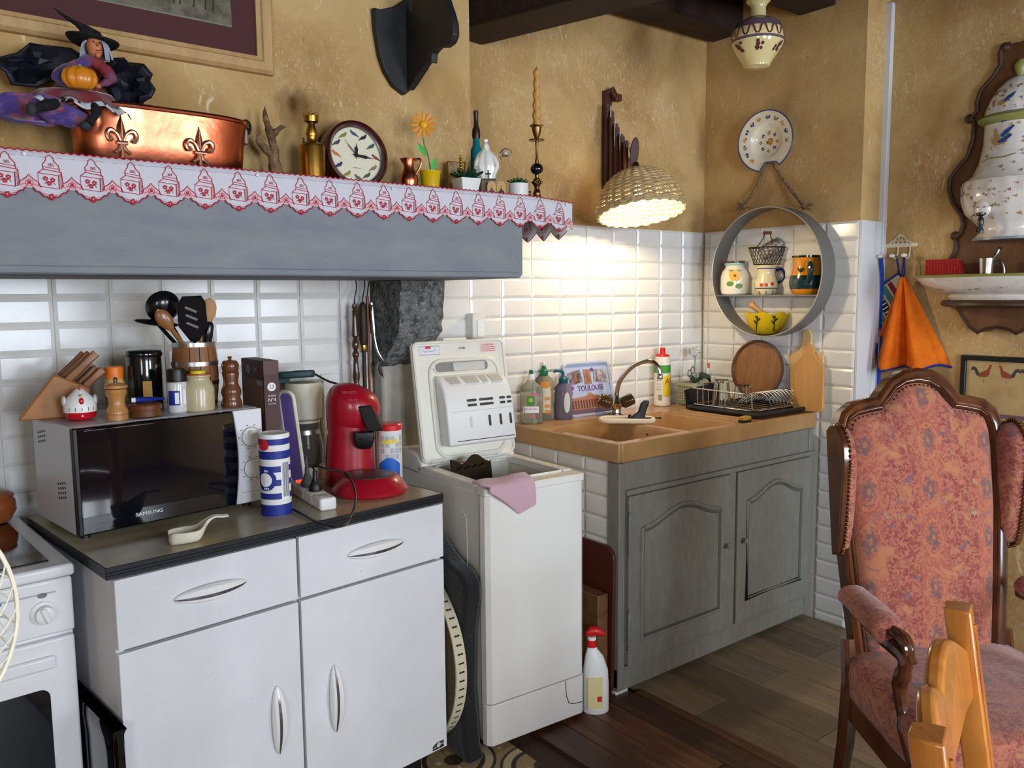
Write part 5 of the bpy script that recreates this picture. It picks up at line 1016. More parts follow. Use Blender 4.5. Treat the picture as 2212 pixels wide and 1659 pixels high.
cboard('cutting_board', 'tall pale cutting board standing behind the shorter one', boardpx(1744, 36, 712, 740, 762, 884, 10), wood('pale_board', (222, 186, 130), (204, 164, 106), .5, (7, 7, 1)), 3.228, ZS+.0012, 0)
cboard('cutting_board', 'shorter honey-coloured cutting board in front of the tall pale one', boardpx(1746, 32, 747, 768, 785, 890, 10), wood('honey_board', (206, 156, 92), (186, 134, 72), .5, (7, 7, 1)), 3.20, ZS+.0012, 3)

# ------------------------------------------------------------ round hanging shelf on the side wall
RSX = 3.14; c = onX(1650, 588, RSX); R = 139.5*mpp(c); RD = CXW-.012-RSX
rs = thing('round_wall_shelf', 'round grey metal shelf hanging by a rope on the tiles', 'shelf', (CXW-.013, c.y, c.z)); RG = mat('zinc_grey', (120, 118, 112), .45, .3)
mb = MB(); mb.loft([[(x, r*cos(a), r*sin(a)) for a in [2*pi*i/72 for i in range(72)]] for x, r in ((0, R), (-RD, R), (-RD, R-.004), (0, R-.004), (0, R))], cap0=False, cap1=False); obj('ring', mb, RG, rs)
obj('front_edge', MB().tube([(-RD, (R-.002)*cos(2*pi*i/72), (R-.002)*sin(2*pi*i/72)) for i in range(72)], .0025, 6, True), mat('bright_edge', (200, 196, 186), .35, .5), rs)
zsf = onX(1650, 637, RSX).z-c.z; hw = sqrt(R*R-zsf*zsf)-.004
obj('shelf_board', MB().box(-RD, 0, -hw, hw, zsf-.006, zsf), RG, rs, .001, 1)
ROPE = mat('hemp_rope', (140, 112, 78), .95, var=((104, 80, 52), 60, .4, .6), bump=(120, .8))
nail = onX(1660, 344, 3.235); nl = nail-Vector((CXW-.013, c.y, c.z)); ends = [onX(1606, 446, 3.2)-Vector((CXW-.013, c.y, c.z)), onX(1738, 446, 3.2)-Vector((CXW-.013, c.y, c.z))]
rp = obj('rope', MB().tube(bez([ends[0], ends[0].lerp(nl, .5)+Vector((.01, -.0, -.012)), nl+Vector((0, .008, 0)), nl+Vector((0, -.008, 0)), ends[1].lerp(nl, .5)+Vector((.01, .0, -.012)), ends[1]], 40), .0075, 8), ROPE, rs)
rf = random.Random(9)
for e in ends:
    mb = MB(); mb.sphere(e, .014, 10, 8)
    for i in range(26):
        d = Vector((rf.uniform(-.6, .3), rf.uniform(-.3, 1) if e.y > 0 else rf.uniform(-1, .3), rf.uniform(-.5, .7))).normalized(); mb.tube([e, e+d*rf.uniform(.025, .05)], [.002, .0008], 4)
    o = obj('frayed_knot', mb, ROPE, rp)
ZSH = c.z+zsf; SXM = RSX+.055
def on_shelf(px, z=ZSH): q = onX(px, 620, SXM); return Vector((SXM, q.y, z))
p = on_shelf(1587); s = mpp(p); t = thing('spice_pot', 'white spice jar with painted yellow flower and wooden lid', 'jar', p, face(p))
obj('jar', MB().lathe([(r*s, z*s) for r, z in ((24, 0), (28, 3), (30, 12), (30, 38), (27, 50), (21, 57), (20, 64), (22, 67))], 36), PORC, t); obj('lid', MB().lathe([(r*s, z*s) for r, z in ((20, 68), (21, 69), (21, 72), (0, 73))], 28), WALNUT, t); obj('rim_band', MB().lathe([(21.2*s, 63*s), (22.4*s, 66*s), (22*s, 68*s)], 32, cap0=False, cap1=False), mat('mint', (140, 190, 180), .3), t)
W30 = cyl_wrap(30*s)
for k in range(5): a = 2*pi*k/5+.3; obj('petal', MB().disc(7*s*cos(a)+0*s, 41*s+7*s*sin(a), 6*s, -.0012, 12).warp(W30), mat('petal_yellow', (226, 180, 60), .4), t)
obj('flower_heart', MB().disc(0, 41*s, 3*s, -.002, 12).warp(W30), mat('heart_red', (160, 60, 30), .4), t)
for x, z in ((-10, 24), (9, 19)): obj('painted_leaf', MB().disc(x*s, z*s, 8*s, -.0012, 10, .7).warp(W30), mat('paint_green', (100, 140, 50), .5), t)
obj('jar_scroll', MB().line([(x*s, (52+1.6*sin(x*1.3))*s) for x in range(-14, 15)], .9*s, -.001).warp(cyl_wrap(28*s)), INK, t)
p = on_shelf(1655); s = mpp(p); pit = thing('cherry_pitcher', 'small cream pitcher painted with red cherries and blue lines', 'pitcher', p, face(p)); EAR = mat('cream_earthenware', (226, 214, 170), .18, coat=.3)
prf = [(17, 0), (19, 2), (24, 16), (24, 26), (18, 42), (17, 50), (21, 60), (22, 63)]
obj('body', MB().lathe([(r*s, z*s) for r, z in prf]+[(20*s, 62*s), (15*s, 48*s)], 32), EAR, pit); obj('spout', MB().loft([[(-17*s, -4*s, 52*s), (-17*s, 4*s, 52*s), (-15*s, 0, 46*s)], [(-28*s, -1.5*s, 62*s), (-28*s, 1.5*s, 62*s), (-26*s, 0, 58*s)]]), EAR, pit, .001, 1)
obj('handle', MB().tube(bez([(19*s, 0, 52*s), (32*s, 0, 54*s), (36*s, 0, 42*s), (30*s, 0, 30*s), (22*s, 0, 24*s)], 16), 3*s, 8), mat('cobalt', (30, 44, 110), .3), pit)
for x in (-10, 0, 13): obj('cherry', MB().disc(x*s, 21*s+(2*s if x > 5 else 0), 4.2*s, -.001, 12).warp(cyl_wrap(24*s)), mat('cherry_red', (206, 66, 40), .4), pit)
for z, r in ((13, 22.8), (55, 19.2)): obj('blue_line', MB().lathe([(r*s, z*s), ((r+.6)*s, z*s), ((r+.9)*s, (z+2)*s), (r*s, (z+2)*s)], 32, cap0=False, cap1=False), MATS['cobalt'], pit)
for x in (-14, 0, 14): obj('blue_stroke', MB().line([(x*s, 1*s), (x*1.3*s, 13*s)], 2*s, -.001).warp(cyl_wrap(21*s)), MATS['cobalt'], pit)
wb = thing('wire_basket', 'small dark wire basket with foil perched on the cherry pitcher', 'basket', p+Vector((0, 0, 64*s)), face(p)); WIRE = mat('rusty_wire', (62, 44, 34), .6, .6); R1, R2, H = 27*s, 38*s, 37*s
for r, z in ((R1, 1*s), (R2, H)): obj('hoop', MB().tube([(r*cos(2*pi*i/32), r*.7*sin(2*pi*i/32), z) for i in range(32)], 1.2*s, 6, True), WIRE, wb)
mb = MB()
for i in range(28):
    for d in (1, -1):
        a = 2*pi*i/28; b = a+d*.5; mb.tube([(R1*cos(a), R1*.7*sin(a), 1*s), (.5*(R1+R2)*cos((a+b)/2), .5*(R1+R2)*.7*sin((a+b)/2), H/2), (R2*cos(b), R2*.7*sin(b), H)], .5*s, 4)
o = obj('wire_netting', mb, WIRE, wb); o['kind'] = 'stuff'
for sg in (-1, 1): obj('bail_wire', MB().tube([(sg*22*s, -20*s*.0, H), (sg*8*s, 0, H+20*s), (sg*5*s, 0, H+30*s)], 1.1*s, 6), WIRE, wb)
obj('grip', MB().tube([(-9*s, 0, H+31*s), (9*s, 0, H+31*s)], 3.4*s, 10), mat('grip_wood', (120, 66, 40), .5), wb)
fo = MB(); rfo = random.Random(4)
fo.surf(lambda u, v: (24*s*sin(pi*v)*cos(2*pi*u)*(1+.25*noise.noise(Vector((cos(2*pi*u)*3, sin(2*pi*u)*3, v*6))))+(v*26-4)*s, 15*s*sin(pi*v)*sin(2*pi*u)*(1+.25*noise.noise(Vector((cos(2*pi*u)*4, sin(2*pi*u)*4, v*7)))), 8*s+50*s*v), 26, 22, True)
foil = tag(obj('foil_packet', fo, mat('aluminium_foil', (206, 200, 200), .22, 1., bump=(90, 1.)), loc=p+Vector((0, 0, 65*s)), rot=(0, 0, face(p)), smooth=8), 'crumpled aluminium foil packet in the wire basket', 'packet')
p = on_shelf(1741); s = mpp(p); t = thing('glazed_jug', 'orange and dark green glazed jug on the round shelf', 'jug', p, face(p)); OG = mat('glaze_orange', (214, 136, 24), .2, coat=.4); DG = mat('glaze_teal', (16, 46, 48), .2, coat=.4)
J = [(24, 0), (30, 6), (34, 20), (34, 32), (30, 46), (27, 60), (27, 74), (30, 80)]
obj('body', MB().lathe([(r*s, z*s) for r, z in J]+[(27*s, 80*s), (24*s, 60*s), (28*s, 40*s), (24*s, 6*s)], 36), OG, t); obj('teal_band', MB().lathe([(32.4*s, 12*s), (34.7*s, 20*s), (34.7*s, 32*s), (32.6*s, 41*s), (32*s, 41*s), (33.5*s, 30*s), (32*s, 12*s)], 36, cap0=False, cap1=False), DG, t); obj('dark_rim', MB().lathe([(28*s, 78*s), (30.8*s, 79*s), (30.8*s, 83*s), (27*s, 83*s)], 36, cap0=False, cap1=False), BLACKGLOSS, t)
obj('handle', MB().tube(bez([(6*s, -26*s, 66*s), (8*s, -44*s, 62*s), (8*s, -46*s, 44*s), (4*s, -34*s, 26*s)], 16), 6*s, 10), DG, t)
for x, k in ((-16, -1), (-8, 1), (-12, 0)): obj('painted_leaf', MB().flat([((-12)*s, 46*s), ((x-2+k)*s, 52*s), ((x+k*2)*s, 59*s), ((x+3)*s, 52*s)], -.0014).warp(cyl_wrap(29.6*s)), DG, t)
p = onX(1656, 722, SXM); p.x = SXM; s = mpp(p); q = R-.004; dz = sqrt(q*q-(p.y-c.y)**2); p.z = c.z-dz+.003
t = thing('lemon_bowl', 'yellow scalloped bowl with green sprigs at the bottom of the round shelf', 'bowl', p, face(p)); YB_ = mat('bowl_yellow', (206, 172, 18), .18, coat=.4)
mb = MB(); rings = []
for r, z in ((14, 0), (22, 3), (38, 18), (46, 36), (48, 47), (45, 47), (35, 18), (16, 5)):
    rings.append([(r*s*(1+.05*cos(7*a)*(z/47))*cos(a), r*.62*s*(1+.05*cos(7*a)*(z/47))*sin(a), z*s+(2.5*s*cos(7*a)*(z/47)**3)) for a in [2*pi*i/56 for i in range(56)]])
mb.loft(rings); obj('bowl', mb, YB_, t, smooth=60)
for x in (-22, 14): obj('painted_sprig', MB().line([((x+.06*z)*s, z*s) for z in range(8, 42, 3)], 2.2*s).line([((x+1)*s, 24*s), ((x-4)*s, 31*s)], 3*s).line([((x+2)*s, 30*s), ((x+8)*s, 36*s)], 3*s).line([((x+2)*s, 36*s), ((x-2)*s, 41*s)], 3*s).warp(lambda v: Vector((v.x, -.62*(24+(v.z/s-3)*.72)*s*sqrt(max(.1, 1-(v.x/(50*s))**2))-.004, v.z))), DG, t)
pe = thing('pestle', 'small wooden pestle leaning in the yellow bowl', 'pestle', p+Vector((0, 0, 30*s)), face(p)); obj('shaft', MB().tube([(6*s, 0, 0), (-14*s, 0, 20*s), (-30*s, 0, 32*s)], [4*s, 5*s, 7*s], 12), OAK, pe); obj('knob', MB().sphere((-31*s, 0, 33*s), 7.6*s, 12, 8), OAK, pe)
for dx, y in ((1628, 0), (1684, 0)): p2 = on_shelf(dx); tag(obj('coin', MB().lathe([(.012, 0), (.013, .001), (.012, .003)], 20), mat('coin_metal', (150, 130, 100), .3, .9), loc=(RSX+.02, p2.y, ZSH)), 'flat coin lying on the round shelf beside the %s' % ('spice jar' if dx < 1650 else 'orange jug'), 'coin')
# barber's bowl on the wall
c2 = onX(1652, 305, 3.20); s = mpp(c2); bbw = thing('barber_bowl', 'painted faience shaving bowl with a notched rim hung on the wall', 'plate', (CXW, c2.y, c2.z), 0)
M0 = Matrix.Translation((-.012, 0, 0)) @ Matrix.Rotation(radians(-90), 4, 'Y') @ Matrix.Rotation(radians(6), 4, 'X')
R = 64*s; FA = mat('faience', (226, 218, 196), .15, coat=.4)
def bowlpt(r, a, z):
    x, y = r*cos(a), r*sin(a); return M0 @ Vector((x, y, z))
nc = Vector((-R*1.02, R*-.22)); nr = R*.36
mb = MB(); rings = []
for rr, z in ((0.02, .006), (.34, .008), (.50, .018), (.56, .030), (.62, .034), (.8, .038), (1., .044), (.99, .040), (.6, .028), (.5, .006), (.3, 0.), (.02, 0)):
    ring = []
    for i in range(96):
        a = 2*pi*i/96; v = Vector((R*rr*cos(a), R*rr*sin(a))); d = v-nc
        if d.length < nr: v = nc+d.normalized()*nr
        ring.append(M0 @ Vector((v.x, v.y, z)))
    rings.append(ring)
mb.loft(rings, cap0=False, cap1=False); obj('bowl', mb, FA, bbw, smooth=60)
edge = []
for i in range(96):
    a = 2*pi*i/96; v = Vector((R*cos(a), R*sin(a))); d = v-nc
    if d.length < nr: v = nc+d.normalized()*nr
    edge.append(M0 @ Vector((v.x, v.y, .043)))
obj('blue_rim', MB().tube(edge, .003, 6, True), mat('rim_blue', (52, 66, 120), .3), bbw)
rfl = random.Random(11)
def flower(parent, pt, size, m, petals=6, heart=None):
    mb = MB(); z0 = 0.0
    for k in range(petals):
        a = 2*pi*k/petals+rfl.random(); ce = (pt[0]+size*.62*cos(a), pt[1]+size*.62*sin(a)); mb.loft([[M0 @ Vector((ce[0]+size*.36*cos(b), ce[1]+size*.36*sin(b), pt[2]+zz)) for b in [2*pi*j/7 for j in range(7)]] for zz in (0, .0007)])
    return obj('painted_flower', mb, m, parent)
PB, PO, PG = mat('paint_blue', (48, 66, 120), .4), mat('paint_orange', (206, 140, 70), .4), mat('paint_sage', (130, 124, 96), .4)
for a, m in ((20, PO), (40, PB), (62, PB), (80, PO), (100, PG), (-5, PB), (-28, PG), (-50, PO), (-72, PB), (-95, PG), (120, PB), (142, PO)): r = .8*R; flower(bbw, (r*cos(radians(a)), r*sin(radians(a)), .0385), .012, m)
flower(bbw, (0, -.005, .0085), .017, mat('paint_ochre', (196, 132, 30), .4), 7)
for a in range(0, 360, 45): flower(bbw, (.3*R*cos(radians(a)), .3*R*sin(radians(a)), .0085), .008, PB if a % 90 else PG)

# ------------------------------------------------------------ painted ceramic pendant
p = onX(1635, 146, 2.8); s = mpp(p); pd = thing('ceramic_pendant', 'painted ceramic bottle-shaped pendant hanging from the ceiling', 'pendant lamp', p, face(p))
PCM = mat('pendant_cream', (222, 206, 150), .12, coat=.5)
obj('body', MB().lathe([(r*s, z*s) for r, z in ((24, 0), (27, 1), (28, 6), (36, 18), (50, 38), (55, 50), (55.5, 62), (52, 78), (44, 90), (32, 97), (20, 102), (17, 108), (16, 124), (19, 130), (25, 136), (26, 142), (20, 147), (20, 160))], 40), PCM, pd)
MAUVE = mat('glaze_mauve', (104, 84, 96), .2, coat=.3); PU = mat('glaze_plum', (104, 44, 40), .3)
for r0, z0, r1, z1, m in ((55.7, 50, 55.8, 55, MAUVE), (53, 76, 45, 90, MAUVE), (44, 90.5, 21, 102.5, mat('glaze_brown', (92, 72, 66), .3, var=((170, 150, 120), 60, .5, .6)))): obj('glaze_band', MB().lathe([(r0*s-.001, z0*s), ((r0+.6)*s, z0*s), ((r1+.6)*s, z1*s), (r1*s-.001, z1*s)], 40, cap0=False, cap1=False), m, pd)
for k in range(14):
    a = 2*pi*k/14; mb = MB()
    for sg in (-1, 1): mb.line([(sg*1.0*s, 57*s), (sg*5*s, 62*s), (sg*7*s, 70*s), (sg*10*s, 76*s)], 3.4*s, -.001)
    obj('painted_frond', mb.warp(cyl_wrap(55.3*s)), PU, pd, rot=(0, 0, a))
for k in range(7):
    a = 2*pi*k/7+.1; mb = MB()
    for i in range(9): mb.disc(rfl.uniform(-8, 8)*s, rfl.uniform(28, 43)*s, 3.2*s, 0, 7)
    obj('painted_posy', mb.warp(lambda v: Vector(((45.5+(v.z/s-30)*.72)*s*sin(v.x/(48*s)), -(45.5+(v.z/s-30)*.72)*s*cos(v.x/(48*s)), v.z))), mat('glaze_aubergine', (94, 48, 52), .3), pd, rot=(0, 0, a))
obj('suspension_rod', MB().lathe([(5*s, 158*s), (5*s, CEIL-p.z)], 12), BRASS, pd); obj('ceiling_rose', MB().lathe([(22*s, CEIL-p.z-.03), (22*s, CEIL-p.z)], 20), BRASS, pd)
# ------------------------------------------------------------ wicker wall lamp on a folding wooden arm
LX = 2.535
pl_ = onY(1308, 215, WY); zt_ = onY(1308, 198, WY).z; zb_ = onY(1296, 425, WY).z
lp = thing('scissor_wall_lamp', 'wicker-shaded lamp on a folding dark wooden wall arm', 'wall lamp', (pl_.x, WY, 0))
DW = wood('lamp_wood', (84, 46, 34), (58, 30, 22), .45, (5, 5, 1.4)); LCORD = mat('lamp_cord', (206, 196, 176), .7)
obj('wall_plate', MB().box(-.022, .022, -.018, 0, zb_-.04, zt_), DW, lp, .003, 2)
obj('plate_knob', MB().cb((.03, -.04, zt_-.03), (.035, .03, .03)), DW, lp, .005, 2); obj('top_bracket', MB().tube([(0, -.012, zt_-.01), (.01, -.03, zt_+.005), (.022, -.04, zt_-.03)], .014, 10), DW, lp)
tips = [(1313, 225, 345), (1322, 252, 350), (1333, 274, 352), (1344, 293, 352), (1352, 303, 350)]
for i, (px, ya, yb) in enumerate(tips):
    Y = WY-.05-.034*i; a = onY(px-1, ya, Y); b = onY(px+3, 410, Y); w = .011
    x = onY(px, (ya+yb)/2, Y).x-pl_.x; za = a.z; zb2 = max(onY(px, 405, Y).z, 1.80)
    obj('arm_slat', MB().prism(rrect(.018, za-zb2, .008, 4, 0, (za+zb2)/2), -.006, .006), DW, lp, loc=(x, Y-WY, 0), rot=(0, 0, radians(-20)))
    obj('arm_slat', MB().prism(rrect(.018, za-zb2-.03, .008, 4, 0, (za+zb2)/2-.015), -.006, .006), DW, lp, loc=(x+.006, Y-WY-.016, 0), rot=(0, 0, radians(-20)))
    zc1, zc2 = za-.012, onY(px, yb, Y).z
    obj('cord_run', MB().tube(bez([(x-.006, Y-WY-.024, zc1), (x-.012, Y-WY-.028, zc1*.7+zc2*.3), (x-.008, Y-WY-.026, zc1*.3+zc2*.7), (x+.001, Y-WY-.024, zc2)], 12), .0022, 6), LCORD, lp)
e = onY(1370, 330, WY-.25); ex, ey = e.x-pl_.x, -.25
hp = obj('hand_plate', MB().prism(ell(.018, .062, 24, 0, 0), -.007, .007), DW, lp, .002, 2, loc=(ex, ey, e.z), rot=(0, radians(6), radians(-35)))
sc = onY(1374, 372, WY-.265); cx_, cy_, cz_ = sc.x-pl_.x, -.265, sc.z
obj('lamp_holder', MB().lathe([(.012, 0), (.016, .004), (.014, .03), (.008, .045)], 16, c=(cx_, cy_, cz_-.005)), BLACK, lp)
obj('lamp_joint', MB().tube([(cx_, cy_, cz_+.03), (ex+.002, ey, e.z-.05)], .006, 8), BLACK, lp)
# wicker shade: upright stakes and woven rounds
WK = mat('wicker', (196, 174, 128), .65, var=((164, 138, 94), 40, .4, .65)); RS, HS = .172, .165; tilt = Matrix.Translation((cx_, cy_, cz_)) @ Matrix.Rotation(radians(-13), 4, 'X') @ Matrix.Rotation(radians(3), 4, 'Y')
def shr(t): return .045+(RS-.045)*(sin(t*pi/2)**.8)       # radius at t (0 top, 1 mouth)
def shz(t): return -HS*(t**1.35)
sh = obj('shade', MB().tube([tilt @ Vector((.046*cos(2*pi*i/28), .046*sin(2*pi*i/28), 0)) for i in range(28)], .006, 8, True), WK, lp)
NST = 26
for i in range(NST):
    a = 2*pi*i/NST; obj('stake', MB().tube([tilt @ Vector((shr(k/10)*cos(a), shr(k/10)*sin(a), shz(k/10))) for k in range(11)], .0032, 6), WK, sh)
for k in range(23):
    t_ = .06+.92*k/22; rr, zz = shr(t_), shz(t_); n = NST*4
    obj('weave_round', MB().tube([tilt @ Vector(((rr+.0055*cos(NST/2*a+k*pi))*cos(a), (rr+.0055*cos(NST/2*a+k*pi))*sin(a), zz)) for a in [2*pi*j/n for j in range(n)]], .0052, 5, True, 1.0), WK, sh)
for d in (-.004, .006): obj('mouth_rim', MB().tube([tilt @ Vector(((RS+.002+.004*sin(24*a))*cos(a), (RS+.002+.004*sin(24*a))*sin(a), -HS+d+.003*cos(24*a))) for a in [2*pi*j/96 for j in range(96)]], .0062, 6, True), WK, sh)
bl = tilt @ Vector((0, 0, -.085))
obj('bulb', MB().lathe([(.012, .035), (.014, .02), (.026, 0), (.030, -.018), (.026, -.036), (.014, -.047), (0, -.05)], 24, c=bl), mat('lit_bulb', (255, 240, 210), .3, emit=((255, 226, 170), 30)), lp)
L = bpy.data.lights.new('lamp_light', 'POINT'); L.energy = 11; L.color = (1., .80, .50); L.shadow_soft_size = .03
lo = bpy.data.objects.new('lamp_light', L); COL.objects.link(lo); wl = Vector((pl_.x, WY, 0))+bl; lo.location = (wl.x, wl.y, wl.z-.058)

# ------------------------------------------------------------ conduit, coat hooks, towels on the far wall
ycd = onX(1911, 200, DXW-.02).y
struct(obj('trim_4', MB().box(DXW-.026, DXW-.0, ycd-.022, ycd+.022, .0, onX(1915, 12, DXW).z), mat('conduit_white', (206, 206, 208), .45), bevel=.003), 'white plastic cable trunking running up the wall')
def D(px, py, out=0.): return onX(px, py, DXW-out)
a, b = D(1908, 532), D(1984, 532); hk = thing('hook_rack', 'small white openwork hook rack with three knobs', 'hook rack', (DXW, (a.y+b.y)/2, a.z), -pi/2); W = abs(a.y-b.y); s = mpp(a); IV = mat('ivory_iron', (214, 200, 170), .4)
obj('bar', MB().prism(rrect(W, .016, .007, 4), -.006, 0), IV, hk, .001, 1)
mb = MB(); mb.tube(bez([(-W*.36, -.003, .006), (-W*.2, -.003, .018), (-W*.1, -.003, .034), (0, -.003, .044), (W*.1, -.003, .034), (W*.2, -.003, .018), (W*.36, -.003, .006)], 24), .0028, 6)
for x in (-.24, -.12, 0, .12, .24): mb.tube([(W*x+.008*cos(2*pi*i/14), -.003, .013+.008*sin(2*pi*i/14)) for i in range(14)], .0018, 5, True)
mb.tube([(.009*cos(2*pi*i/14), -.003, .031+.009*sin(2*pi*i/14)) for i in range(14)], .0018, 5, True); obj('openwork_crest', mb, IV, hk)
hx = []
for px in (1915, 1941, 1967):
    u = -(D(px, 540).y-(a.y+b.y)/2); hx.append(u)
    h = obj('hook', MB().tube(bez([(u, -.004, -.006), (u, -.008, -.035), (u, -.02, -.055), (u, -.045, -.05)], 14), .003, 6), IV, hk); obj('knob', MB().sphere((u, -.052, -.044), (.013, .010, .0085), 14, 10), PORC, h)
hz = a.z-.05
# hook world positions: x = DXW-.045, y = mid - u
ym = (a.y+b.y)/2
ORG = mat('orange_towelling', (240, 122, 14), .95, bump=(260, .6), var=((226, 104, 8), 30, .4, .7)); NAVY = mat('navy_trim', (34, 38, 120), .85)
apex = Vector((DXW-.05, ym-hx[2], onX(1966, 598, DXW-.05).z)); bl_ = onX(1868, 778, DXW-.05); br_ = onX(2044, 792, DXW-.05); zbt = (bl_.z+br_.z)/2
tw = thing('orange_towel', 'bright orange towel with navy edging hanging from the third hook', 'towel', (apex.x, apex.y, 0)); yl, yr = bl_.y-apex.y, br_.y-apex.y
def towf(u, v):
    v2 = v**.82; y = (yl+(yr-yl)*u)*(.06+.94*v); fold = .042*math.copysign(abs(sin(u*pi*4.6+.4))**.7, sin(u*pi*4.6+.4))+.010*sin(u*pi*10.3)
    z = apex.z+(zbt-apex.z)*v+.022*v*sin(pi*u)*(-1)+.012*v*sin(u*pi*5.2); return (-.0+fold*v2-.02*v*sin(pi*u)+.012*v, y, z)
mb = MB(); mb.surf(towf, 60, 24); o = obj('towel', mb, ORG, tw); q = o.modifiers.new('s', 'SOLIDIFY'); q.thickness = .005
obj('edging', MB().tube([Vector(towf(i/60, 1.0))+Vector((0, 0, -.003)) for i in range(61)], .0065, 6), NAVY, tw)
obj('hanging_loop', MB().tube(bez([(0, 0, apex.z-.004), (.003, .006, apex.z+.02), (0, 0, hz+.008), (-.003, -.006, apex.z+.02), (0, 0, apex.z-.004)], 16), .003, 6), NAVY, tw)
ph = thing('pot_holder', 'patterned patchwork pot holder with blue border hanging behind the orange towel', 'pot holder', (DXW-.014, ym-hx[1], hz)); yz = lambda px, py: (onX(px, py, DXW-.014)-Vector((DXW-.014, ym-hx[1], hz)))
P = [yz(*q) for q in ((1942, 590), (1857, 655), (1893, 712), (1985, 660))]
mb = MB(); mb.loft([[(x, q.y, q.z) for q in P] for x in (-.005, .004)]); pad = obj('pad', mb, mat('pad_cream', (206, 186, 150), .9), ph, .003, 2)
obj('border', MB().tube([(-.002, q.y, q.z) for q in P], .0065, 6, True), NAVY, ph); obj('loop', MB().tube([(0, P[0].y, P[0].z), (0, P[0].y*.6, P[0].z*.5), (0, 0, .004)], .004, 6), NAVY, ph)
def pq(u, v): return P[1].lerp(P[0], u).lerp(P[2].lerp(P[3], u), v)
for u0, u1, m in ((.04, .16, INK), (.2, .3, mat('patch_teal', (60, 120, 110), .9)), (.33, .5, INK), (.54, .66, MATS['patch_teal']), (.7, .8, mat('patch_wine', (130, 30, 40), .9))):
    c_ = [pq(u0, .06), pq(u1, .06), pq(u1, .94), pq(u0, .94)]; obj('patch', MB().add([(-.0062, q.y, q.z) for q in c_], [(0, 1, 2, 3)]), m, pad)
    if m is INK:
        for k in range(7): c_ = [pq(u0+.015, .1+.12*k), pq(u1-.015, .1+.12*k), pq(u1-.015, .13+.12*k), pq(u0+.015, .13+.12*k)]; obj('patch_print', MB().add([(-.0068, q.y, q.z) for q in c_], [(0, 1, 2, 3)]), WHITEINK, pad)
ap = thing('apron_strap', 'long blue apron strap hanging from the first hook', 'strap', (DXW-.025, ym-hx[0], hz)); obj('strap', MB().tube(bez([(-.02, .0, .006), (.0, .0, -.1), (.004, .002, -.4), (.0, -.004, -.62)], 20), .008, 6, False, .3), mat('strap_blue', (24, 60, 150), .9), ap); obj('tie', MB().tube(bez([(-.01, .006, -.36), (.0, .02, -.5), (.0, .028, -.6)], 14), .005, 6, False, .4), MATS['strap_blue'], ap)

# ------------------------------------------------------------ wall fountain: board, urn, basin, bracket
FY = onX(2181, 300, DXW-.08).y
OAKD = wood('fountain_oak', (110, 72, 42), (82, 50, 28), .5, (4, 4, 1.2)); MOULD = wood('fountain_mould', (72, 48, 32), (50, 32, 22), .45, (4, 4, 1.2))
outl = [(2188, 96), (2172, 104), (2166, 118), (2168, 140), (2150, 168), (2125, 196), (2116, 222), (2117, 240), (2104, 256), (2110, 268), (2108, 300), (2096, 338), (2076, 362), (2058, 386), (2056, 412), (2064, 440), (2082, 466), (2086, 486), (2080, 504), (2068, 516), (2070, 530), (2068, 545), (2056, 562), (2036, 580), (2030, 600)]
H_ = [(D(x, y).y-FY, D(x, y).z) for x, y in outl]; full = H_+[(-y, z) for y, z in H_[::-1]]
fb = thing('fountain_board', 'shaped dark oak backboard of the wall fountain', 'backboard', (DXW, FY, 0))
mb = MB(); mb.loft([[(x, y, z) for y, z in full] for x in (-.001, -.016)]); obj('board', mb, OAKD, fb)
obj('moulding', MB().tube([(-.02, y, z) for y, z in full], .0085, 8), MOULD, fb)
for px, py in ((2176, 104), (2100, 258), (2068, 510)):
    q = D(px, py); y = q.y-FY
    for sg in (1, -1): obj('scroll', MB().lathe([(.016, 0), (.018, .006), (.014, .014), (.006, .018), (.0, .019)], 20), MOULD, fb, loc=(-.014, sg*y, q.z), rot=(0, radians(-90), 0))
FNT = mat('faience_fountain', (222, 216, 208), .16, coat=.4, var=((206, 196, 190), 20, .5, .7)); OLV = mat('glaze_olive', (140, 144, 76), .3)
s = mpp(Vector((DXW-.08, FY, 2.0))); zof = lambda py: onX(2181, py, DXW-.09).z
ur = thing('fountain_urn', 'tall faience fountain urn painted with birds and flowers', 'urn', (DXW-.018, FY, 0), -pi/2)
def ulathe(prof, m, nm, parent=ur, flute=0.):
    mb = MB(); n = 72; rings = []
    for r, py in prof: rings.append([((r*s*(1+flute*cos(18*a)))*cos(a), -(r*s*(1+flute*cos(18*a)))*.8*abs(sin(a)) if 0 < j < n//2 else 0, zof(py)) for j, a in [(j, pi+pi*j/(n//2)) for j in range(n//2+1)]])
    mb.loft(rings); return obj(nm, mb, m, parent, smooth=50)
ulathe([(78, 512), (74, 508), (66, 500), (64, 488), (72, 478), (96, 454), (105, 425), (106, 395), (102, 384)], FNT, 'belly', flute=.012); ulathe([(103, 385), (86, 372), (74, 345), (66, 305), (65, 262)], FNT, 'body')
ulathe([(66, 262), (78, 254), (80, 248), (68, 240)], OLV, 'rim'); ulathe([(67, 242), (64, 225), (56, 205), (44, 184), (26, 166), (12, 158), (4, 157)], FNT, 'lid', flute=.01); ulathe([(6, 158), (9, 150), (13, 140), (12, 130), (6, 122), (1, 120)], OLV, 'finial')
ulathe([(79, 516), (79, 511), (70, 509)], mat('glaze_bluegrey', (130, 140, 150), .3), 'foot')
def urad(py):
    pf = [(158, 12), (184, 44), (205, 56), (225, 64), (242, 67), (262, 65), (305, 66), (345, 74), (372, 86), (385, 103), (395, 106), (425, 105), (454, 96), (478, 72), (500, 66)]
    for (a, ra), (b, rb_) in zip(pf, pf[1:]):
        if a <= py <= b: return ra+(rb_-ra)*(py-a)/(b-a)
    return 60
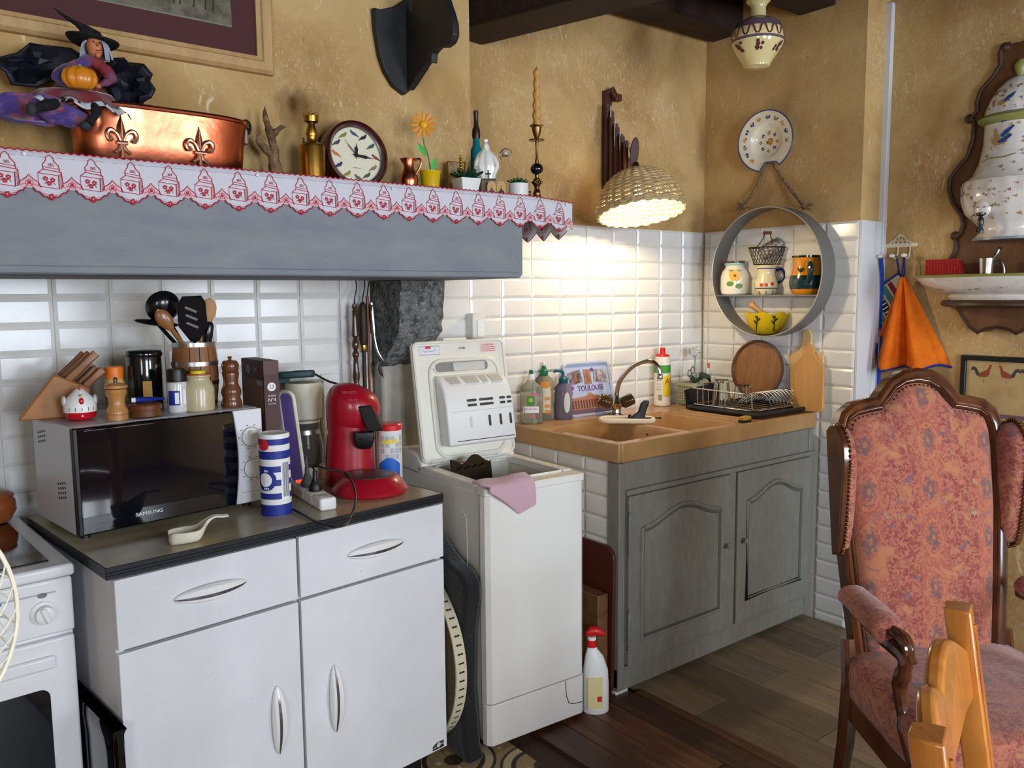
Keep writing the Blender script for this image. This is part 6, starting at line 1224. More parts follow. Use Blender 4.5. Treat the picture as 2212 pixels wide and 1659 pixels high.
def paint(nm, pts, m, parent, lift=.0015):
    """outline (dx px from the urn axis, picture y) laid on the urn"""
    P = []
    for dx, py in pts:
        r = urad(py)*s; x = max(-.98*r, min(.98*r, dx*s)); P.append((x, -.8*sqrt(max(0, r*r-x*x))*1.02-lift, zof(py)))
    return obj(nm, MB().add(P, [tuple(range(len(P)))]), m, parent)
PBL, PTA, PRO = mat('paint_royal', (44, 70, 130), .4), mat('paint_tan', (176, 140, 90), .4), mat('paint_rosebrown', (150, 104, 88), .4)
for off in (-22,):
    paint('painted_wing', [(off+10, 292), (off+18, 282), (off+34, 272), (off+38, 274), (off+26, 288), (off+14, 296)], PBL, ur, .003); paint('painted_wing', [(off+4, 304), (off+14, 298), (off+30, 290), (off+34, 294), (off+20, 306), (off+8, 308)], PBL, ur, .003)
    paint('painted_bird', [(off-12, 300), (off-4, 292), (off-6, 278), (off-2, 272), (off+2, 280), (off+6, 294), (off+26, 306), (off+10, 312), (off-4, 310)], PTA, ur, .002)
    paint('painted_branch', [(off-30, 342), (off-10, 336), (off+20, 338), (off+44, 333), (off+44, 335), (off+20, 341), (off-10, 339), (off-30, 344)], OLV, ur, .002)
    paint('painted_flower', [(off+14+9*cos(2*pi*k/10)*(1 if k % 2 else .5), 257+5*sin(2*pi*k/10)*(1 if k % 2 else .5)+3) for k in range(10)], PBL, ur, .003)
    paint('painted_wing', [(off+10, 216), (off+20, 206), (off+34, 198), (off+28, 210), (off+16, 219)], PBL, ur, .003); paint('painted_bird', [(off-4, 222), (off+6, 214), (off+20, 220), (off+8, 226)], PTA, ur, .002)
paint('painted_panel', [(36, 262), (46, 262), (48, 300), (54, 345), (46, 345), (40, 300)], mat('paint_lavender', (160, 164, 190), .4), ur, .001)
ru = random.Random(21)
for k in range(120):
    py = ru.choice([ru.uniform(180, 235), ru.uniform(265, 372), ru.uniform(390, 470)]); dx = ru.uniform(-.9, .9)*urad(py); sz = ru.uniform(2.2, 5.2)
    paint('painted_sprig', [(dx+sz*cos(2*pi*j/6)*(1 if j % 2 else .45), py+sz*sin(2*pi*j/6)*(1 if j % 2 else .45)) for j in range(6)], ru.choice([PRO, PTA, OLV, PRO]), ur)
mk = obj('mask', MB().sphere((-31*s, -.8*sqrt((100*s)**2-(31*s)**2)*1.0, zof(448)), (17*s, 7*s, 20*s), 20, 12), FNT, ur); obj('mask_hair', MB().tube(bez([(-52*s, -.085*1., zof(462)), (-50*s, -.105, zof(440)), (-31*s, -.118, zof(430)), (-12*s, -.115, zof(440)), (-8*s, -.105, zof(458))], 16), 4*s, 8), OLV, ur)
for dx in (-38, -24): obj('eye', MB().sphere((dx*s, -.8*100*s-.0065, zof(446)), (3.2*s, 2*s, 1.6*s), 8, 6), INKGREY, mk)
PEW = mat('dark_pewter', (72, 72, 68), .35, .8); tpx = -31*s; tpy = -.8*95*s-.012
obj('tap', MB().lathe([(6*s, 0), (7*s, 8*s), (4*s, 14*s), (7*s, 22*s), (6*s, 32*s), (3*s, 36*s), (10*s, 40*s), (10*s, 44*s), (0, 46*s)], 16, c=(tpx, tpy, zof(503))), PEW, ur); obj('tap_spout', MB().tube([(tpx, tpy, zof(490)), (tpx, tpy-.02, zof(492)), (tpx, tpy-.026, zof(500))], .005, 8), PEW, ur)
# basin on its bracket
BYL = onX(1983, 600, DXW-.01).y; RXB = BYL-FY; RYB = .20; zb0, zb1 = zof(600)-.0, 0
zr = onX(1985, 600, DXW-.02).z; zf = onX(2110, 648, DXW-.12).z
bs_ = thing('fountain_basin', 'wide faience fountain basin painted with a blue bird', 'basin', (DXW-.017, FY, 0), -pi/2)
def half(prof, m, nm, parent, ky=1.):
    mb = MB(); n = 40; rings = [[(rx*cos(a), -ry*abs(sin(a)) if 0 < j < n else 0., z) for j, a in [(j, pi+pi*j/n) for j in range(n+1)]] for rx, ry, z in prof]
    mb.loft(rings); return obj(nm, mb, m, parent, smooth=50)
hB = zr-zf
half([(RXB*.60, RYB*.72, zf), (RXB*.62, RYB*.74, zf+.012), (RXB*.60, RYB*.70, zf+.018), (RXB*.74, RYB*.80, zf+.03), (RXB*.9, RYB*.94, zf+hB*.65), (RXB, RYB, zr), (RXB*.96, RYB*.95, zr), (RXB*.85, RYB*.86, zf+hB*.6), (RXB*.5, RYB*.6, zf+.03)], FNT, 'basin', bs_)
obj('olive_rim', MB().tube([(RXB*.98*cos(pi+pi*j/40), -RYB*.98*sin(pi*j/40), zr+.001) for j in range(41)], .006, 8), OLV, bs_)
def bpaint(nm, pts, m, lift=.002):
    P = []
    for a, t in pts:
        ang = radians(a); rx = RXB*(.76+.22*t); ry = RYB*(.82+.16*t); z = zf+.03+(hB-.03)*t; P.append((rx*cos(ang)*1.012, -ry*abs(sin(ang))*1.012-lift, z))
    return obj(nm, MB().add(P, [tuple(range(len(P)))]), m, bs_)
bpaint('painted_wing', [(208, .35), (214, .5), (220, .85), (223, .8), (219, .5), (226, .7), (229, .62), (221, .35), (214, .28)], PBL, .003); bpaint('painted_bird', [(196, .8), (200, .62), (208, .45), (216, .2), (232, .2), (222, .1), (208, .25), (199, .5)], PTA)
for k in range(26): a0 = ru.uniform(188, 345); t0 = ru.uniform(.15, .85); bpaint('painted_sprig', [(a0+1.6*cos(2*pi*j/6)*(1 if j % 2 else .5), t0+.07*sin(2*pi*j/6)*(1 if j % 2 else .5)) for j in range(6)], ru.choice([PRO, OLV, PTA]))
ws = thing('bracket_shelf', 'dark carved bracket shelf carrying the fountain basin', 'shelf', (DXW, FY, 0), -pi/2); RB, RBy = abs(onX(2034, 656, DXW-.03).y-FY), .2
half([(RB*.96, RBy*.93, zf-.026), (RB, RBy, zf-.020), (RB*1.0, RBy, zf-.008), (RB*.97, RBy*.96, zf-.0005), (RB*.5, RBy*.5, zf-.0005)], MOULD, 'top', ws)
z3 = onX(2122, 718, DXW-.06).z
brk = MB(); prf = [(-RB*.62, zf-.026), (-RB*.56, zf-.05), (-RB*.40, z3+.02), (-RB*.28, z3), (-RB*.18, z3+.015), (0, z3+.024), (RB*.18, z3+.015), (RB*.28, z3), (RB*.40, z3+.02), (RB*.56, zf-.05), (RB*.62, zf-.026)]
brk.prism(prf, -.10, 0); obj('apron', brk, OAKD, ws, .004, 2); obj('apron_moulding', MB().tube([(x, -.101, z) for x, z in prf], .006, 6), MOULD, ws)
# things in the basin
a = onX(2034, 592, DXW-.10); s = mpp(a); rb_ = thing('mesh_box', 'red mesh plastic box standing in the fountain basin', 'box', (DXW-.10, a.y-.02, zr+.006), -pi/2+radians(6)); zz0, zz1 = .0, max(.04, onX(2030, 562, DXW-.10).z-(zr+.006)); MR = mat('mesh_red', (190, 40, 34), .5)
obj('box', MB().loft([[(x, y, z) for x, z in ((-.07, zz0), (.07, zz0), (.045, zz1), (-.07, zz1))] for y in (-.025, .025)]), mat('mesh_red_inner', (140, 30, 26), .8), rb_, .002, 1); mb = MB()
for k in range(13): mb.tube([(-.07+.0105*k, -.0265, zz0), (-.07+min(.0105*k, .115), -.0265, zz1)], .0013, 4)
for k in range(8): mb.tube([(-.07, -.0265, zz0+(zz1-zz0)*k/7), (.07-.025*k/7, -.0265, zz0+(zz1-zz0)*k/7)], .0013, 4)
o = obj('mesh', mb, MR, rb_); o['kind'] = 'stuff'; obj('rim', MB().tube([(-.07, -.025, zz1), (.045, -.025, zz1), (.045, .025, zz1), (-.07, .025, zz1)], .0022, 6, True), MR, rb_)
a = onX(2130, 588, DXW-.11); s = mpp(a); zb5 = zf+.033; h5 = onX(2130, 558, DXW-.11).z-zb5; pc_ = thing('pewter_measure', 'small pewter measure with a curled handle in the fountain basin', 'cup', (DXW-.11, a.y, zb5), face(a)); PW = mat('pewter', (170, 166, 156), .25, 1.)
obj('cup', MB().lathe([(.024, 0), (.026, .004), (.024, h5*.5), (.027, h5*.8), (.029, h5), (.026, h5), (.022, h5*.5)], 28), PW, pc_); obj('handle', MB().tube(bez([(.025, 0, h5*.8), (.045, 0, h5*.9), (.058, 0, h5*.6), (.05, 0, h5*.25), (.04, 0, h5*.1)], 16), .005, 8), PW, pc_); obj('thumb_piece', MB().tube(bez([(.02, 0, h5), (.032, 0, h5+.018), (.038, 0, h5+.034), (.046, 0, h5+.03)], 12), .006, 8), PW, pc_)
# rooster picture
a = D(2078, 766, .01); bz = D(2078, 900, .01).z-.02; wp = .42; y0 = a.y; rp_ = thing('rooster_picture', 'black-framed rooster print hanging low on the far wall', 'picture', (DXW, y0, 0), -pi/2)
zt2 = a.z; FRM = mat('frame_black', (22, 22, 20), .4)
for nm, q in (('frame', (0, wp, zt2-.02, zt2)), ('frame', (0, wp, bz, bz+.02)), ('frame', (0, .02, bz+.02, zt2-.02)), ('frame', (wp-.02, wp, bz+.02, zt2-.02))): obj(nm, MB().box(q[0], q[1], -.02, 0, q[2], q[3]), FRM, rp_, .003, 2)
prn = obj('print', MB().box(.02, wp-.02, -.008, -.002, bz+.02, zt2-.02), mat('print_ochre', (186, 160, 110), .6, var=((170, 140, 92), 12, .4, .7)), rp_)
RST = [mat('rooster_%s' % k, c_, .6) for k, c_ in (('rust', (140, 66, 42)), ('slate', (60, 64, 60)), ('buff', (176, 150, 104)))]
zm2 = zt2-.075
for x, sg in ((.085, 1), (.165, -1), (.26, 1), (.34, -1)):
    f = lambda pts: [(x+sg*u, zm2+v) for u, v in pts]
    obj('rooster_body', MB().flat(f([(-.025, .0), (-.012, -.014), (.006, -.014), (.018, .0), (.022, .022), (.026, .034), (.018, .036), (.01, .02), (-.008, .012)]), -.0085), RST[0], prn); obj('rooster_tail', MB().flat(f([(-.016, .004), (-.03, .028), (-.044, .032), (-.05, .014), (-.042, .018), (-.034, .016), (-.03, .0), (-.022, -.006)]), -.0086), RST[1], prn); obj('rooster_belly', MB().flat(f([(-.02, -.008), (-.008, -.019), (.008, -.016), (.014, -.006), (0, -.008)]), -.0087), RST[2], prn)
    obj('rooster_comb', MB().flat(f([(.017, .034), (.019, .042), (.023, .038), (.026, .042), (.027, .034)]), -.0086), MATS['badge_red'], prn); obj('rooster_leg', MB().line(f([(-.0, -.016), (.0, -.03)]), .0018, -.0086), RST[1], prn)
obj('print_dado', MB().flat([(.03, bz+.028), (wp-.03, bz+.028), (wp-.03, bz+.045), (.03, bz+.045)], -.0085), MATS['print_paving'], prn)

# ------------------------------------------------------------ spray bottle, board and tray beside the machine
p = onZ(1288, 1548, 0); s = mpp(p); t = thing('spray_bottle', 'white trigger spray bottle with red head on the floor', 'spray bottle', (1.908, 1.99, 0), face(p)+radians(10)); s = mpp(t.location)
mb = MB(); mb.loft([[((cx+r*cos(a))*s, r*.6*sin(a)*s, z*s) for a in [2*pi*i/24 for i in range(24)]] for r, z, cx in ((25, 0, 0), (28, 3, 0), (28, 60, 0), (27, 95, -1), (20, 125, -4), (12, 140, -8), (9, 148, -9))]); obj('bottle', mb, WHITEP, t)
obj('collar', MB().lathe([(11*s, 147*s), (11*s, 162*s)], 16, c=(-9*s, 0, 0)), RED, t); obj('white_ring', MB().lathe([(9*s, 162*s), (10*s, 166*s), (9*s, 169*s)], 16, c=(-9*s, 0, 0)), WHITEP, t); mb = MB(); mb.loft([[(x*s, y*s, z*s) for y, z in ell(w, h, 12, 0, zc)] for x, w, h, zc in ((-22, 6, 5, 176), (-14, 9, 11, 180), (0, 9, 10, 181), (12, 8, 8, 177), (20, 5, 4, 172))]); obj('trigger_head', mb, RED, t)
obj('label', MB().box(-20*s, 12*s, -17.5*s, -16.4*s, 14*s, 84*s), mat('label_buff', (226, 208, 150), .5), t); obj('label_mark', MB().box(0*s, 10*s, -17.9*s, -17.4*s, 30*s, 42*s), MATS['badge_red'], t)
tr2 = thing('plywood_board', 'thick brown wooden board standing beside the sink support', 'board', (1.955, 2.03, 0)); obj('board', MB().box(0, .05, 0, .42, 0, .392), wood('plank_brown', (122, 84, 50), (92, 60, 34), .6, (3, 3, 9)), tr2, .003, 2)
tr3 = thing('serving_tray', 'dark red-brown tray standing on end behind the wooden board', 'tray', (2.006, 2.012, 0)); mb = MB(); mb.loft([[(x, y, z) for y, z in rrect(.36, .56, .05, 5, .18, .28)] for x in (0, .012)]); obj('tray', mb, mat('tray_oxblood', (78, 30, 20), .45, coat=.2), tr3, .003, 2, rot=(0, radians(1), 0))
# ------------------------------------------------------------ upholstered wing armchair
def fabric():
    m = mat('tapestry_rose', (150, 78, 72), .95, spec=.2, sheen=.3); nt = m.node_tree; N = nt.nodes; L = nt.links; b = N['Principled BSDF']; tc = N.new('ShaderNodeTexCoord')
    sp = N.new('ShaderNodeSeparateXYZ'); L.new(tc.outputs['Object'], sp.inputs[0])
    def math_(op, a, c=None):
        n = N.new('ShaderNodeMath'); n.operation = op
        for i, v in enumerate((a, c)):
            if v is None: continue
            if isinstance(v, (int, float)): n.inputs[i].default_value = v
            else: L.new(v, n.inputs[i])
        return n.outputs[0]
    y_ = math_('MULTIPLY', sp.outputs['Y'], .7); zz = math_('ADD', sp.outputs['Z'], y_)
    u = math_('SUBTRACT', math_('FRACT', math_('ADD', math_('DIVIDE', sp.outputs['X'], .178), 10.5)), .5)
    def nz(sc, lo, hi, out='Fac', det=6):
        n = N.new('ShaderNodeTexNoise'); n.inputs['Scale'].default_value = sc; n.inputs['Detail'].default_value = det; n.inputs['Distortion'].default_value = 1.4; L.new(tc.outputs['Object'], n.inputs['Vector'])
        r = N.new('ShaderNodeMapRange'); r.inputs[1].default_value = lo; r.inputs[2].default_value = hi; L.new(n.outputs[0], r.inputs[0]); return r.outputs[0]
    def mix(f, a, c):
        x = N.new('ShaderNodeMix'); x.data_type = 'RGBA'; L.new(f, x.inputs[0])
        for i, v in ((6, a), (7, c)):
            if isinstance(v, tuple): x.inputs[i].default_value = v
            else: L.new(v, x.inputs[i])
        return x.outputs[2]
    wob = math_('MULTIPLY', math_('SUBTRACT', nz(14, 0, 1), .5), .10)
    c = mix(nz(70, .42, .58), lin((136, 68, 62)), lin((172, 106, 84)))
    c = mix(nz(13, .54, .66), c, lin((176, 118, 84))); c = mix(nz(24, .62, .69), c, lin((118, 88, 98))); c = mix(nz(30, .64, .72), c, lin((156, 136, 108)))
    v = math_('SUBTRACT', math_('FRACT', math_('ADD', math_('DIVIDE', zz, .148), .2)), .5)
    uw = math_('ADD', u, wob); vw = math_('ADD', v, wob)
    d = math_('SQRT', math_('ADD', math_('POWER', math_('MULTIPLY', uw, 3.4), 2), math_('POWER', math_('MULTIPLY', vw, 1.35), 2)))
    band = math_('LESS_THAN', math_('ABSOLUTE', u), .22); c = mix(math_('MULTIPLY', band, .4), c, lin((178, 106, 80)))
    ring = math_('LESS_THAN', math_('ABSOLUTE', math_('SUBTRACT', d, .50)), .025); c = mix(math_('MULTIPLY', ring, .6), c, lin((186, 116, 84)))
    core = math_('LESS_THAN', math_('ADD', d, math_('MULTIPLY', nz(75, .35, .65), .34)), .46); c = mix(math_('MULTIPLY', core, .7), c, lin((92, 84, 88)))
    hrt = math_('LESS_THAN', d, .10); c = mix(hrt, c, lin((168, 106, 76)))
    L.new(c, b.inputs['Base Color'])
    n = N.new('ShaderNodeTexNoise'); n.inputs['Scale'].default_value = 300; L.new(tc.outputs['Object'], n.inputs['Vector']); bu = N.new('ShaderNodeBump'); bu.inputs['Strength'].default_value = .3; bu.inputs['Distance'].default_value = .002; L.new(n.outputs[0], bu.inputs['Height']); L.new(bu.outputs[0], b.inputs['Normal'])
    return m
FAB = fabric(); AW = wood('armchair_walnut', (104, 58, 30), (62, 32, 16), .2, (5, 5, 1.4), .6); NAIL = mat('nail_brass', (120, 88, 50), .3, .9)
DEP = 2.2; LAT = (2002-1106)/1789*(DEP+.12)
ac = Vector((_Rt.x*LAT+_F0.x*DEP, _Rt.y*LAT+_F0.y*DEP, 0)); ar = radians(-31)
ch = thing('wing_armchair', 'rose tapestry wing armchair with carved walnut frame and brass nails', 'armchair', ac, ar)
LEAN = radians(-9); zs = .40
Mb = Matrix.Translation((0, .0, zs)) @ Matrix.Rotation(LEAN, 4, 'X')
HB = .845; HWD = .255
def backline(k=1., n=14):
    """right half of the crest outline from the side up to the centre"""
    pts = [(HWD*.86, 0), (HWD*.93, .2), (HWD, .45), (HWD*1.0, .62), (HWD*.985, .68), (HWD*.92, .725), (HWD*.78, .752), (HWD*.60, .763), (HWD*.5, .765), (HWD*.44, .785), (HWD*.34, .815), (HWD*.18, .838), (0, HB)]
    return [Vector((x, z)) for x, z in pts]
bl2 = backline(); poly = [(v.x, v.y) for v in bl2]+[(-v.x, v.y) for v in bl2[-2::-1]]
def inset(P, d):
    out = []; n = len(P)
    for i in range(n):
        a = Vector(P[max(0, i-1)]); b = Vector(P[min(n-1, i+1)]); t = (b-a).normalized(); nn = Vector((-t.y, t.x)); q = Vector(P[i])+nn*d; out.append((q.x, q.y))
    return out
inn = inset(poly, .042)
mb = MB(); mb.loft([[Mb @ Vector((x, .028, z)) for x, z in poly], [Mb @ Vector((x, -.012, z)) for x, z in poly], [Mb @ Vector((x, -.02, z)) for x, z in inset(poly, .010)], [Mb @ Vector((x, -.012, z)) for x, z in inset(poly, .024)], [Mb @ Vector((x, -.012, z)) for x, z in inset(poly, .034)], [Mb @ Vector((x, .002, z)) for x, z in inn], [Mb @ Vector((x, .02, z)) for x, z in inn]], close=False, cap0=False, cap1=False); fr3 = obj('back_frame', mb, AW, ch, smooth=50)
obj('crest_bead', MB().tube([Mb @ Vector((x, -.013, z)) for x, z in inset(poly, .029)], .004, 6), AW, ch)
# padded back
mb = MB(); NU = len(inn); rows = []
def padpt(i, t):
    x, z = inn[i]; cz = .40; cx = 0; return Vector((cx+(x-cx)*t, cz+(z-cz)*t))
rings = []
for t, y in ((1., .0), (.97, -.014), (.9, -.026), (.75, -.036), (.5, -.042), (.25, -.044), (.02, -.044)): rings.append([Mb @ Vector((padpt(i, t).x, y, padpt(i, t).y)) for i in range(NU)])
mb.loft(rings, True, True, True); bp_ = obj('back_cushion', mb, FAB, ch, smooth=60)
obj('back_panel', MB().loft([[Mb @ Vector((x, y, z)) for x, z in inn] for y in (.006, .024)]), FAB, ch)
tot = 0; prev = None; cnt = 0; nl2 = inset(poly, .050)
pts = [Vector((x, 0, z)) for x, z in nl2]; dense = bez(pts, 400); acc = 0; nails = MB()
for a_, b_ in zip(dense, dense[1:]):
    acc += (b_-a_).length
    if acc > .0125 and b_.z > .64: acc = 0; nails.sphere(Mb @ Vector((b_.x, -.008, b_.z)), .0042, 7, 5)
o = obj('nail_row', nails, NAIL, bp_); o['kind'] = 'stuff'
# wings
for sg in (-1, 1):
    X = sg*(HWD+.004); wp_ = [(.0, .33), (-.03, .345), (-.055, .42), (-.075, .51), (-.09, .59), (-.088, .645), (-.062, .685), (-.03, .692), (.0, .675)]
    wo = bez([Vector((0, y, z)) for y, z in wp_], 32); wq = [(q.y, q.z) for q in wo]
    mb = MB(); mb.loft([[Mb @ Vector((X-sg*.002, y, z)) for y, z in wq], [Mb @ Vector((X+sg*.018, y*.97, z)) for y, z in wq]]); w_ = obj('wing', mb, AW, ch, .004, 2)
    mb = MB(); mb.loft([[Mb @ Vector((X-sg*.0, y*.94, .52+(z-.52)*.95)) for y, z in wq], [Mb @ Vector((X-sg*.022, y*.92, .52+(z-.52)*.92)) for y, z in wq], [Mb @ Vector((X-sg*.034, y*.7, .52+(z-.52)*.72)) for y, z in wq]]); wpd = obj('wing_cushion', mb, FAB, w_, smooth=60)
    nails = MB(); acc = 0
    for a_, b_ in zip(wo, wo[1:]):
        k = max(1, round((b_-a_).length/.012))
        for j in range(k): q = a_.lerp(b_, j/k); nails.sphere(Mb @ Vector((X-sg*.001, q.y*1.0-.002, q.z)), .0045, 7, 5)
    o = obj('nail_row', nails, NAIL, w_); o['kind'] = 'stuff'
    # rear leg and post
    obj('rear_leg', MB().tube([Mb @ Vector((X*.9, .008, .1)), (X*.9, .004, zs-.02), (X*.92, .012, .2), (X*.95, .04, 0)], [.022, .026, .024, .019], 10), AW, ch)
    # arm
    yb, yf, za = -.03, -.30, .63; xo = sg*.035; XB = X*.97
    arm = [(XB, yb+.02, za-.012), (XB+xo*.5, yb-.08, za-.014), (XB+xo, yb-.2, za-.02), (XB+xo*.9, yf+.04, za-.026), (XB+xo*.75, yf, za-.034), (XB+xo*.7, yf-.018, za-.052)]
    ao = obj('arm', MB().tube(bez(arm, 24), .021, 10), AW, ch)
    pad = bez([(XB, yb+.03, za+.008), (XB+xo*.5, yb-.08, za+.012), (XB+xo, yb-.2, za+.010), (XB+xo*.95, yf+.07, za-.002)], 20)
    obj('arm_pad', MB().tube(pad, [.012, .034]+[.042]*5+[.044]*7+[.042]*4+[.036, .028, .012], 14, False, .72), FAB, ao)
    cv = MB()
    for k, (dx, dz) in enumerate(((-.012, .012), (0, .018), (.012, .012))): cv.tube(bez([(XB+xo*.85+dx, yf+.055, za+dz-.004), (XB+xo*.78+dx, yf+.015, za+dz-.006), (XB+xo*.72+dx*.7, yf-.012, za+dz-.022), (XB+xo*.7+dx*.4, yf-.014, za-.05)], 12), .008, 8)
    obj('arm_scroll', cv, AW, ao)
    obj('arm_post', MB().tube(bez([(XB+xo*.7, yf-.010, za-.04), (XB+xo*.6, yf+.01, za-.09), (XB+xo*.4, yf+.03, .5), (XB+xo*.2, yf+.01, .42), (XB+xo*.2, yf-.04, .34)], 18), [.017]*4+[.02]*5+[.018]*5+[.024]*5, 10), AW, ch)
    obj('front_leg', MB().tube(bez([(XB+xo*.3, -.44, .34), (XB+xo*.5, -.46, .22), (XB+xo*.3, -.45, .1), (XB+xo*.5, -.47, .0)], 16), [.03]*4+[.024]*5+[.018]*5+[.022]*3, 10), AW, ch)
# seat
seat = MB(); sw0, sw1 = .245, .285
def seatring(k, z): return [(x*k, y, z) for x, y in ((-sw0, -.0), (sw0, -.0), (sw1*.96, -.25), (sw1, -.46+.03*(1-k)), (sw1*.7, -.475+.03*(1-k)), (0, -.485+.03*(1-k)), (-sw1*.7, -.475+.03*(1-k)), (-sw1, -.46+.03*(1-k)), (-sw1*.96, -.25))]
seat.loft([seatring(1, .345), seatring(1.01, .41), seatring(.99, .44), seatring(.92, .46), seatring(.6, .472), seatring(.1, .475)]); o = obj('seat_cushion', seat, FAB, ch, .012, 3, smooth=60)
obj('seat_rail', MB().loft([[(x*1.0, y, z) for x, y, z in seatring(1.0, zz)] for zz in (.275, .345)]), AW, ch, .004, 2)

# ------------------------------------------------------------ pine chair in front
ZP = .97; A = onZ(2068, 1302, ZP); B2 = onZ(2002, 1572, ZP); dv = (A-B2); wch = hypot(dv.x, dv.y); ang = atan2(dv.y, dv.x)
pc3 = thing('pine_chair', 'varnished pine chair seen from the side of its back in front', 'chair', (B2.x, B2.y, 0), ang)
# local x runs along the back from the near post to the far post; the seat lies towards local -y
def post(x):
    mb = MB(); mb.loft([[(x+u, v-.08+.08*max(0, (z-.45)/.52), z) for u, v in ((-.024, -.019), (.024, -.019), (.024, .0), (.016, .019), (-.016, .019), (-.024, .0))] for z in (0, .45, .7, ZP-.004)]); o = obj('back_post', mb, PINE, pc3, .003, 2)
    obj('post_groove', MB().tube([(x, -.019-.08+.08*((z-.45)/.52), z) for z in (.5, .7, ZP-.03)], .004, 6), wood('pine_groove', (186, 118, 52), (150, 84, 34), .3, (6, 6, 1.2)), o)
post(.0); post(wch)
def rail(zc, h, hump):
    n = 28; up = []; dn = []
    for i in range(n+1):
        t = i/n; x = .02+(wch-.04)*t; k = .5-.5*cos(2*pi*t); up.append((x, zc+h*.35+hump*(abs(sin(2*pi*t))**1.1)*.9+hump*.3*k)); dn.append((x, zc-h*.5-.012*k))
    P = up+dn[::-1]; mb = MB(); mb.loft([[(x, y-.08+.08*(z-.45)/.52+.02*sin(pi*x/wch), z) for x, z in P] for y in (-.013, .013)]); return mb
obj('top_rail', rail(.875, .09, .042), PINE, pc3, .008, 3); obj('middle_rail', rail(.66, .05, .022), PINE, pc3, .006, 3)
obj('seat', MB().slab([(-.02, -.06), (wch+.02, -.06), (wch+.045, -.47), (-.045, -.47)], .43, .462), PINE, pc3, .008, 3)
for x in (-.01, wch+.01): obj('front_leg', MB().loft([[(x+u, -.43+v, z) for u, v in rrect(w, w, .008)] for w, z in ((.034, 0), (.042, .43))]), PINE, pc3)
for z in (.18,):
    obj('stretcher', MB().tube([(0, -.08, z), (-.01, -.43, z)], .012, 8), PINE, pc3); obj('stretcher', MB().tube([(wch, -.08, z), (wch+.01, -.43, z)], .012, 8), PINE, pc3); obj('stretcher', MB().tube([(0, -.26, z), (wch, -.26, z)], .012, 8), PINE, pc3)
# ------------------------------------------------------------ mantel: cloth border
ZSHF = 1.757
LN = Matrix.Translation((1.684, 2.10, 0)) @ Matrix.Rotation(MA, 4, 'Z')
def m2w(x, y, z): return LN @ Vector((x, y, z))
CLOTH = mat('border_linen', (206, 204, 212), .9, sheen=.2, bump=(300, .2)); TOPZ = 1.768; NREP = 23; PIT = onM(109, 385); 
u_of = lambda px, py: mantel_local(onM(px, py, -.006)).x
u1, u21 = u_of(109, 380), u_of(1205, 462)
step = (u_of(1080, 458)-u1)/15.0; XEND = .212; XSTA = u1-step*2.5
bd = thing('mantel_cloth_border', 'white scalloped mantel border embroidered with red salt boxes', 'shelf cloth', (1.684, 2.10, 0), MA)
def wave(x):      # lower edge of the cloth
    f = ((x-u1)/step+.5) % 1.0; k = abs(f-.5)*2      # 0 at a box, 1 between two
    z = -.103+.028*k**1.3+.004*abs(sin(k*9))
    if k > .86: z += (k-.86)*.10
    return z
def ydrape(x, z): return -.004-(.005*max(0, (x-.05)/.16)**2*abs(sin(x*40)))
nx = 460; mb = MB(); vs = []; fs = []; nvr = 6
for i in range(nx+1):
    x = XSTA+(XEND-XSTA)*i/nx; lo = wave(x); sag = -.012*max(0, (x-.0)/.21)**1.6
    for j in range(nvr):
        t = j/(nvr-1); z = TOPZ+sag+.0015*sin(x*2*pi/.0155)*(1 if j == 0 else 0)+lo*t; vs.append((x, ydrape(x, lo*t), z))
for i in range(nx):
    for j in range(nvr-1): fs.append((i*nvr+j, (i+1)*nvr+j, (i+1)*nvr+j+1, i*nvr+j+1))
mb.add(vs, fs); o = obj('cloth', mb, CLOTH, bd, smooth=60); q = o.modifiers.new('s', 'SOLIDIFY'); q.thickness = .0012
sagf = lambda x: -.012*max(0, (x-.0)/.21)**1.6
obj('top_stitching', MB().tube([(x, ydrape(x, 0)-.001, TOPZ+sagf(x)+.0016*sin(x*2*pi/.0155)+.0005) for x in [XSTA+(XEND-XSTA)*i/700 for i in range(701)]], .0014, 4), REDINK, bd)
obj('hem_stitching', MB().tube([(x, ydrape(x, -.08)-.001, TOPZ+sagf(x)+wave(x)) for x in [XSTA+(XEND-XSTA)*i/700 for i in range(701)]], .0014, 4), REDINK, bd)
obj('cloth_top', MB().box(XSTA, XEND-.004, -.004, .04, ZSHF-.001, ZSHF+.0004), CLOTH, bd)
def motif():
    mb = MB(); w = .0017
    mb.line([(-.024, -.073), (.016, -.077), (.016, -.048), (-.024, -.045)], w, 0, True); mb.line([(.016, -.077), (.024, -.071), (.022, -.041), (.016, -.048)], w, 0, True)
    mb.line([(-.024, -.045), (-.013, -.036), (.022, -.041)], w, 0)
    mb.line([(-.013, -.036), (-.014, -.026), (-.008, -.018), (-.0065, -.010), (0, -.005), (.0065, -.011), (.009, -.019), (.017, -.027), (.019, -.040)], w, 0); mb.line([(-.012, -.031), (.018, -.0345)], w*.8, 0)
    for x, z in ((-.010, -.056), (.004, -.058), (-.003, -.066)):
        for k in range(5): a = 2*pi*k/5+.4; mb.disc(x+.0034*cos(a), z+.0034*sin(a), .0022, 0, 6)
    mb.line([(-.012, -.067), (-.006, -.061), (-.003, -.066), (.003, -.062), (.009, -.068)], w*.8, 0)
    for k in range(6): mb.line([(.0185, -.050-.0042*k), (.0215, -.046-.0042*k)], w*.6, 0)
    for k in range(5): a = 2*pi*k/5; mb.disc(.0+.0042*cos(a), -.094+.0042*sin(a), .0028, 0, 6)
    mb.line([(-.016, -.088), (-.006, -.092)], w*.6, 0); mb.line([(.006, -.092), (.016, -.089)], w*.6, 0)
    return mb
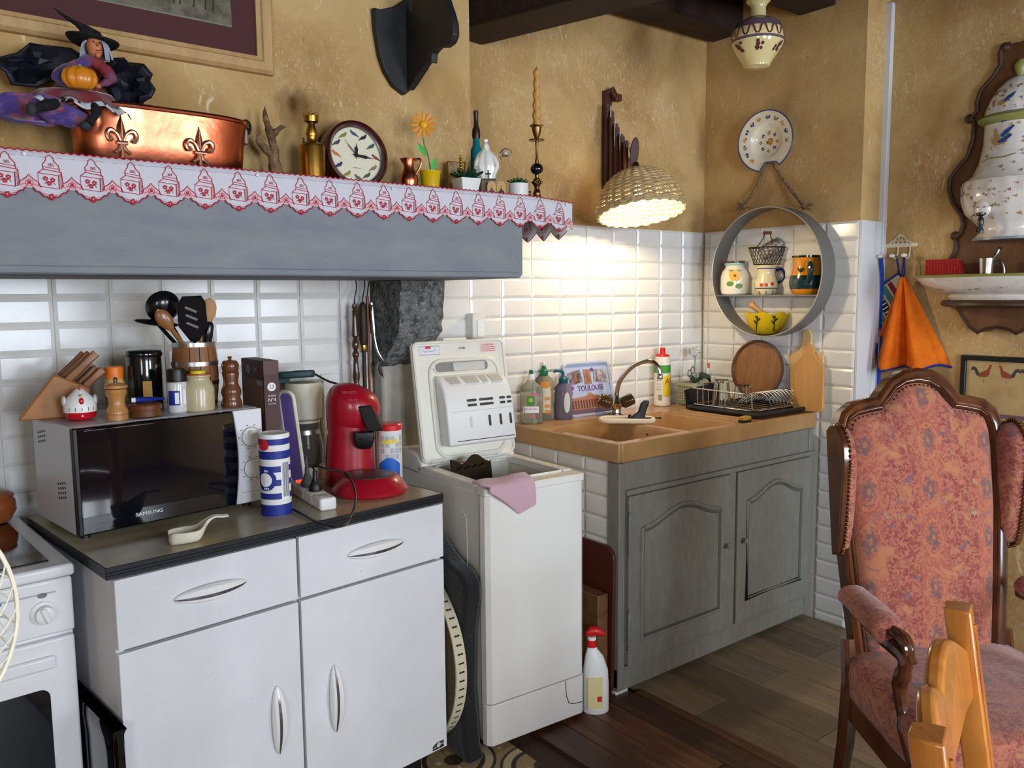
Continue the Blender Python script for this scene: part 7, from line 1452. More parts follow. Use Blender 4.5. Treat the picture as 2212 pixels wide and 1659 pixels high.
def motif2():
    mb = MB(); w = .0017; mb.line([(-.022, -.077), (-.018, -.066), (-.011, -.062), (-.004, -.056), (.0, -.050), (.004, -.056), (.011, -.062), (.018, -.066), (.022, -.077)], w, 0); mb.disc(0, -.068, .0035, 0, 8); mb.line([(.0075*cos(2*pi*k/12), -.068+.006*sin(2*pi*k/12)) for k in range(12)], w*.7, 0, True)
    mb.line([(-.018, -.074), (-.006, -.070)], w*.7, 0); mb.line([(.006, -.070), (.018, -.074)], w*.7, 0); return mb
def blush():
    mb = MB(); mb.flat([(-.020, -.076), (-.016, -.067), (-.009, -.063), (0, -.053), (.009, -.063), (.016, -.067), (.020, -.076), (0, -.079)], .0004); return mb
me1 = me2 = me3 = None
TXT = text('motif_lettering', 'SEL', .0085, REDINK, bd, (0, 0, -9)); tme = TXT.data; bpy.data.objects.remove(TXT)
PNK = mat('pink_fill', (214, 178, 186), .9)
k = -3
while u1+step*k < XEND-.02:
    x = u1+step*k
    if x > XSTA+.02:
        o = obj('box_motif', me1 or motif(), REDINK, bd, loc=(x, ydrape(x, -.05)-(.0022 if x < .04 else .0042), TOPZ-.001+sagf(x)), smooth=0); me1 = o.data
        q = bpy.data.objects.new('motif_lettering', tme); COL.objects.link(q); q.parent = o; q.location = (.003, -.0002, -.0265); q.rotation_euler = (radians(90), 0, 0)
    x2 = x+step/2
    if XSTA < x2 < XEND-.01:
        o = obj('flower_motif', me2 or motif2(), REDINK, bd, loc=(x2, ydrape(x2, -.05)-(.0022 if x2 < .04 else .0042), TOPZ+sagf(x2)), smooth=0); me2 = o.data
        o = obj('flower_fill', me3 or blush(), PNK, bd, loc=(x2, ydrape(x2, -.05)-(.0021 if x2 < .04 else .0041), TOPZ+sagf(x2)), smooth=0); me3 = o.data
    k += 1
for px, py in ((52, 332), (556, 378), (848, 408), (1083, 430), (1222, 442)):
    x = u_of(px, py); obj('drawing_pin', MB().sphere((x, ydrape(x, 0)-.004, mantel_local(onM(px, py, -.006)).z), (.005, .003, .005), 12, 8), mat('pin_pearl', (226, 226, 226), .2, coat=.4), bd)
# return along the free end of the shelf
mb = MB(); vs = []; fs = []; n2 = 140
def wv2(y): f = (y/step) % 1.0; kk = abs(f-.5)*2; return -.118+.03*kk**1.3
for i in range(n2+1):
    y = .004+.30*i/n2
    for j in range(4): t = j/3; vs.append((XEND-.012-.004*sin(y*30), y, TOPZ-.012+wv2(y)*t))
for i in range(n2):
    for j in range(3): fs.append((i*4+j, (i+1)*4+j, (i+1)*4+j+1, i*4+j+1))
mb.add(vs, fs); o = obj('end_cloth', mb, CLOTH, bd); q = o.modifiers.new('s', 'SOLIDIFY'); q.thickness = .0012
obj('end_hem_stitching', MB().tube([(XEND-.0125-.004*sin(y*30), y, TOPZ-.012+wv2(y)) for y in [.004+.3*i/200 for i in range(201)]], .0014, 4), REDINK, bd)
for kk in range(3):
    y = step*(kk+.5)+.0
    o = obj('box_motif', me1, REDINK, bd, loc=(XEND-.018, y, TOPZ-.026), rot=(0, 0, -pi/2), smooth=0)

# ------------------------------------------------------------ things along the mantel
def mant(px, py, back):
    """base point on the shelf below picture point px: back = metres behind the cloth front"""
    P = onM(px, py, back); P.z = ZSHF; return P
def zat(px, py, back): return onM(px, py, back).z
# framed painting on the chimney breast
Pb = .2
cr2 = mantel_local(onM(593, 163, Pb-.02)); cl = mantel_local(onM(-12, 68, Pb-.02))
pw, ph_ = 1.05, .78; x1 = cr2.x; zb3 = cr2.z
pa_ = thing('landscape_painting', 'framed river landscape painting in a pale wooden frame', 'painting', m2w(x1-pw/2, Pb, zb3), MA); LIME = wood('limed_frame', (196, 162, 112), (176, 140, 92), .5, (9, 2, 2))
fw = .045
def moulding(x0, x1_, z0, z1_): return [(x0, z0), (x1_, z0), (x1_, z1_), (x0, z1_)]
mb = MB(); R0 = moulding(-pw/2, pw/2, 0, ph_)
def insr(d): return [(-pw/2+d, d), (pw/2-d, d), (pw/2-d, ph_-d), (-pw/2+d, ph_-d)]
mb.loft([[(x, y, z) for x, z in insr(d)] for d, y in ((0, 0), (0, -.02), (.008, -.03), (.03, -.026), (.034, -.02), (fw, -.016), (fw, -.004))], cap0=False, cap1=False); obj('frame', mb, LIME, pa_, smooth=20)
obj('mount', MB().prism(insr(fw-.002), -.008, -.002), mat('mount_plum', (74, 36, 38), .8), pa_); ML = .066
def river():
    m = mat('river_painting', (120, 130, 116), .6); nt = m.node_tree; N = nt.nodes; L = nt.links; b = N['Principled BSDF']; tc = N.new('ShaderNodeTexCoord'); mp = N.new('ShaderNodeMapping'); mp.inputs['Scale'].default_value = (2, 1, 9); L.new(tc.outputs['Object'], mp.inputs[0])
    n = N.new('ShaderNodeTexNoise'); n.inputs['Scale'].default_value = 4; n.inputs['Detail'].default_value = 8; L.new(mp.outputs[0], n.inputs['Vector']); r = N.new('ShaderNodeValToRGB'); L.new(n.outputs[0], r.inputs[0])
    cs = ((.0, (50, 58, 60)), (.38, (74, 92, 96)), (.5, (110, 132, 130)), (.58, (150, 160, 146)), (.68, (96, 90, 62)), (1, (60, 54, 40)))
    r.color_ramp.elements[0].position = 0; r.color_ramp.elements[0].color = lin(cs[0][1]); r.color_ramp.elements[1].position = 1; r.color_ramp.elements[1].color = lin(cs[-1][1])
    for ps, cc in cs[1:-1]: e = r.color_ramp.elements.new(ps); e.color = lin(cc)
    L.new(r.outputs[0], b.inputs['Base Color']); return m
cv = obj('canvas', MB().prism(insr(fw+ML), -.0095, -.006), river(), pa_); obj('gold_fillet', MB().tube([(x, -.010, z) for x, z in insr(fw+ML)], .0025, 6, True), mat('fillet_silver', (170, 160, 140), .4, .5), pa_)
bnk = obj('painted_bank', MB().flat([(pw/2-.16, fw+ML+.003), (pw/2-fw-ML-.003, fw+ML+.003), (pw/2-fw-ML-.003, fw+ML+.075), (pw/2-.26, fw+ML+.045), (pw/2-.38, fw+ML+.012), (pw/2-.42, fw+ML+.003)], -.0103), mat('painted_earth', (78, 74, 58), .7, var=((110, 104, 84), 30, .4, .6)), cv)
for dx in (.16, .18, .21, .245, .26): obj('painted_trunk', MB().line([(pw/2-dx, fw+ML+.03), (pw/2-dx+.004, fw+ML+.09), (pw/2-dx-.003, fw+ML+.16)], .004, -.0107), mat('painted_bark', (44, 40, 32), .8), cv)
# copper jam pan
pL, pR = mant(150, 340, .1), mant(530, 365, .1); pc4 = (pL+pR)/2; s = mpp(pc4); Lp = (pR-pL).length
cpn2 = thing('copper_pan', 'long oval copper pan with fleur-de-lis and iron handle', 'pan', (pc4.x, pc4.y, ZSHF+.0005), MA); HC = (zat(340, 250, .1)-ZSHF); a0, b0_ = Lp/2*.97, .085
def ovl(ax, bx, z, n=56): return [(math.copysign(abs(cos(a))**.62, cos(a))*ax, math.copysign(abs(sin(a))**.8, sin(a))*bx, z) for a in [2*pi*i/n for i in range(n)]]
mb = MB(); mb.loft([ovl(a0*.93, b0_*.86, 0), ovl(a0*.96, b0_*.92, .006), ovl(a0*.985, b0_*.97, HC*.5), ovl(a0*1.03, b0_*1.03, HC-.004), ovl(a0*1.01, b0_*1.0, HC-.004), ovl(a0*.95, b0_*.9, .01)]); cpb = obj('body', mb, COPPER, cpn2, smooth=50)
obj('rim', MB().tube(ovl(a0*1.03, b0_*1.03, HC-.002), .006, 8, True), COPPER, cpn2)
def fleur():
    mb = MB(); mb.loft([[(x*k, -d, z) for x, z in ((0, -.006), (.010, .012), (.008, .03), (0, .052), (-.008, .03), (-.010, .012))] for k, d in ((1, 0), (.7, .005), (.1, .009))])
    for sg in (-1, 1): mb.tube(bez([(sg*.003, -.003, -.006), (sg*.010, -.004, .010), (sg*.024, -.005, .018), (sg*.032, -.005, .008), (sg*.028, -.005, -.004), (sg*.021, -.005, -.001)], 16), [.0035]*5+[.0055]*8+[.006]*4, 8); mb.tube(bez([(sg*.003, -.003, -.014), (sg*.008, -.004, -.026), (sg*.018, -.004, -.034)], 8), .004, 8)
    mb.tube([(-.012, -.004, -.010), (.012, -.004, -.010)], .005, 8); mb.tube([(0, -.003, -.012), (0, -.003, -.045)], [.004, .0055], 8); return mb
for px, py in ((263, 300), (431, 322)):
    q = LN.inverted() @ onM(px, py, .1-.085); xl = q.x-(LN.inverted() @ pc4).x; fx = obj('fleur_de_lis', fleur(), mat('bright_copper', (234, 180, 150), .35, 1.), cpn2, loc=(xl, -b0_*.985, (q.z-ZSHF)), rot=(radians(-4), 0, 0))
IR2 = mat('pan_iron', (58, 48, 42), .5, .8); hz2 = HC+.008
hb = MB(); hb.tube(bez([(-a0*.75, b0_*.5, HC+.002), (-a0*.3, b0_*.4, HC+.004)], 4)+bez([(-a0*.3, b0_*.4, HC+.008), (-a0*.1, b0_*.3, HC+.022), (a0*.3, b0_*.3, HC+.018), (a0*.42, b0_*.35, HC+.006)], 12)+[Vector((a0*.8, b0_*.5, HC+.004)), Vector((a0*1.02, b0_*.2, HC-.002)), Vector((a0*1.1, 0, HC-.008))], .005, 8); obj('handle', hb, IR2, cpn2)
obj('lug', MB().cb((a0*1.02, 0, HC-.03), (.012, .045, .04)), mat('lug_tin', (130, 116, 104), .5, .8), cpn2, .004, 2); obj('handle_ring', MB().tube([(a0*1.06+.012*cos(2*pi*i/18), 0, HC-.002+.017*sin(2*pi*i/18)) for i in range(18)], .004, 6, True), IR2, cpn2)
# antler
b1 = mant(597, 372, .13); s = mpp(b1); an = thing('deer_antler', 'small forked deer antler standing beside the copper pan', 'antler', b1, face(b1)); HORN = mat('antler_horn', (136, 106, 72), .8, var=((92, 66, 42), 40, .4, .6), bump=(50, .8))
obj('beam', MB().tube(bez([(8*s, 0, 0), (0, 0, 25*s), (-4*s, 0, 55*s), (-4*s, -4*s, 80*s), (-12*s, -4*s, 115*s), (-18*s, 0, 140*s), (-19*s, 4*s, 165*s)], 24), [19*s]*3+[15*s]*4+[12*s]*5+[9*s]*5+[6.5*s]*4+[5*s, 4*s, 2*s, .5*s], 10), HORN, an)
obj('tine', MB().tube(bez([(-2*s, 0, 60*s), (-26*s, -10*s, 78*s), (-34*s, -16*s, 92*s), (-30*s, -18*s, 104*s)], 12), [10*s]*4+[8*s]*4+[5.5*s]*3+[3*s, .6*s], 8), HORN, an); obj('tine', MB().tube(bez([(-8*s, -2*s, 100*s), (4*s, -6*s, 112*s), (14*s, -8*s, 120*s), (24*s, -10*s, 120*s)], 10), [8*s]*4+[5.5*s]*4+[3*s, 2*s, .5*s], 8), HORN, an)
# brass oil lamp
b1 = mant(676, 378, .11); s = mpp(b1); ol = thing('brass_oil_lamp', 'brass oil lamp with clear glass globe beside the clock', 'oil lamp', b1, face(b1)); zz = lambda py: onM(676, py, .11).z-ZSHF
BR = [(27, 380), (27.5, 320), (26, 314), (18, 309), (11, 306), (10, 300), (11, 296), (13, 290), (8, 272), (7, 262)]
obj('reservoir', MB().lathe([(27*s, 0)]+[(r*s, zz(py)) for r, py in BR[1:]], 36), BRASS, ol); obj('burner', MB().lathe([(8*s, zz(268)), (15*s, zz(264)), (16*s, zz(252)), (14*s, zz(250)), (9*s, zz(252))], 28), BRASS, ol)
for k in range(12): a = 2*pi*k/12; obj('crown_prong', MB().cb((15*s*cos(a), 15*s*sin(a), zz(249)), (3*s, 3*s, 8*s)), BRASS, ol)
obj('wick_wheel', MB().lathe([(5*s, -2*s), (5*s, 2*s)], 12), DARKMETAL, ol, loc=(-17*s, 0, zz(304)), rot=(0, radians(90), 0)); obj('globe', MB().lathe([(9*s, zz(250))]+[(26*s*sin(radians(d)), zz(220+26*cos(radians(d)))) for d in range(22, 160, 12)]+[(9*s, zz(190)), (9*s, zz(184)), (8.4*s, zz(184)), (8.4*s, zz(191))]+[(25.2*s*sin(radians(d)), zz(220+25.2*cos(radians(d)))) for d in range(158, 20, -12)]+[(8.4*s, zz(250))], 36, cap0=False, cap1=False), mat('thin_glass', (250, 250, 250), .02, trans=1., ior=1.1), ol)
# bird clock leaning on the wall
q0 = onM(765, 322, .13); s = mpp(q0); RC = 75*s; ck = thing('bird_clock', 'round mahogany wall clock with painted birds standing on the mantel', 'clock', m2w((LN.inverted() @ q0).x, .105, ZSHF), MA)
ckt = Matrix.Translation((0, 0, .001)) @ Matrix.Rotation(radians(-9), 4, 'X') @ Matrix.Translation((0, 0, RC)); RCX = 1.0
def cring(pf, n=64): return [[ckt @ Vector((r*RC*cos(a)*1.0, y, r*RC*sin(a))) for a in [2*pi*i/n for i in range(n)]] for r, y in pf]
mb = MB(); mb.loft(cring([(1., .03), (1., .0), (.97, -.014), (.9, -.018), (.85, -.012), (.83, .002), (.83, .03)]), cap0=False, cap1=False); obj('case', mb, mat('clock_mahogany', (66, 22, 20), .25, coat=.5), ck)
mb = MB(); mb.loft(cring([(.84, .02), (.84, .002), (.01, .002)])); dial = obj('dial', mb, mat('dial_cream', (222, 216, 190), .5), ck); obj('bezel', MB().tube([ckt @ Vector((.835*RC*cos(2*pi*i/64), -.004, .835*RC*sin(2*pi*i/64))) for i in range(64)], .004, 6, True), mat('bezel_silver', (150, 146, 150), .3, .9), ck)
bc = [(70, 84, 110), (40, 40, 48), (60, 80, 90), (130, 60, 60), (140, 120, 90), (70, 84, 60), (110, 90, 70), (150, 130, 60), (40, 50, 90), (190, 110, 60), (70, 70, 80), (130, 130, 60)]
for k in range(12):
    a = pi/2-2*pi*k/12; cxk, czk = .64*RC*cos(a), .64*RC*sin(a); sg = 1 if k % 3 else -1; Q = RC*.105
    body = [(-.9, -.1), (-.4, .35), (.2, .5), (.55, .95), (.95, .85), (1.0, .55), (.8, .2), (.4, -.35), (-.2, -.55), (-1.1, -.75), (-1.7, -1.1), (-1.6, -.8)]
    mb = MB(); mb.add([ckt @ Vector((cxk+sg*x*Q, -.0005+.002-.001, czk+z*Q)) for x, z in body], [tuple(range(len(body)))]); obj('painted_bird', mb, mat('bird_ink_%d' % k, bc[k], .6), dial)
    mb = MB(); mb.add([ckt @ Vector((cxk+sg*x*Q, .0006, czk+z*Q)) for x, z in ((-.7, .05), (.1, .2), (.35, -.1), (-.3, -.35), (-1.2, -.6))], [tuple(range(5))]); obj('painted_wing', mb, mat('wing_ink', (60, 52, 46), .6), dial)
def hand(nm, ang, L, w, m, tail=.12):
    a = radians(90-ang); d = Vector((cos(a), sin(a))); n = Vector((-d.y, d.x)); P = [-d*tail*RC, n*w, d*L*RC*.55+n*w*1.6, d*L*RC*.7+n*w*.5, d*L*RC, d*L*RC*.7-n*w*.5, d*L*RC*.55-n*w*1.6, -n*w]; mb = MB(); mb.loft([[ckt @ Vector((q.x, y, q.y)) for q in P] for y in (-.004, -.0025)]); obj(nm, mb, m, ck)
hand('hour_hand', 8, .36, .003, INK); hand('minute_hand', 96, .56, .003, INK); hand('second_hand', -38, .55, .0008, mat('second_red', (110, 30, 30), .5)); obj('hub', MB().sphere(ckt @ Vector((0, -.004, 0)), .006, 10, 8), INK, ck)
dl = MB(); dl.add([ckt @ Vector((x, .001, -.36*RC+z)) for x, z in ((-.012, -.001), (.012, -.001), (.012, .001), (-.012, .001))], [(0, 1, 2, 3)]); obj('maker_line', dl, INKGREY, dial)
# copper jug, flower in yellow pot
b1 = mant(884, 402, .12); s = mpp(b1); cj = thing('copper_jug', 'small copper jug with looped handle left of the yellow pot', 'jug', b1, face(b1)); zz = lambda py: onM(888, py, .12).z-ZSHF
obj('body', MB().lathe([(16*s, 0), (19*s, zz(396)), (20*s, zz(388)), (15*s, zz(374)), (11*s, zz(364)), (12*s, zz(350)), (14*s, zz(343)), (12*s, zz(343)), (9*s, zz(360))], 28), COPPER, cj); obj('handle', MB().tube(bez([(12*s, 0, zz(346)), (24*s, 0, zz(344)), (25*s, 0, zz(358)), (14*s, 0, zz(378))], 16), 2.4*s, 8), COPPER, cj); obj('spout', MB().tube([(-10*s, 0, zz(352)), (-17*s, 0, zz(343))], [4*s, 2*s], 8), COPPER, cj)
b1 = mant(930, 408, .10); s = mpp(b1); fp2 = thing('flower_pot', 'yellow tin pot with an orange metal daisy', 'flower pot', b1, face(b1)); zz = lambda py: onM(930, py, .10).z-ZSHF
obj('pot', MB().lathe([(17*s, 0), (22*s, zz(374)), (23.5*s, zz(372)), (23.5*s, zz(370)), (21*s, zz(371)), (18*s, zz(380))], 32), mat('pot_yellow', (212, 172, 10), .3, coat=.3), fp2); obj('soil', MB().lathe([(20*s, zz(378)), (0, zz(376))], 20), mat('soil', (50, 36, 26), .9), fp2)
obj('stem', MB().tube(bez([(2*s, 0, zz(380)), (-3*s, 0, zz(340)), (-12*s, 0, zz(310)), (-13*s, 0, zz(275))], 16), 1.6*s, 6), mat('stem_green', (70, 140, 60), .5), fp2)
fc2 = Vector((-13*s, -6*s, zz(271))); ORP = mat('petal_orange', (222, 140, 20), .4)
for k in range(12):
    a = 2*pi*k/12; mb = MB(); M = Matrix.Translation(fc2) @ Matrix.Rotation(a, 4, 'Y'); mb.loft([[M @ Vector((x*w*s, y-.002*t, (8+20*t)*s)) for x, y in ((-1, 0), (0, -.0015), (1, 0), (0, .001))] for w, t in ((1.5, 0), (3.6, .45), (3.4, .75), (.6, 1.))]); obj('petal', mb, ORP, fp2)
obj('flower_heart', MB().sphere(fc2, (8.5*s, 5*s, 9*s), 14, 10), mat('heart_yellow', (232, 170, 20), .4), fp2); GLF = mat('leaf_bright', (70, 170, 60), .4)
for (x0, z0, x1, z1) in ((-8, 338, -26, 312), (4, 372, 12, 342)):
    A_ = Vector((x0*s, -2*s, zz(z0))); B_ = Vector((x1*s, -8*s, zz(z1))); M = frame_of(A_, B_, (1, 0, .3)); Lq = (B_-A_).length; mb = MB(); mb.loft([[M @ Vector((x*w*s, y*s, t*Lq)) for x, y in ((-1, 0), (0, 1.5), (1, 0), (0, .6))] for w, t in ((1, 0), (6, .35), (6.5, .6), (.4, 1.05))]); obj('leaf', mb, GLF, fp2)
# small gilt frame behind the square planter
b1 = mant(985, 408, .16); s = mpp(b1); gf = thing('framed_photograph', 'tiny gilt-framed photograph behind the square planter', 'picture frame', b1, face(b1)+radians(14)); hF = zat(985, 350, .16)-ZSHF
obj('frame', MB().tube([(-18*s, 0, .003), (20*s, 0, .003), (20*s, 0, hF), (-18*s, 0, hF)], 2.2*s, 6, True), BRASS, gf); obj('photo', MB().box(-17*s, 19*s, -.001, .002, .004, hF-.002), mat('photo_sepia', (170, 138, 90), .6, var=((120, 90, 56), 40, .4, .6)), gf)
bd2 = thing('gilt_finial', 'gilt beaded finial rising behind the square planter', 'ornament', mant(996, 412, .10), 0); mb = MB()
for k in range(6): mb.sphere((0, 0, zat(996, 338+6*k, .10)-ZSHF), .0055 if k else .004, 8, 6)
mb.tube([(0, 0, 0), (0, 0, zat(996, 368, .10)-ZSHF)], .003, 6); obj('beads', mb, BRASS, bd2)
# succulents
def succulent(t, zb, R, n, m, layers, s, lift):
    rr = random.Random(n)
    for ly in range(layers):
        for k in range(n):
            a = 2*pi*k/n+ly*.5+rr.uniform(-.15, .15); el = radians(28+ly*(50/layers)+rr.uniform(-6, 6)); L_ = R*(1-.14*ly)*rr.uniform(.85, 1.1); d = Vector((cos(a)*cos(el), sin(a)*cos(el), sin(el))); A_ = Vector((0, 0, zb)); M = frame_of(A_, A_+d, (-sin(a), cos(a), 0)); mb = MB(); mb.loft([[M @ Vector((x*w*L_*.16, y*L_*.07, tt*L_)) for x, y in ((-1, 0), (0, 1), (1, 0), (0, -.8))] for w, tt in ((.5, 0), (1, .4), (.9, .65), (.05, 1))]); obj('leaf', mb, m, t)
b1 = mant(1007, 412, .07); s = mpp(b1); sp2 = thing('square_planter', 'white square pot with dark spiky succulent', 'plant', b1, face(b1)+radians(30)); hP = zat(1007, 387, .07)-ZSHF; WPT = mat('pot_white', (222, 220, 214), .4); SUC = mat('succulent_green', (22, 62, 38), .5)
mb = MB(); mb.loft([[(x, y, z) for x, y in rrect(w, w, .004, 3)] for w, z in ((.05, 0), (.072, hP), (.066, hP), (.06, hP-.01))]); obj('pot', mb, WPT, sp2); obj('soil', MB().slab(rrect(.056, .056, .004), hP-.012, hP-.006), MATS['soil'], sp2); succulent(sp2, hP-.008, 40*s, 8, SUC, 2, s, 0)
b1 = mant(1120, 424, .07); s = mpp(b1); sp3 = thing('round_planter', 'white round pot with green rosette succulent beside the candlestick', 'plant', b1, face(b1)); hP = zat(1120, 397, .07)-ZSHF
obj('pot', MB().lathe([(16*s, 0), (19*s, .004), (21*s, hP*.5), (21*s, hP), (19*s, hP), (18*s, hP-.008)], 32), WPT, sp3); obj('soil', MB().lathe([(18.5*s, hP-.012), (0, hP-.006)], 20), MATS['soil'], sp3); succulent(sp3, hP-.008, 27*s, 9, mat('rosette_green', (40, 92, 50), .5), 3, s, 0)
# teal bottle figure, white Virgin, icons
b1 = m2w(LN.inverted().__matmul__(onM(1030, 395, .28)).x, .28, ZSHF); s = mpp(b1); tb2 = thing('teal_bottle', 'teal glazed bottle with dark pewter neck half hidden by the chimney', 'bottle', b1, face(b1)); zz = lambda py: onM(1030, py, .28).z-ZSHF
obj('body', MB().lathe([(14*s, 0), (16*s, .004), (17*s, zz(345)), (13*s, zz(326)), (8*s, zz(315)), (7*s, zz(298))], 24), mat('teal_glaze', (14, 110, 126), .25, coat=.4), tb2); obj('neck', MB().lathe([(8*s, zz(300)), (9*s, zz(292)), (8*s, zz(280)), (5*s, zz(272)), (4.5*s, zz(248)), (5.5*s, zz(246)), (5*s, zz(240)), (0, zz(240))], 20), mat('pewter_dark', (66, 56, 50), .4, .7), tb2)
b1 = mant(1050, 410, .14); s = mpp(b1); vg = thing('white_statuette', 'small white porcelain statuette of a robed standing figure', 'statuette', b1, face(b1)); zz = lambda py: onM(1050, py, .14).z-ZSHF; PW2 = mat('white_bisque', (226, 224, 216), .25, coat=.3)
mb = MB(); rings = []
for r, py, sy in ((15, 412, .8), (17, 408, .8), (17, 392, .75), (19, 378, .7), (26, 362, .62), (25, 350, .62), (20, 338, .65), (14, 330, .7), (8, 325, .8), (6, 322, .9)): rings.append([(r*s*(1+.07*cos(9*a)+.04*cos(5*a))*cos(a), r*sy*s*(1+.07*cos(9*a))*sin(a), max(0, zz(py))) for a in [2*pi*i/48 for i in range(48)]])
mb.loft(rings); bdy = obj('robe', mb, PW2, vg, smooth=60); obj('head', MB().sphere((0, -2*s, zz(317)), (6.5*s, 7*s, 9*s), 16, 12), PW2, vg); obj('veil', MB().lathe([(12*s, zz(336)), (10*s, zz(326)), (8.5*s, zz(316)), (6*s, zz(310)), (0, zz(308))], 20, c=(0, 6*s, 0), sy=.6), PW2, vg); obj('crown', MB().lathe([(5.5*s, zz(308)), (6*s, zz(302)), (4.5*s, zz(303)), (0, zz(305))], 14), PW2, vg)
for sg in (-1, 1): obj('arm', MB().tube(bez([(sg*10*s, -4*s, zz(336)), (sg*19*s, -9*s, zz(350)), (sg*22*s, -14*s, zz(362))], 10), [4*s]*6+[3*s]*3+[2*s]*2, 8), PW2, vg)
b1 = mant(1055, 418, .06); s = mpp(b1); cf2 = thing('crucifix_block', 'dark little crucifix standing on a stone cube', 'crucifix', b1, face(b1)); hz3 = zat(1055, 390, .06)-ZSHF; obj('block', MB().box(-15*s, 15*s, -8*s, 10*s, 0, hz3), mat('block_stone', (120, 104, 84), .8, bump=(80, .4)), cf2, .001, 1); obj('base_plate', MB().box(-16*s, 16*s, -9*s, 11*s, hz3, hz3+3*s), DARKMETAL, cf2); obj('cross', MB().cb((0, 0, hz3+12*s), (3*s, 3*s, 20*s)).cb((0, 0, hz3+14*s), (12*s, 3*s, 3*s)), mat('cross_dark', (50, 44, 34), .6), cf2)
for px, lab, c_ in ((1062, 'small icon print in violet beside the crucifix', (96, 60, 90)), (1083, 'small arched icon print in dark brown beside the round planter', (60, 44, 40))):
    b1 = mant(px, 420, .035); s = mpp(b1); ic = thing('mini_icon', lab, 'icon', b1, face(b1)); hI = zat(px, 391, .035)-ZSHF; P_ = [(-9*s, 0), (9*s, 0), (9*s, hI*.75), (6*s, hI*.95), (0, hI), (-6*s, hI*.95), (-9*s, hI*.75)]; obj('panel', MB().prism(P_, -.003, .003), mat('icon_gold', (196, 160, 110), .5), ic); obj('halo', MB().disc(0, hI*.66, 5*s, -.0034), BRASS, ic); obj('figure', MB().flat([(-7*s, .002), (7*s, .002), (6*s, hI*.4), (2*s, hI*.5), (2.5*s, hI*.72), (-2.5*s, hI*.72), (-2*s, hI*.5), (-6*s, hI*.4)], -.0038), mat('icon_ink_%d' % px, c_, .6), ic); obj('icon_face', MB().disc(0, hI*.64, 2.6*s, -.0042), mat('icon_skin', (190, 140, 110), .6), ic)
# clip-top glass jug behind the statuette
b1 = mant(1092, 415, .20); s = mpp(b1); gj = thing('glass_jug', 'clear glass jug with clip stopper behind the statuette', 'jug', b1, face(b1)); zz = lambda py: onM(1092, py, .20).z-ZSHF; THG = MATS['thin_glass']
obj('body', MB().lathe([(24*s, 0), (28*s, .006), (30*s, zz(385)), (24*s, zz(366)), (10*s, zz(354)), (7*s, zz(348)), (7*s, zz(336)), (6*s, zz(336)), (6*s, zz(350)), (23*s, zz(368)), (28*s, zz(388)), (22*s, .01)], 32), THG, gj); obj('stopper', MB().lathe([(6*s, zz(338)), (8*s, zz(334)), (7*s, zz(326)), (0, zz(324))], 20), mat('stopper_glass', (226, 206, 190), .1, trans=.5), gj); obj('clip_wire', MB().tube(bez([(-8*s, 0, zz(345)), (-12*s, 0, zz(332)), (0, -6*s, zz(322)), (14*s, 0, zz(328)), (10*s, 0, zz(342))], 16), 1*s, 6), STEEL, gj)
# candlestick with twisted candle
b1 = mant(1160, 428, .09); s = mpp(b1); cs = thing('candlestick', 'slim brass candlestick with dark ball and twisted beeswax candle', 'candlestick', b1, face(b1)); zz = lambda py: onM(1159, py, .09).z-ZSHF; OB = mat('old_brass', (128, 100, 60), .35, 1.)
obj('foot', MB().lathe([(16*s, 0), (15*s, .003), (8*s, zz(422)), (9*s, zz(417)), (5*s, zz(408)), (6*s, zz(403)), (9*s, zz(398)), (8*s, zz(388)), (4*s, zz(384)), (5*s, zz(378))], 24), OB, cs)
for k in range(6): a = 2*pi*k/6; obj('petal_boss', MB().sphere((9*s*cos(a), 9*s*sin(a), zz(394)), 3.2*s, 8, 6), OB, cs)
obj('dark_ball', MB().sphere((0, 0, zz(365)), (14*s, 14*s, 12.5*s), 20, 14), mat('ebony_blue', (20, 18, 26), .15, coat=.5), cs); obj('stem', MB().lathe([(4*s, zz(354)), (4.5*s, zz(350)), (2.6*s, zz(340)), (2.6*s, zz(315)), (4*s, zz(311)), (3*s, zz(306)), (4*s, zz(300))], 16), OB, cs)
obj('drip_pan', MB().lathe([(3*s, zz(305)), (16*s, zz(304)), (17*s, zz(302)), (15*s, zz(303)), (3*s, zz(303.5))], 28), OB, cs); obj('socket', MB().lathe([(4*s, zz(300)), (8*s, zz(290)), (10*s, zz(280)), (10.5*s, zz(275)), (15*s, zz(273)), (15*s, zz(271)), (8*s, zz(272))], 24), OB, cs)
mb = MB(); rings = []; za_, zb_2 = zz(272), zz(148)
for k in range(60):
    t = k/59; r = 8.6*s*(1-.35*t)*(1 if t < .96 else (1-t)/.04*.7+.3); rings.append([((r*(1+.17*cos(2*(a)+t*34)))*cos(a), (r*(1+.17*cos(2*a+t*34)))*sin(a), za_+(zb_2-za_)*t) for a in [2*pi*i/16 for i in range(16)]])
mb.loft(rings); obj('candle', mb, mat('beeswax', (196, 146, 76), .5), cs, smooth=60); obj('wick', MB().tube([(0, 0, zb_2-.002), (.001, 0, zb_2+.006)], .0012, 5), INK, cs)
b1 = mant(1145, 428, .05); s = mpp(b1); mf = thing('mini_figurine', 'tiny dark painted figurine beside the candlestick foot', 'figurine', b1, face(b1)); obj('body', MB().lathe([(5*s, 0), (5*s, 4*s), (3*s, 9*s), (3.4*s, 13*s), (2*s, 17*s)], 12), mat('fig_red', (120, 30, 30), .5), mf); obj('head', MB().sphere((0, 0, 21*s), 3*s, 10, 8), mat('fig_dark', (50, 34, 28), .5), mf)

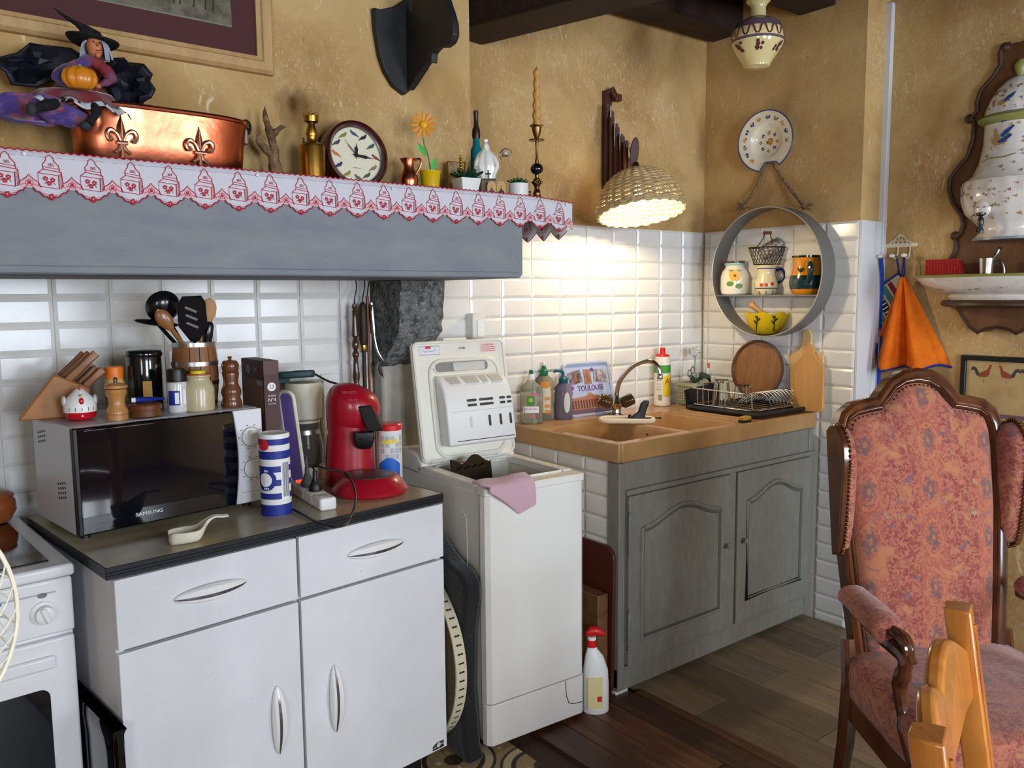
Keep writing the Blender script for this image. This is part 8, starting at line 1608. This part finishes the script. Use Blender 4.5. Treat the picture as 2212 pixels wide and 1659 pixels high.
# ------------------------------------------------------------ shield with carved stag silhouette on the chimney breast
def mp2(px, py, back): q = LN.inverted() @ onM(px, py, back); return (q.x, q.z)
shp = [mp2(x, y, Pb-.02) for x, y in ((807, 15), (822, 20), (850, 14), (872, 0), (892, -14), (912, 4), (932, 14), (942, 20), (944, 60), (940, 110), (926, 150), (905, 180), (875, 205), (850, 185), (832, 155), (820, 120), (810, 60))]
x0 = sum(q[0] for q in shp)/len(shp); sd = thing('trophy_shield', 'black wooden shield carrying a flat carved animal head', 'trophy', m2w(x0, Pb, 0), MA); BW = mat('ebonised_wood', (26, 24, 24), .55, var=((40, 38, 38), 20, .4, .7))
obj('shield', MB().prism([(x-x0, z) for x, z in shp], -.022, -.001), BW, sd, .004, 2)
zq = lambda py: mp2(880, py, Pb-.1)[1]
prof = [(-.022, 178), (-.05, 168), (-.085, 152), (-.115, 138), (-.13, 132), (-.155, 138), (-.16, 118), (-.19, 110), (-.225, 116), (-.255, 112), (-.27, 98), (-.268, 74), (-.255, 50), (-.235, 20), (-.22, -20), (-.24, -60), (-.20, -80), (-.14, -70), (-.08, -30), (-.05, 10), (-.022, 0)]
mb = MB(); mb.loft([[(x, y, zq(py)) for y, py in prof] for x in (-.012, .012)]); obj('carved_head', mb, BW, sd, .003, 2, loc=(mp2(884, 100, Pb-.02)[0]-x0, 0, 0))

# ------------------------------------------------------------ witch doll sitting on the copper pan
b1 = onM(165, 238, .1); s = mpp(b1); zpan = ZSHF+HC; wd = thing('witch_doll', 'seated witch doll with black hat, red dress and little pumpkin', 'doll', (b1.x, b1.y-.02, zpan+.006), face(b1)); oy = onM(165, 238, .1)
h_ = lambda py: (onM(165, py, .08).z-zpan-.006); xx = lambda px: (px-165)*s
def wpt(px, py, y):
    q = Matrix.Rotation(-face(b1), 4, 'Z') @ (onM(px, py, .08+y)-Vector((b1.x, b1.y-.02, zpan+.006))); return q
VEL = mat('crimson_velvet', (112, 14, 30), .9, sheen=.4); BLKC = mat('black_satin', (10, 10, 16), .55, var=((22, 24, 44), 20, .4, .7)); SKIN = mat('doll_skin', (196, 120, 78), .55); HAIR = mat('doll_grey_hair', (150, 156, 166), .8)
TUL = mat('purple_tulle', (70, 52, 120), .6, var=[((130, 60, 66), 26, .5, .62), ((92, 104, 64), 20, .58, .7), ((34, 30, 110), 14, .55, .68)], sheen=.3)
mb = MB(); rings = []
for r, px, py, sy in ((48, 160, 238, .5), (66, 158, 232, .55), (62, 160, 215, .55), (44, 168, 196, .5), (28, 180, 175, .5), (22, 190, 155, .5), (23, 196, 138, .5), (24, 197, 128, .5), (12, 199, 118, .6), (7, 200, 112, .8)): rings.append([(xx(px)+r*s*(1+.10*cos(7*a)*(1 if r > 40 else .1))*cos(a), r*sy*s*sin(a)-(.02 if r > 40 else 0), max(.0, h_(py))+(.006*cos(7*a) if r > 60 else 0)) for a in [2*pi*i/42 for i in range(42)]])
mb.loft(rings); obj('dress', mb, VEL, wd, smooth=60)
skf = lambda u, v, g: (lambda th: Vector((xx(162)+(70+26*v+g)*s*sin(th), -(46+26*v+g)*s*cos(th)-.012-.008*v*cos(9*th), h_(204+24*v+10*u*v+5*v*sin(10*th)))))(radians(-88+176*u)); sk3 = MB(); sk3.surf(lambda u, v: skf(u, v, 0), 48, 8); o = obj('overskirt', sk3, VEL, wd); q = o.modifiers.new('s', 'SOLIDIFY'); q.thickness = .004
lc2 = MB(); lc2.surf(lambda u, v: skf(.06+.88*u, .95+.45*v, 1), 50, 4); o = obj('lace_trim', lc2, mat('doll_lace', (200, 200, 206), .9, var=((20, 20, 24), 60, .5, .56)), wd); q = o.modifiers.new('s', 'SOLIDIFY'); q.thickness = .002
hd3 = Vector((xx(205), -.01, h_(100))); obj('head', MB().sphere(hd3, (17*s, 19*s, 24*s), 20, 14), SKIN, wd); obj('nose', MB().tube([hd3+Vector((4*s, -18*s, 2*s)), hd3+Vector((6*s, -26*s, -4*s))], [4*s, 2*s], 8), SKIN, wd); obj('chin', MB().sphere(hd3+Vector((4*s, -14*s, -19*s)), (6*s, 6*s, 6*s), 10, 8), SKIN, wd)
for dx in (-3, 9): obj('eye', MB().sphere(hd3+Vector((dx*s, -17.5*s, 6*s)), (2.4*s, 1.6*s, 1.8*s), 8, 6), INK, wd)
obj('mouth', MB().tube([hd3+Vector((0, -17.5*s, -10*s)), hd3+Vector((5*s, -18*s, -11.5*s)), hd3+Vector((10*s, -16*s, -9*s))], 1.2*s, 6), mat('doll_lip', (140, 40, 40), .5), wd); obj('neck', MB().tube([hd3+Vector((-3*s, 0, -18*s)), hd3+Vector((-5*s, 2*s, -34*s))], 7*s, 10), SKIN, wd)
rh = random.Random(6); mb = MB()
for k in range(70):
    a = rh.uniform(0, 2*pi); 
    if -2.3 < a-2*pi < -.85 or (3.9 < a < 5.4): continue
    A_ = hd3+Vector((17*s*cos(a), 17*s*sin(a), 10*s)); mb.tube(bez([A_, A_+Vector((8*s*cos(a), 6*s*sin(a)-.004, -10*s)), A_+Vector((rh.uniform(6, 16)*s*cos(a), rh.uniform(2, 14)*s*sin(a), -rh.uniform(20, 44)*s))], 6), 2.4*s, 4)
o = obj('hair', mb, HAIR, wd); o['kind'] = 'stuff'
hat = MB(); Mh = Matrix.Translation(hd3+Vector((-4*s, 2*s, 14*s))) @ Matrix.Rotation(radians(6), 4, 'Y') @ Matrix.Rotation(radians(-10), 4, 'X')
hat.loft([[Mh @ Vector((r*s*cos(a)+ox*s, r*.75*s*sin(a), z*s+(3*s*cos(2*a) if r > 40 else 0))) for a in [2*pi*i/32 for i in range(32)]] for r, ox, z in ((50, 0, -4), (52, 0, -1), (24, 0, 4), (21, -6, 18), (15, -20, 26), (9, -42, 34), (4, -62, 44), (1, -74, 52))]); obj('hat', hat, mat('witch_black', (12, 12, 14), .85, var=((28, 26, 34), 14, .5, .7)), wd)
for sg, pxs in ((-1, ((196, 128), (150, 148), (125, 168), (150, 186))), (1, ((200, 132), (226, 150), (238, 172), (215, 184)))): obj('arm', MB().tube(bez([wpt(px, py, -.02-.022*k) for k, (px, py) in enumerate(pxs)], 14), [11*s]*5+[13*s]*5+[8*s]*3+[5*s]*2, 10), TUL if sg < 0 else mat('sleeve_rose', (150, 60, 66), .6, var=((90, 70, 110), 20, .5, .65)), wd)
for px, py in ((146, 176), (212, 186)): obj('hand', MB().sphere(wpt(px, py, -.085), (6*s, 5*s, 5*s), 10, 8), SKIN, wd)
pm = wpt(172, 170, -.1); PUM = mat('pumpkin_orange', (206, 126, 24), .35, coat=.2); pk2 = MB(); ring = []
pk2.loft([[pm+Vector((r*s*(1+.13*abs(sin(5*a))-.1)*cos(a), r*.8*s*(1+.13*abs(sin(5*a))-.1)*sin(a)*.8, z*s)) for a in [2*pi*i/60 for i in range(60)]] for r, z in ((6, -20), (22, -19), (32, -8), (34, 2), (30, 14), (20, 22), (6, 19))]); pko = obj('pumpkin', pk2, PUM, wd, smooth=70); obj('pumpkin_stalk', MB().tube([pm+Vector((0, 0, 18*s)), pm+Vector((2*s, 0, 28*s))], 3*s, 6), OLV, pko)
def cape(nm, pts, m, depth, y0, seed):
    """crumpled cloth sheet from a fan of picture points"""
    P = [Vector((xx(px), 0, h_(py))) for px, py in pts]; ce = sum(P, Vector())/len(P); mb = MB(); rings = []
    for t in (1, .82, .6, .35, .1): rings.append([Vector((ce.x+(p.x-ce.x)*t, y0+depth*noise.noise(Vector((p.x*30*t+seed, p.z*30*t, seed)))+.012*(1-t), ce.z+(p.z-ce.z)*t)) for p in P])
    mb.loft(rings, True, False, True); o = obj(nm, mb, m, wd, smooth=25); q = o.modifiers.new('s', 'SOLIDIFY'); q.thickness = .006; return o
def ragged(c, rx, ry, n, seed, jag=.12):
    r_ = random.Random(seed); return [(c[0]+rx*(1+r_.uniform(-jag, jag))*cos(2*pi*i/n), c[1]+ry*(1+r_.uniform(-jag, jag))*sin(2*pi*i/n)) for i in range(n)]
cape('cape', [(22, 135), (60, 128), (82, 100), (110, 96), (160, 100), (185, 115), (170, 160), (120, 175), (90, 192), (45, 188), (38, 165), (26, 158)], BLKC, .03, .02, 1.3)
cape('cape', [(220, 130), (240, 120), (258, 112), (268, 120), (300, 122), (318, 140), (312, 155), (322, 175), (312, 195), (292, 205), (290, 226), (262, 232), (235, 222), (225, 190), (212, 165)], BLKC, .035, .01, 4.1)
cape('tulle_skirt', ragged((80, 258), 80, 33, 26, 3, .08), TUL, .03, -.07, 7.7); cape('tulle_skirt', ragged((138, 268), 44, 20, 20, 5, .1), TUL, .02, -.085, 2.2)
obj('leg', MB().tube(bez([wpt(200, 228, -.07), wpt(208, 244, -.1), wpt(192, 266, -.105)], 10), [11*s]*5+[8*s]*6, 10), mat('stocking_black', (16, 16, 18), .9), wd); obj('leg', MB().tube(bez([wpt(120, 224, -.07), wpt(90, 230, -.1), wpt(72, 237, -.105)], 10), [11*s]*5+[8*s]*6, 10), MATS['stocking_black'], wd)
obj('shoe', MB().sphere(wpt(184, 272, -.11), (11*s, 16*s, 9*s), 12, 8), mat('shoe_grey', (50, 50, 56), .8), wd); obj('shoe', MB().sphere(wpt(68, 236, -.11), (9*s, 12*s, 14*s), 12, 8), MATS['shoe_grey'], wd)
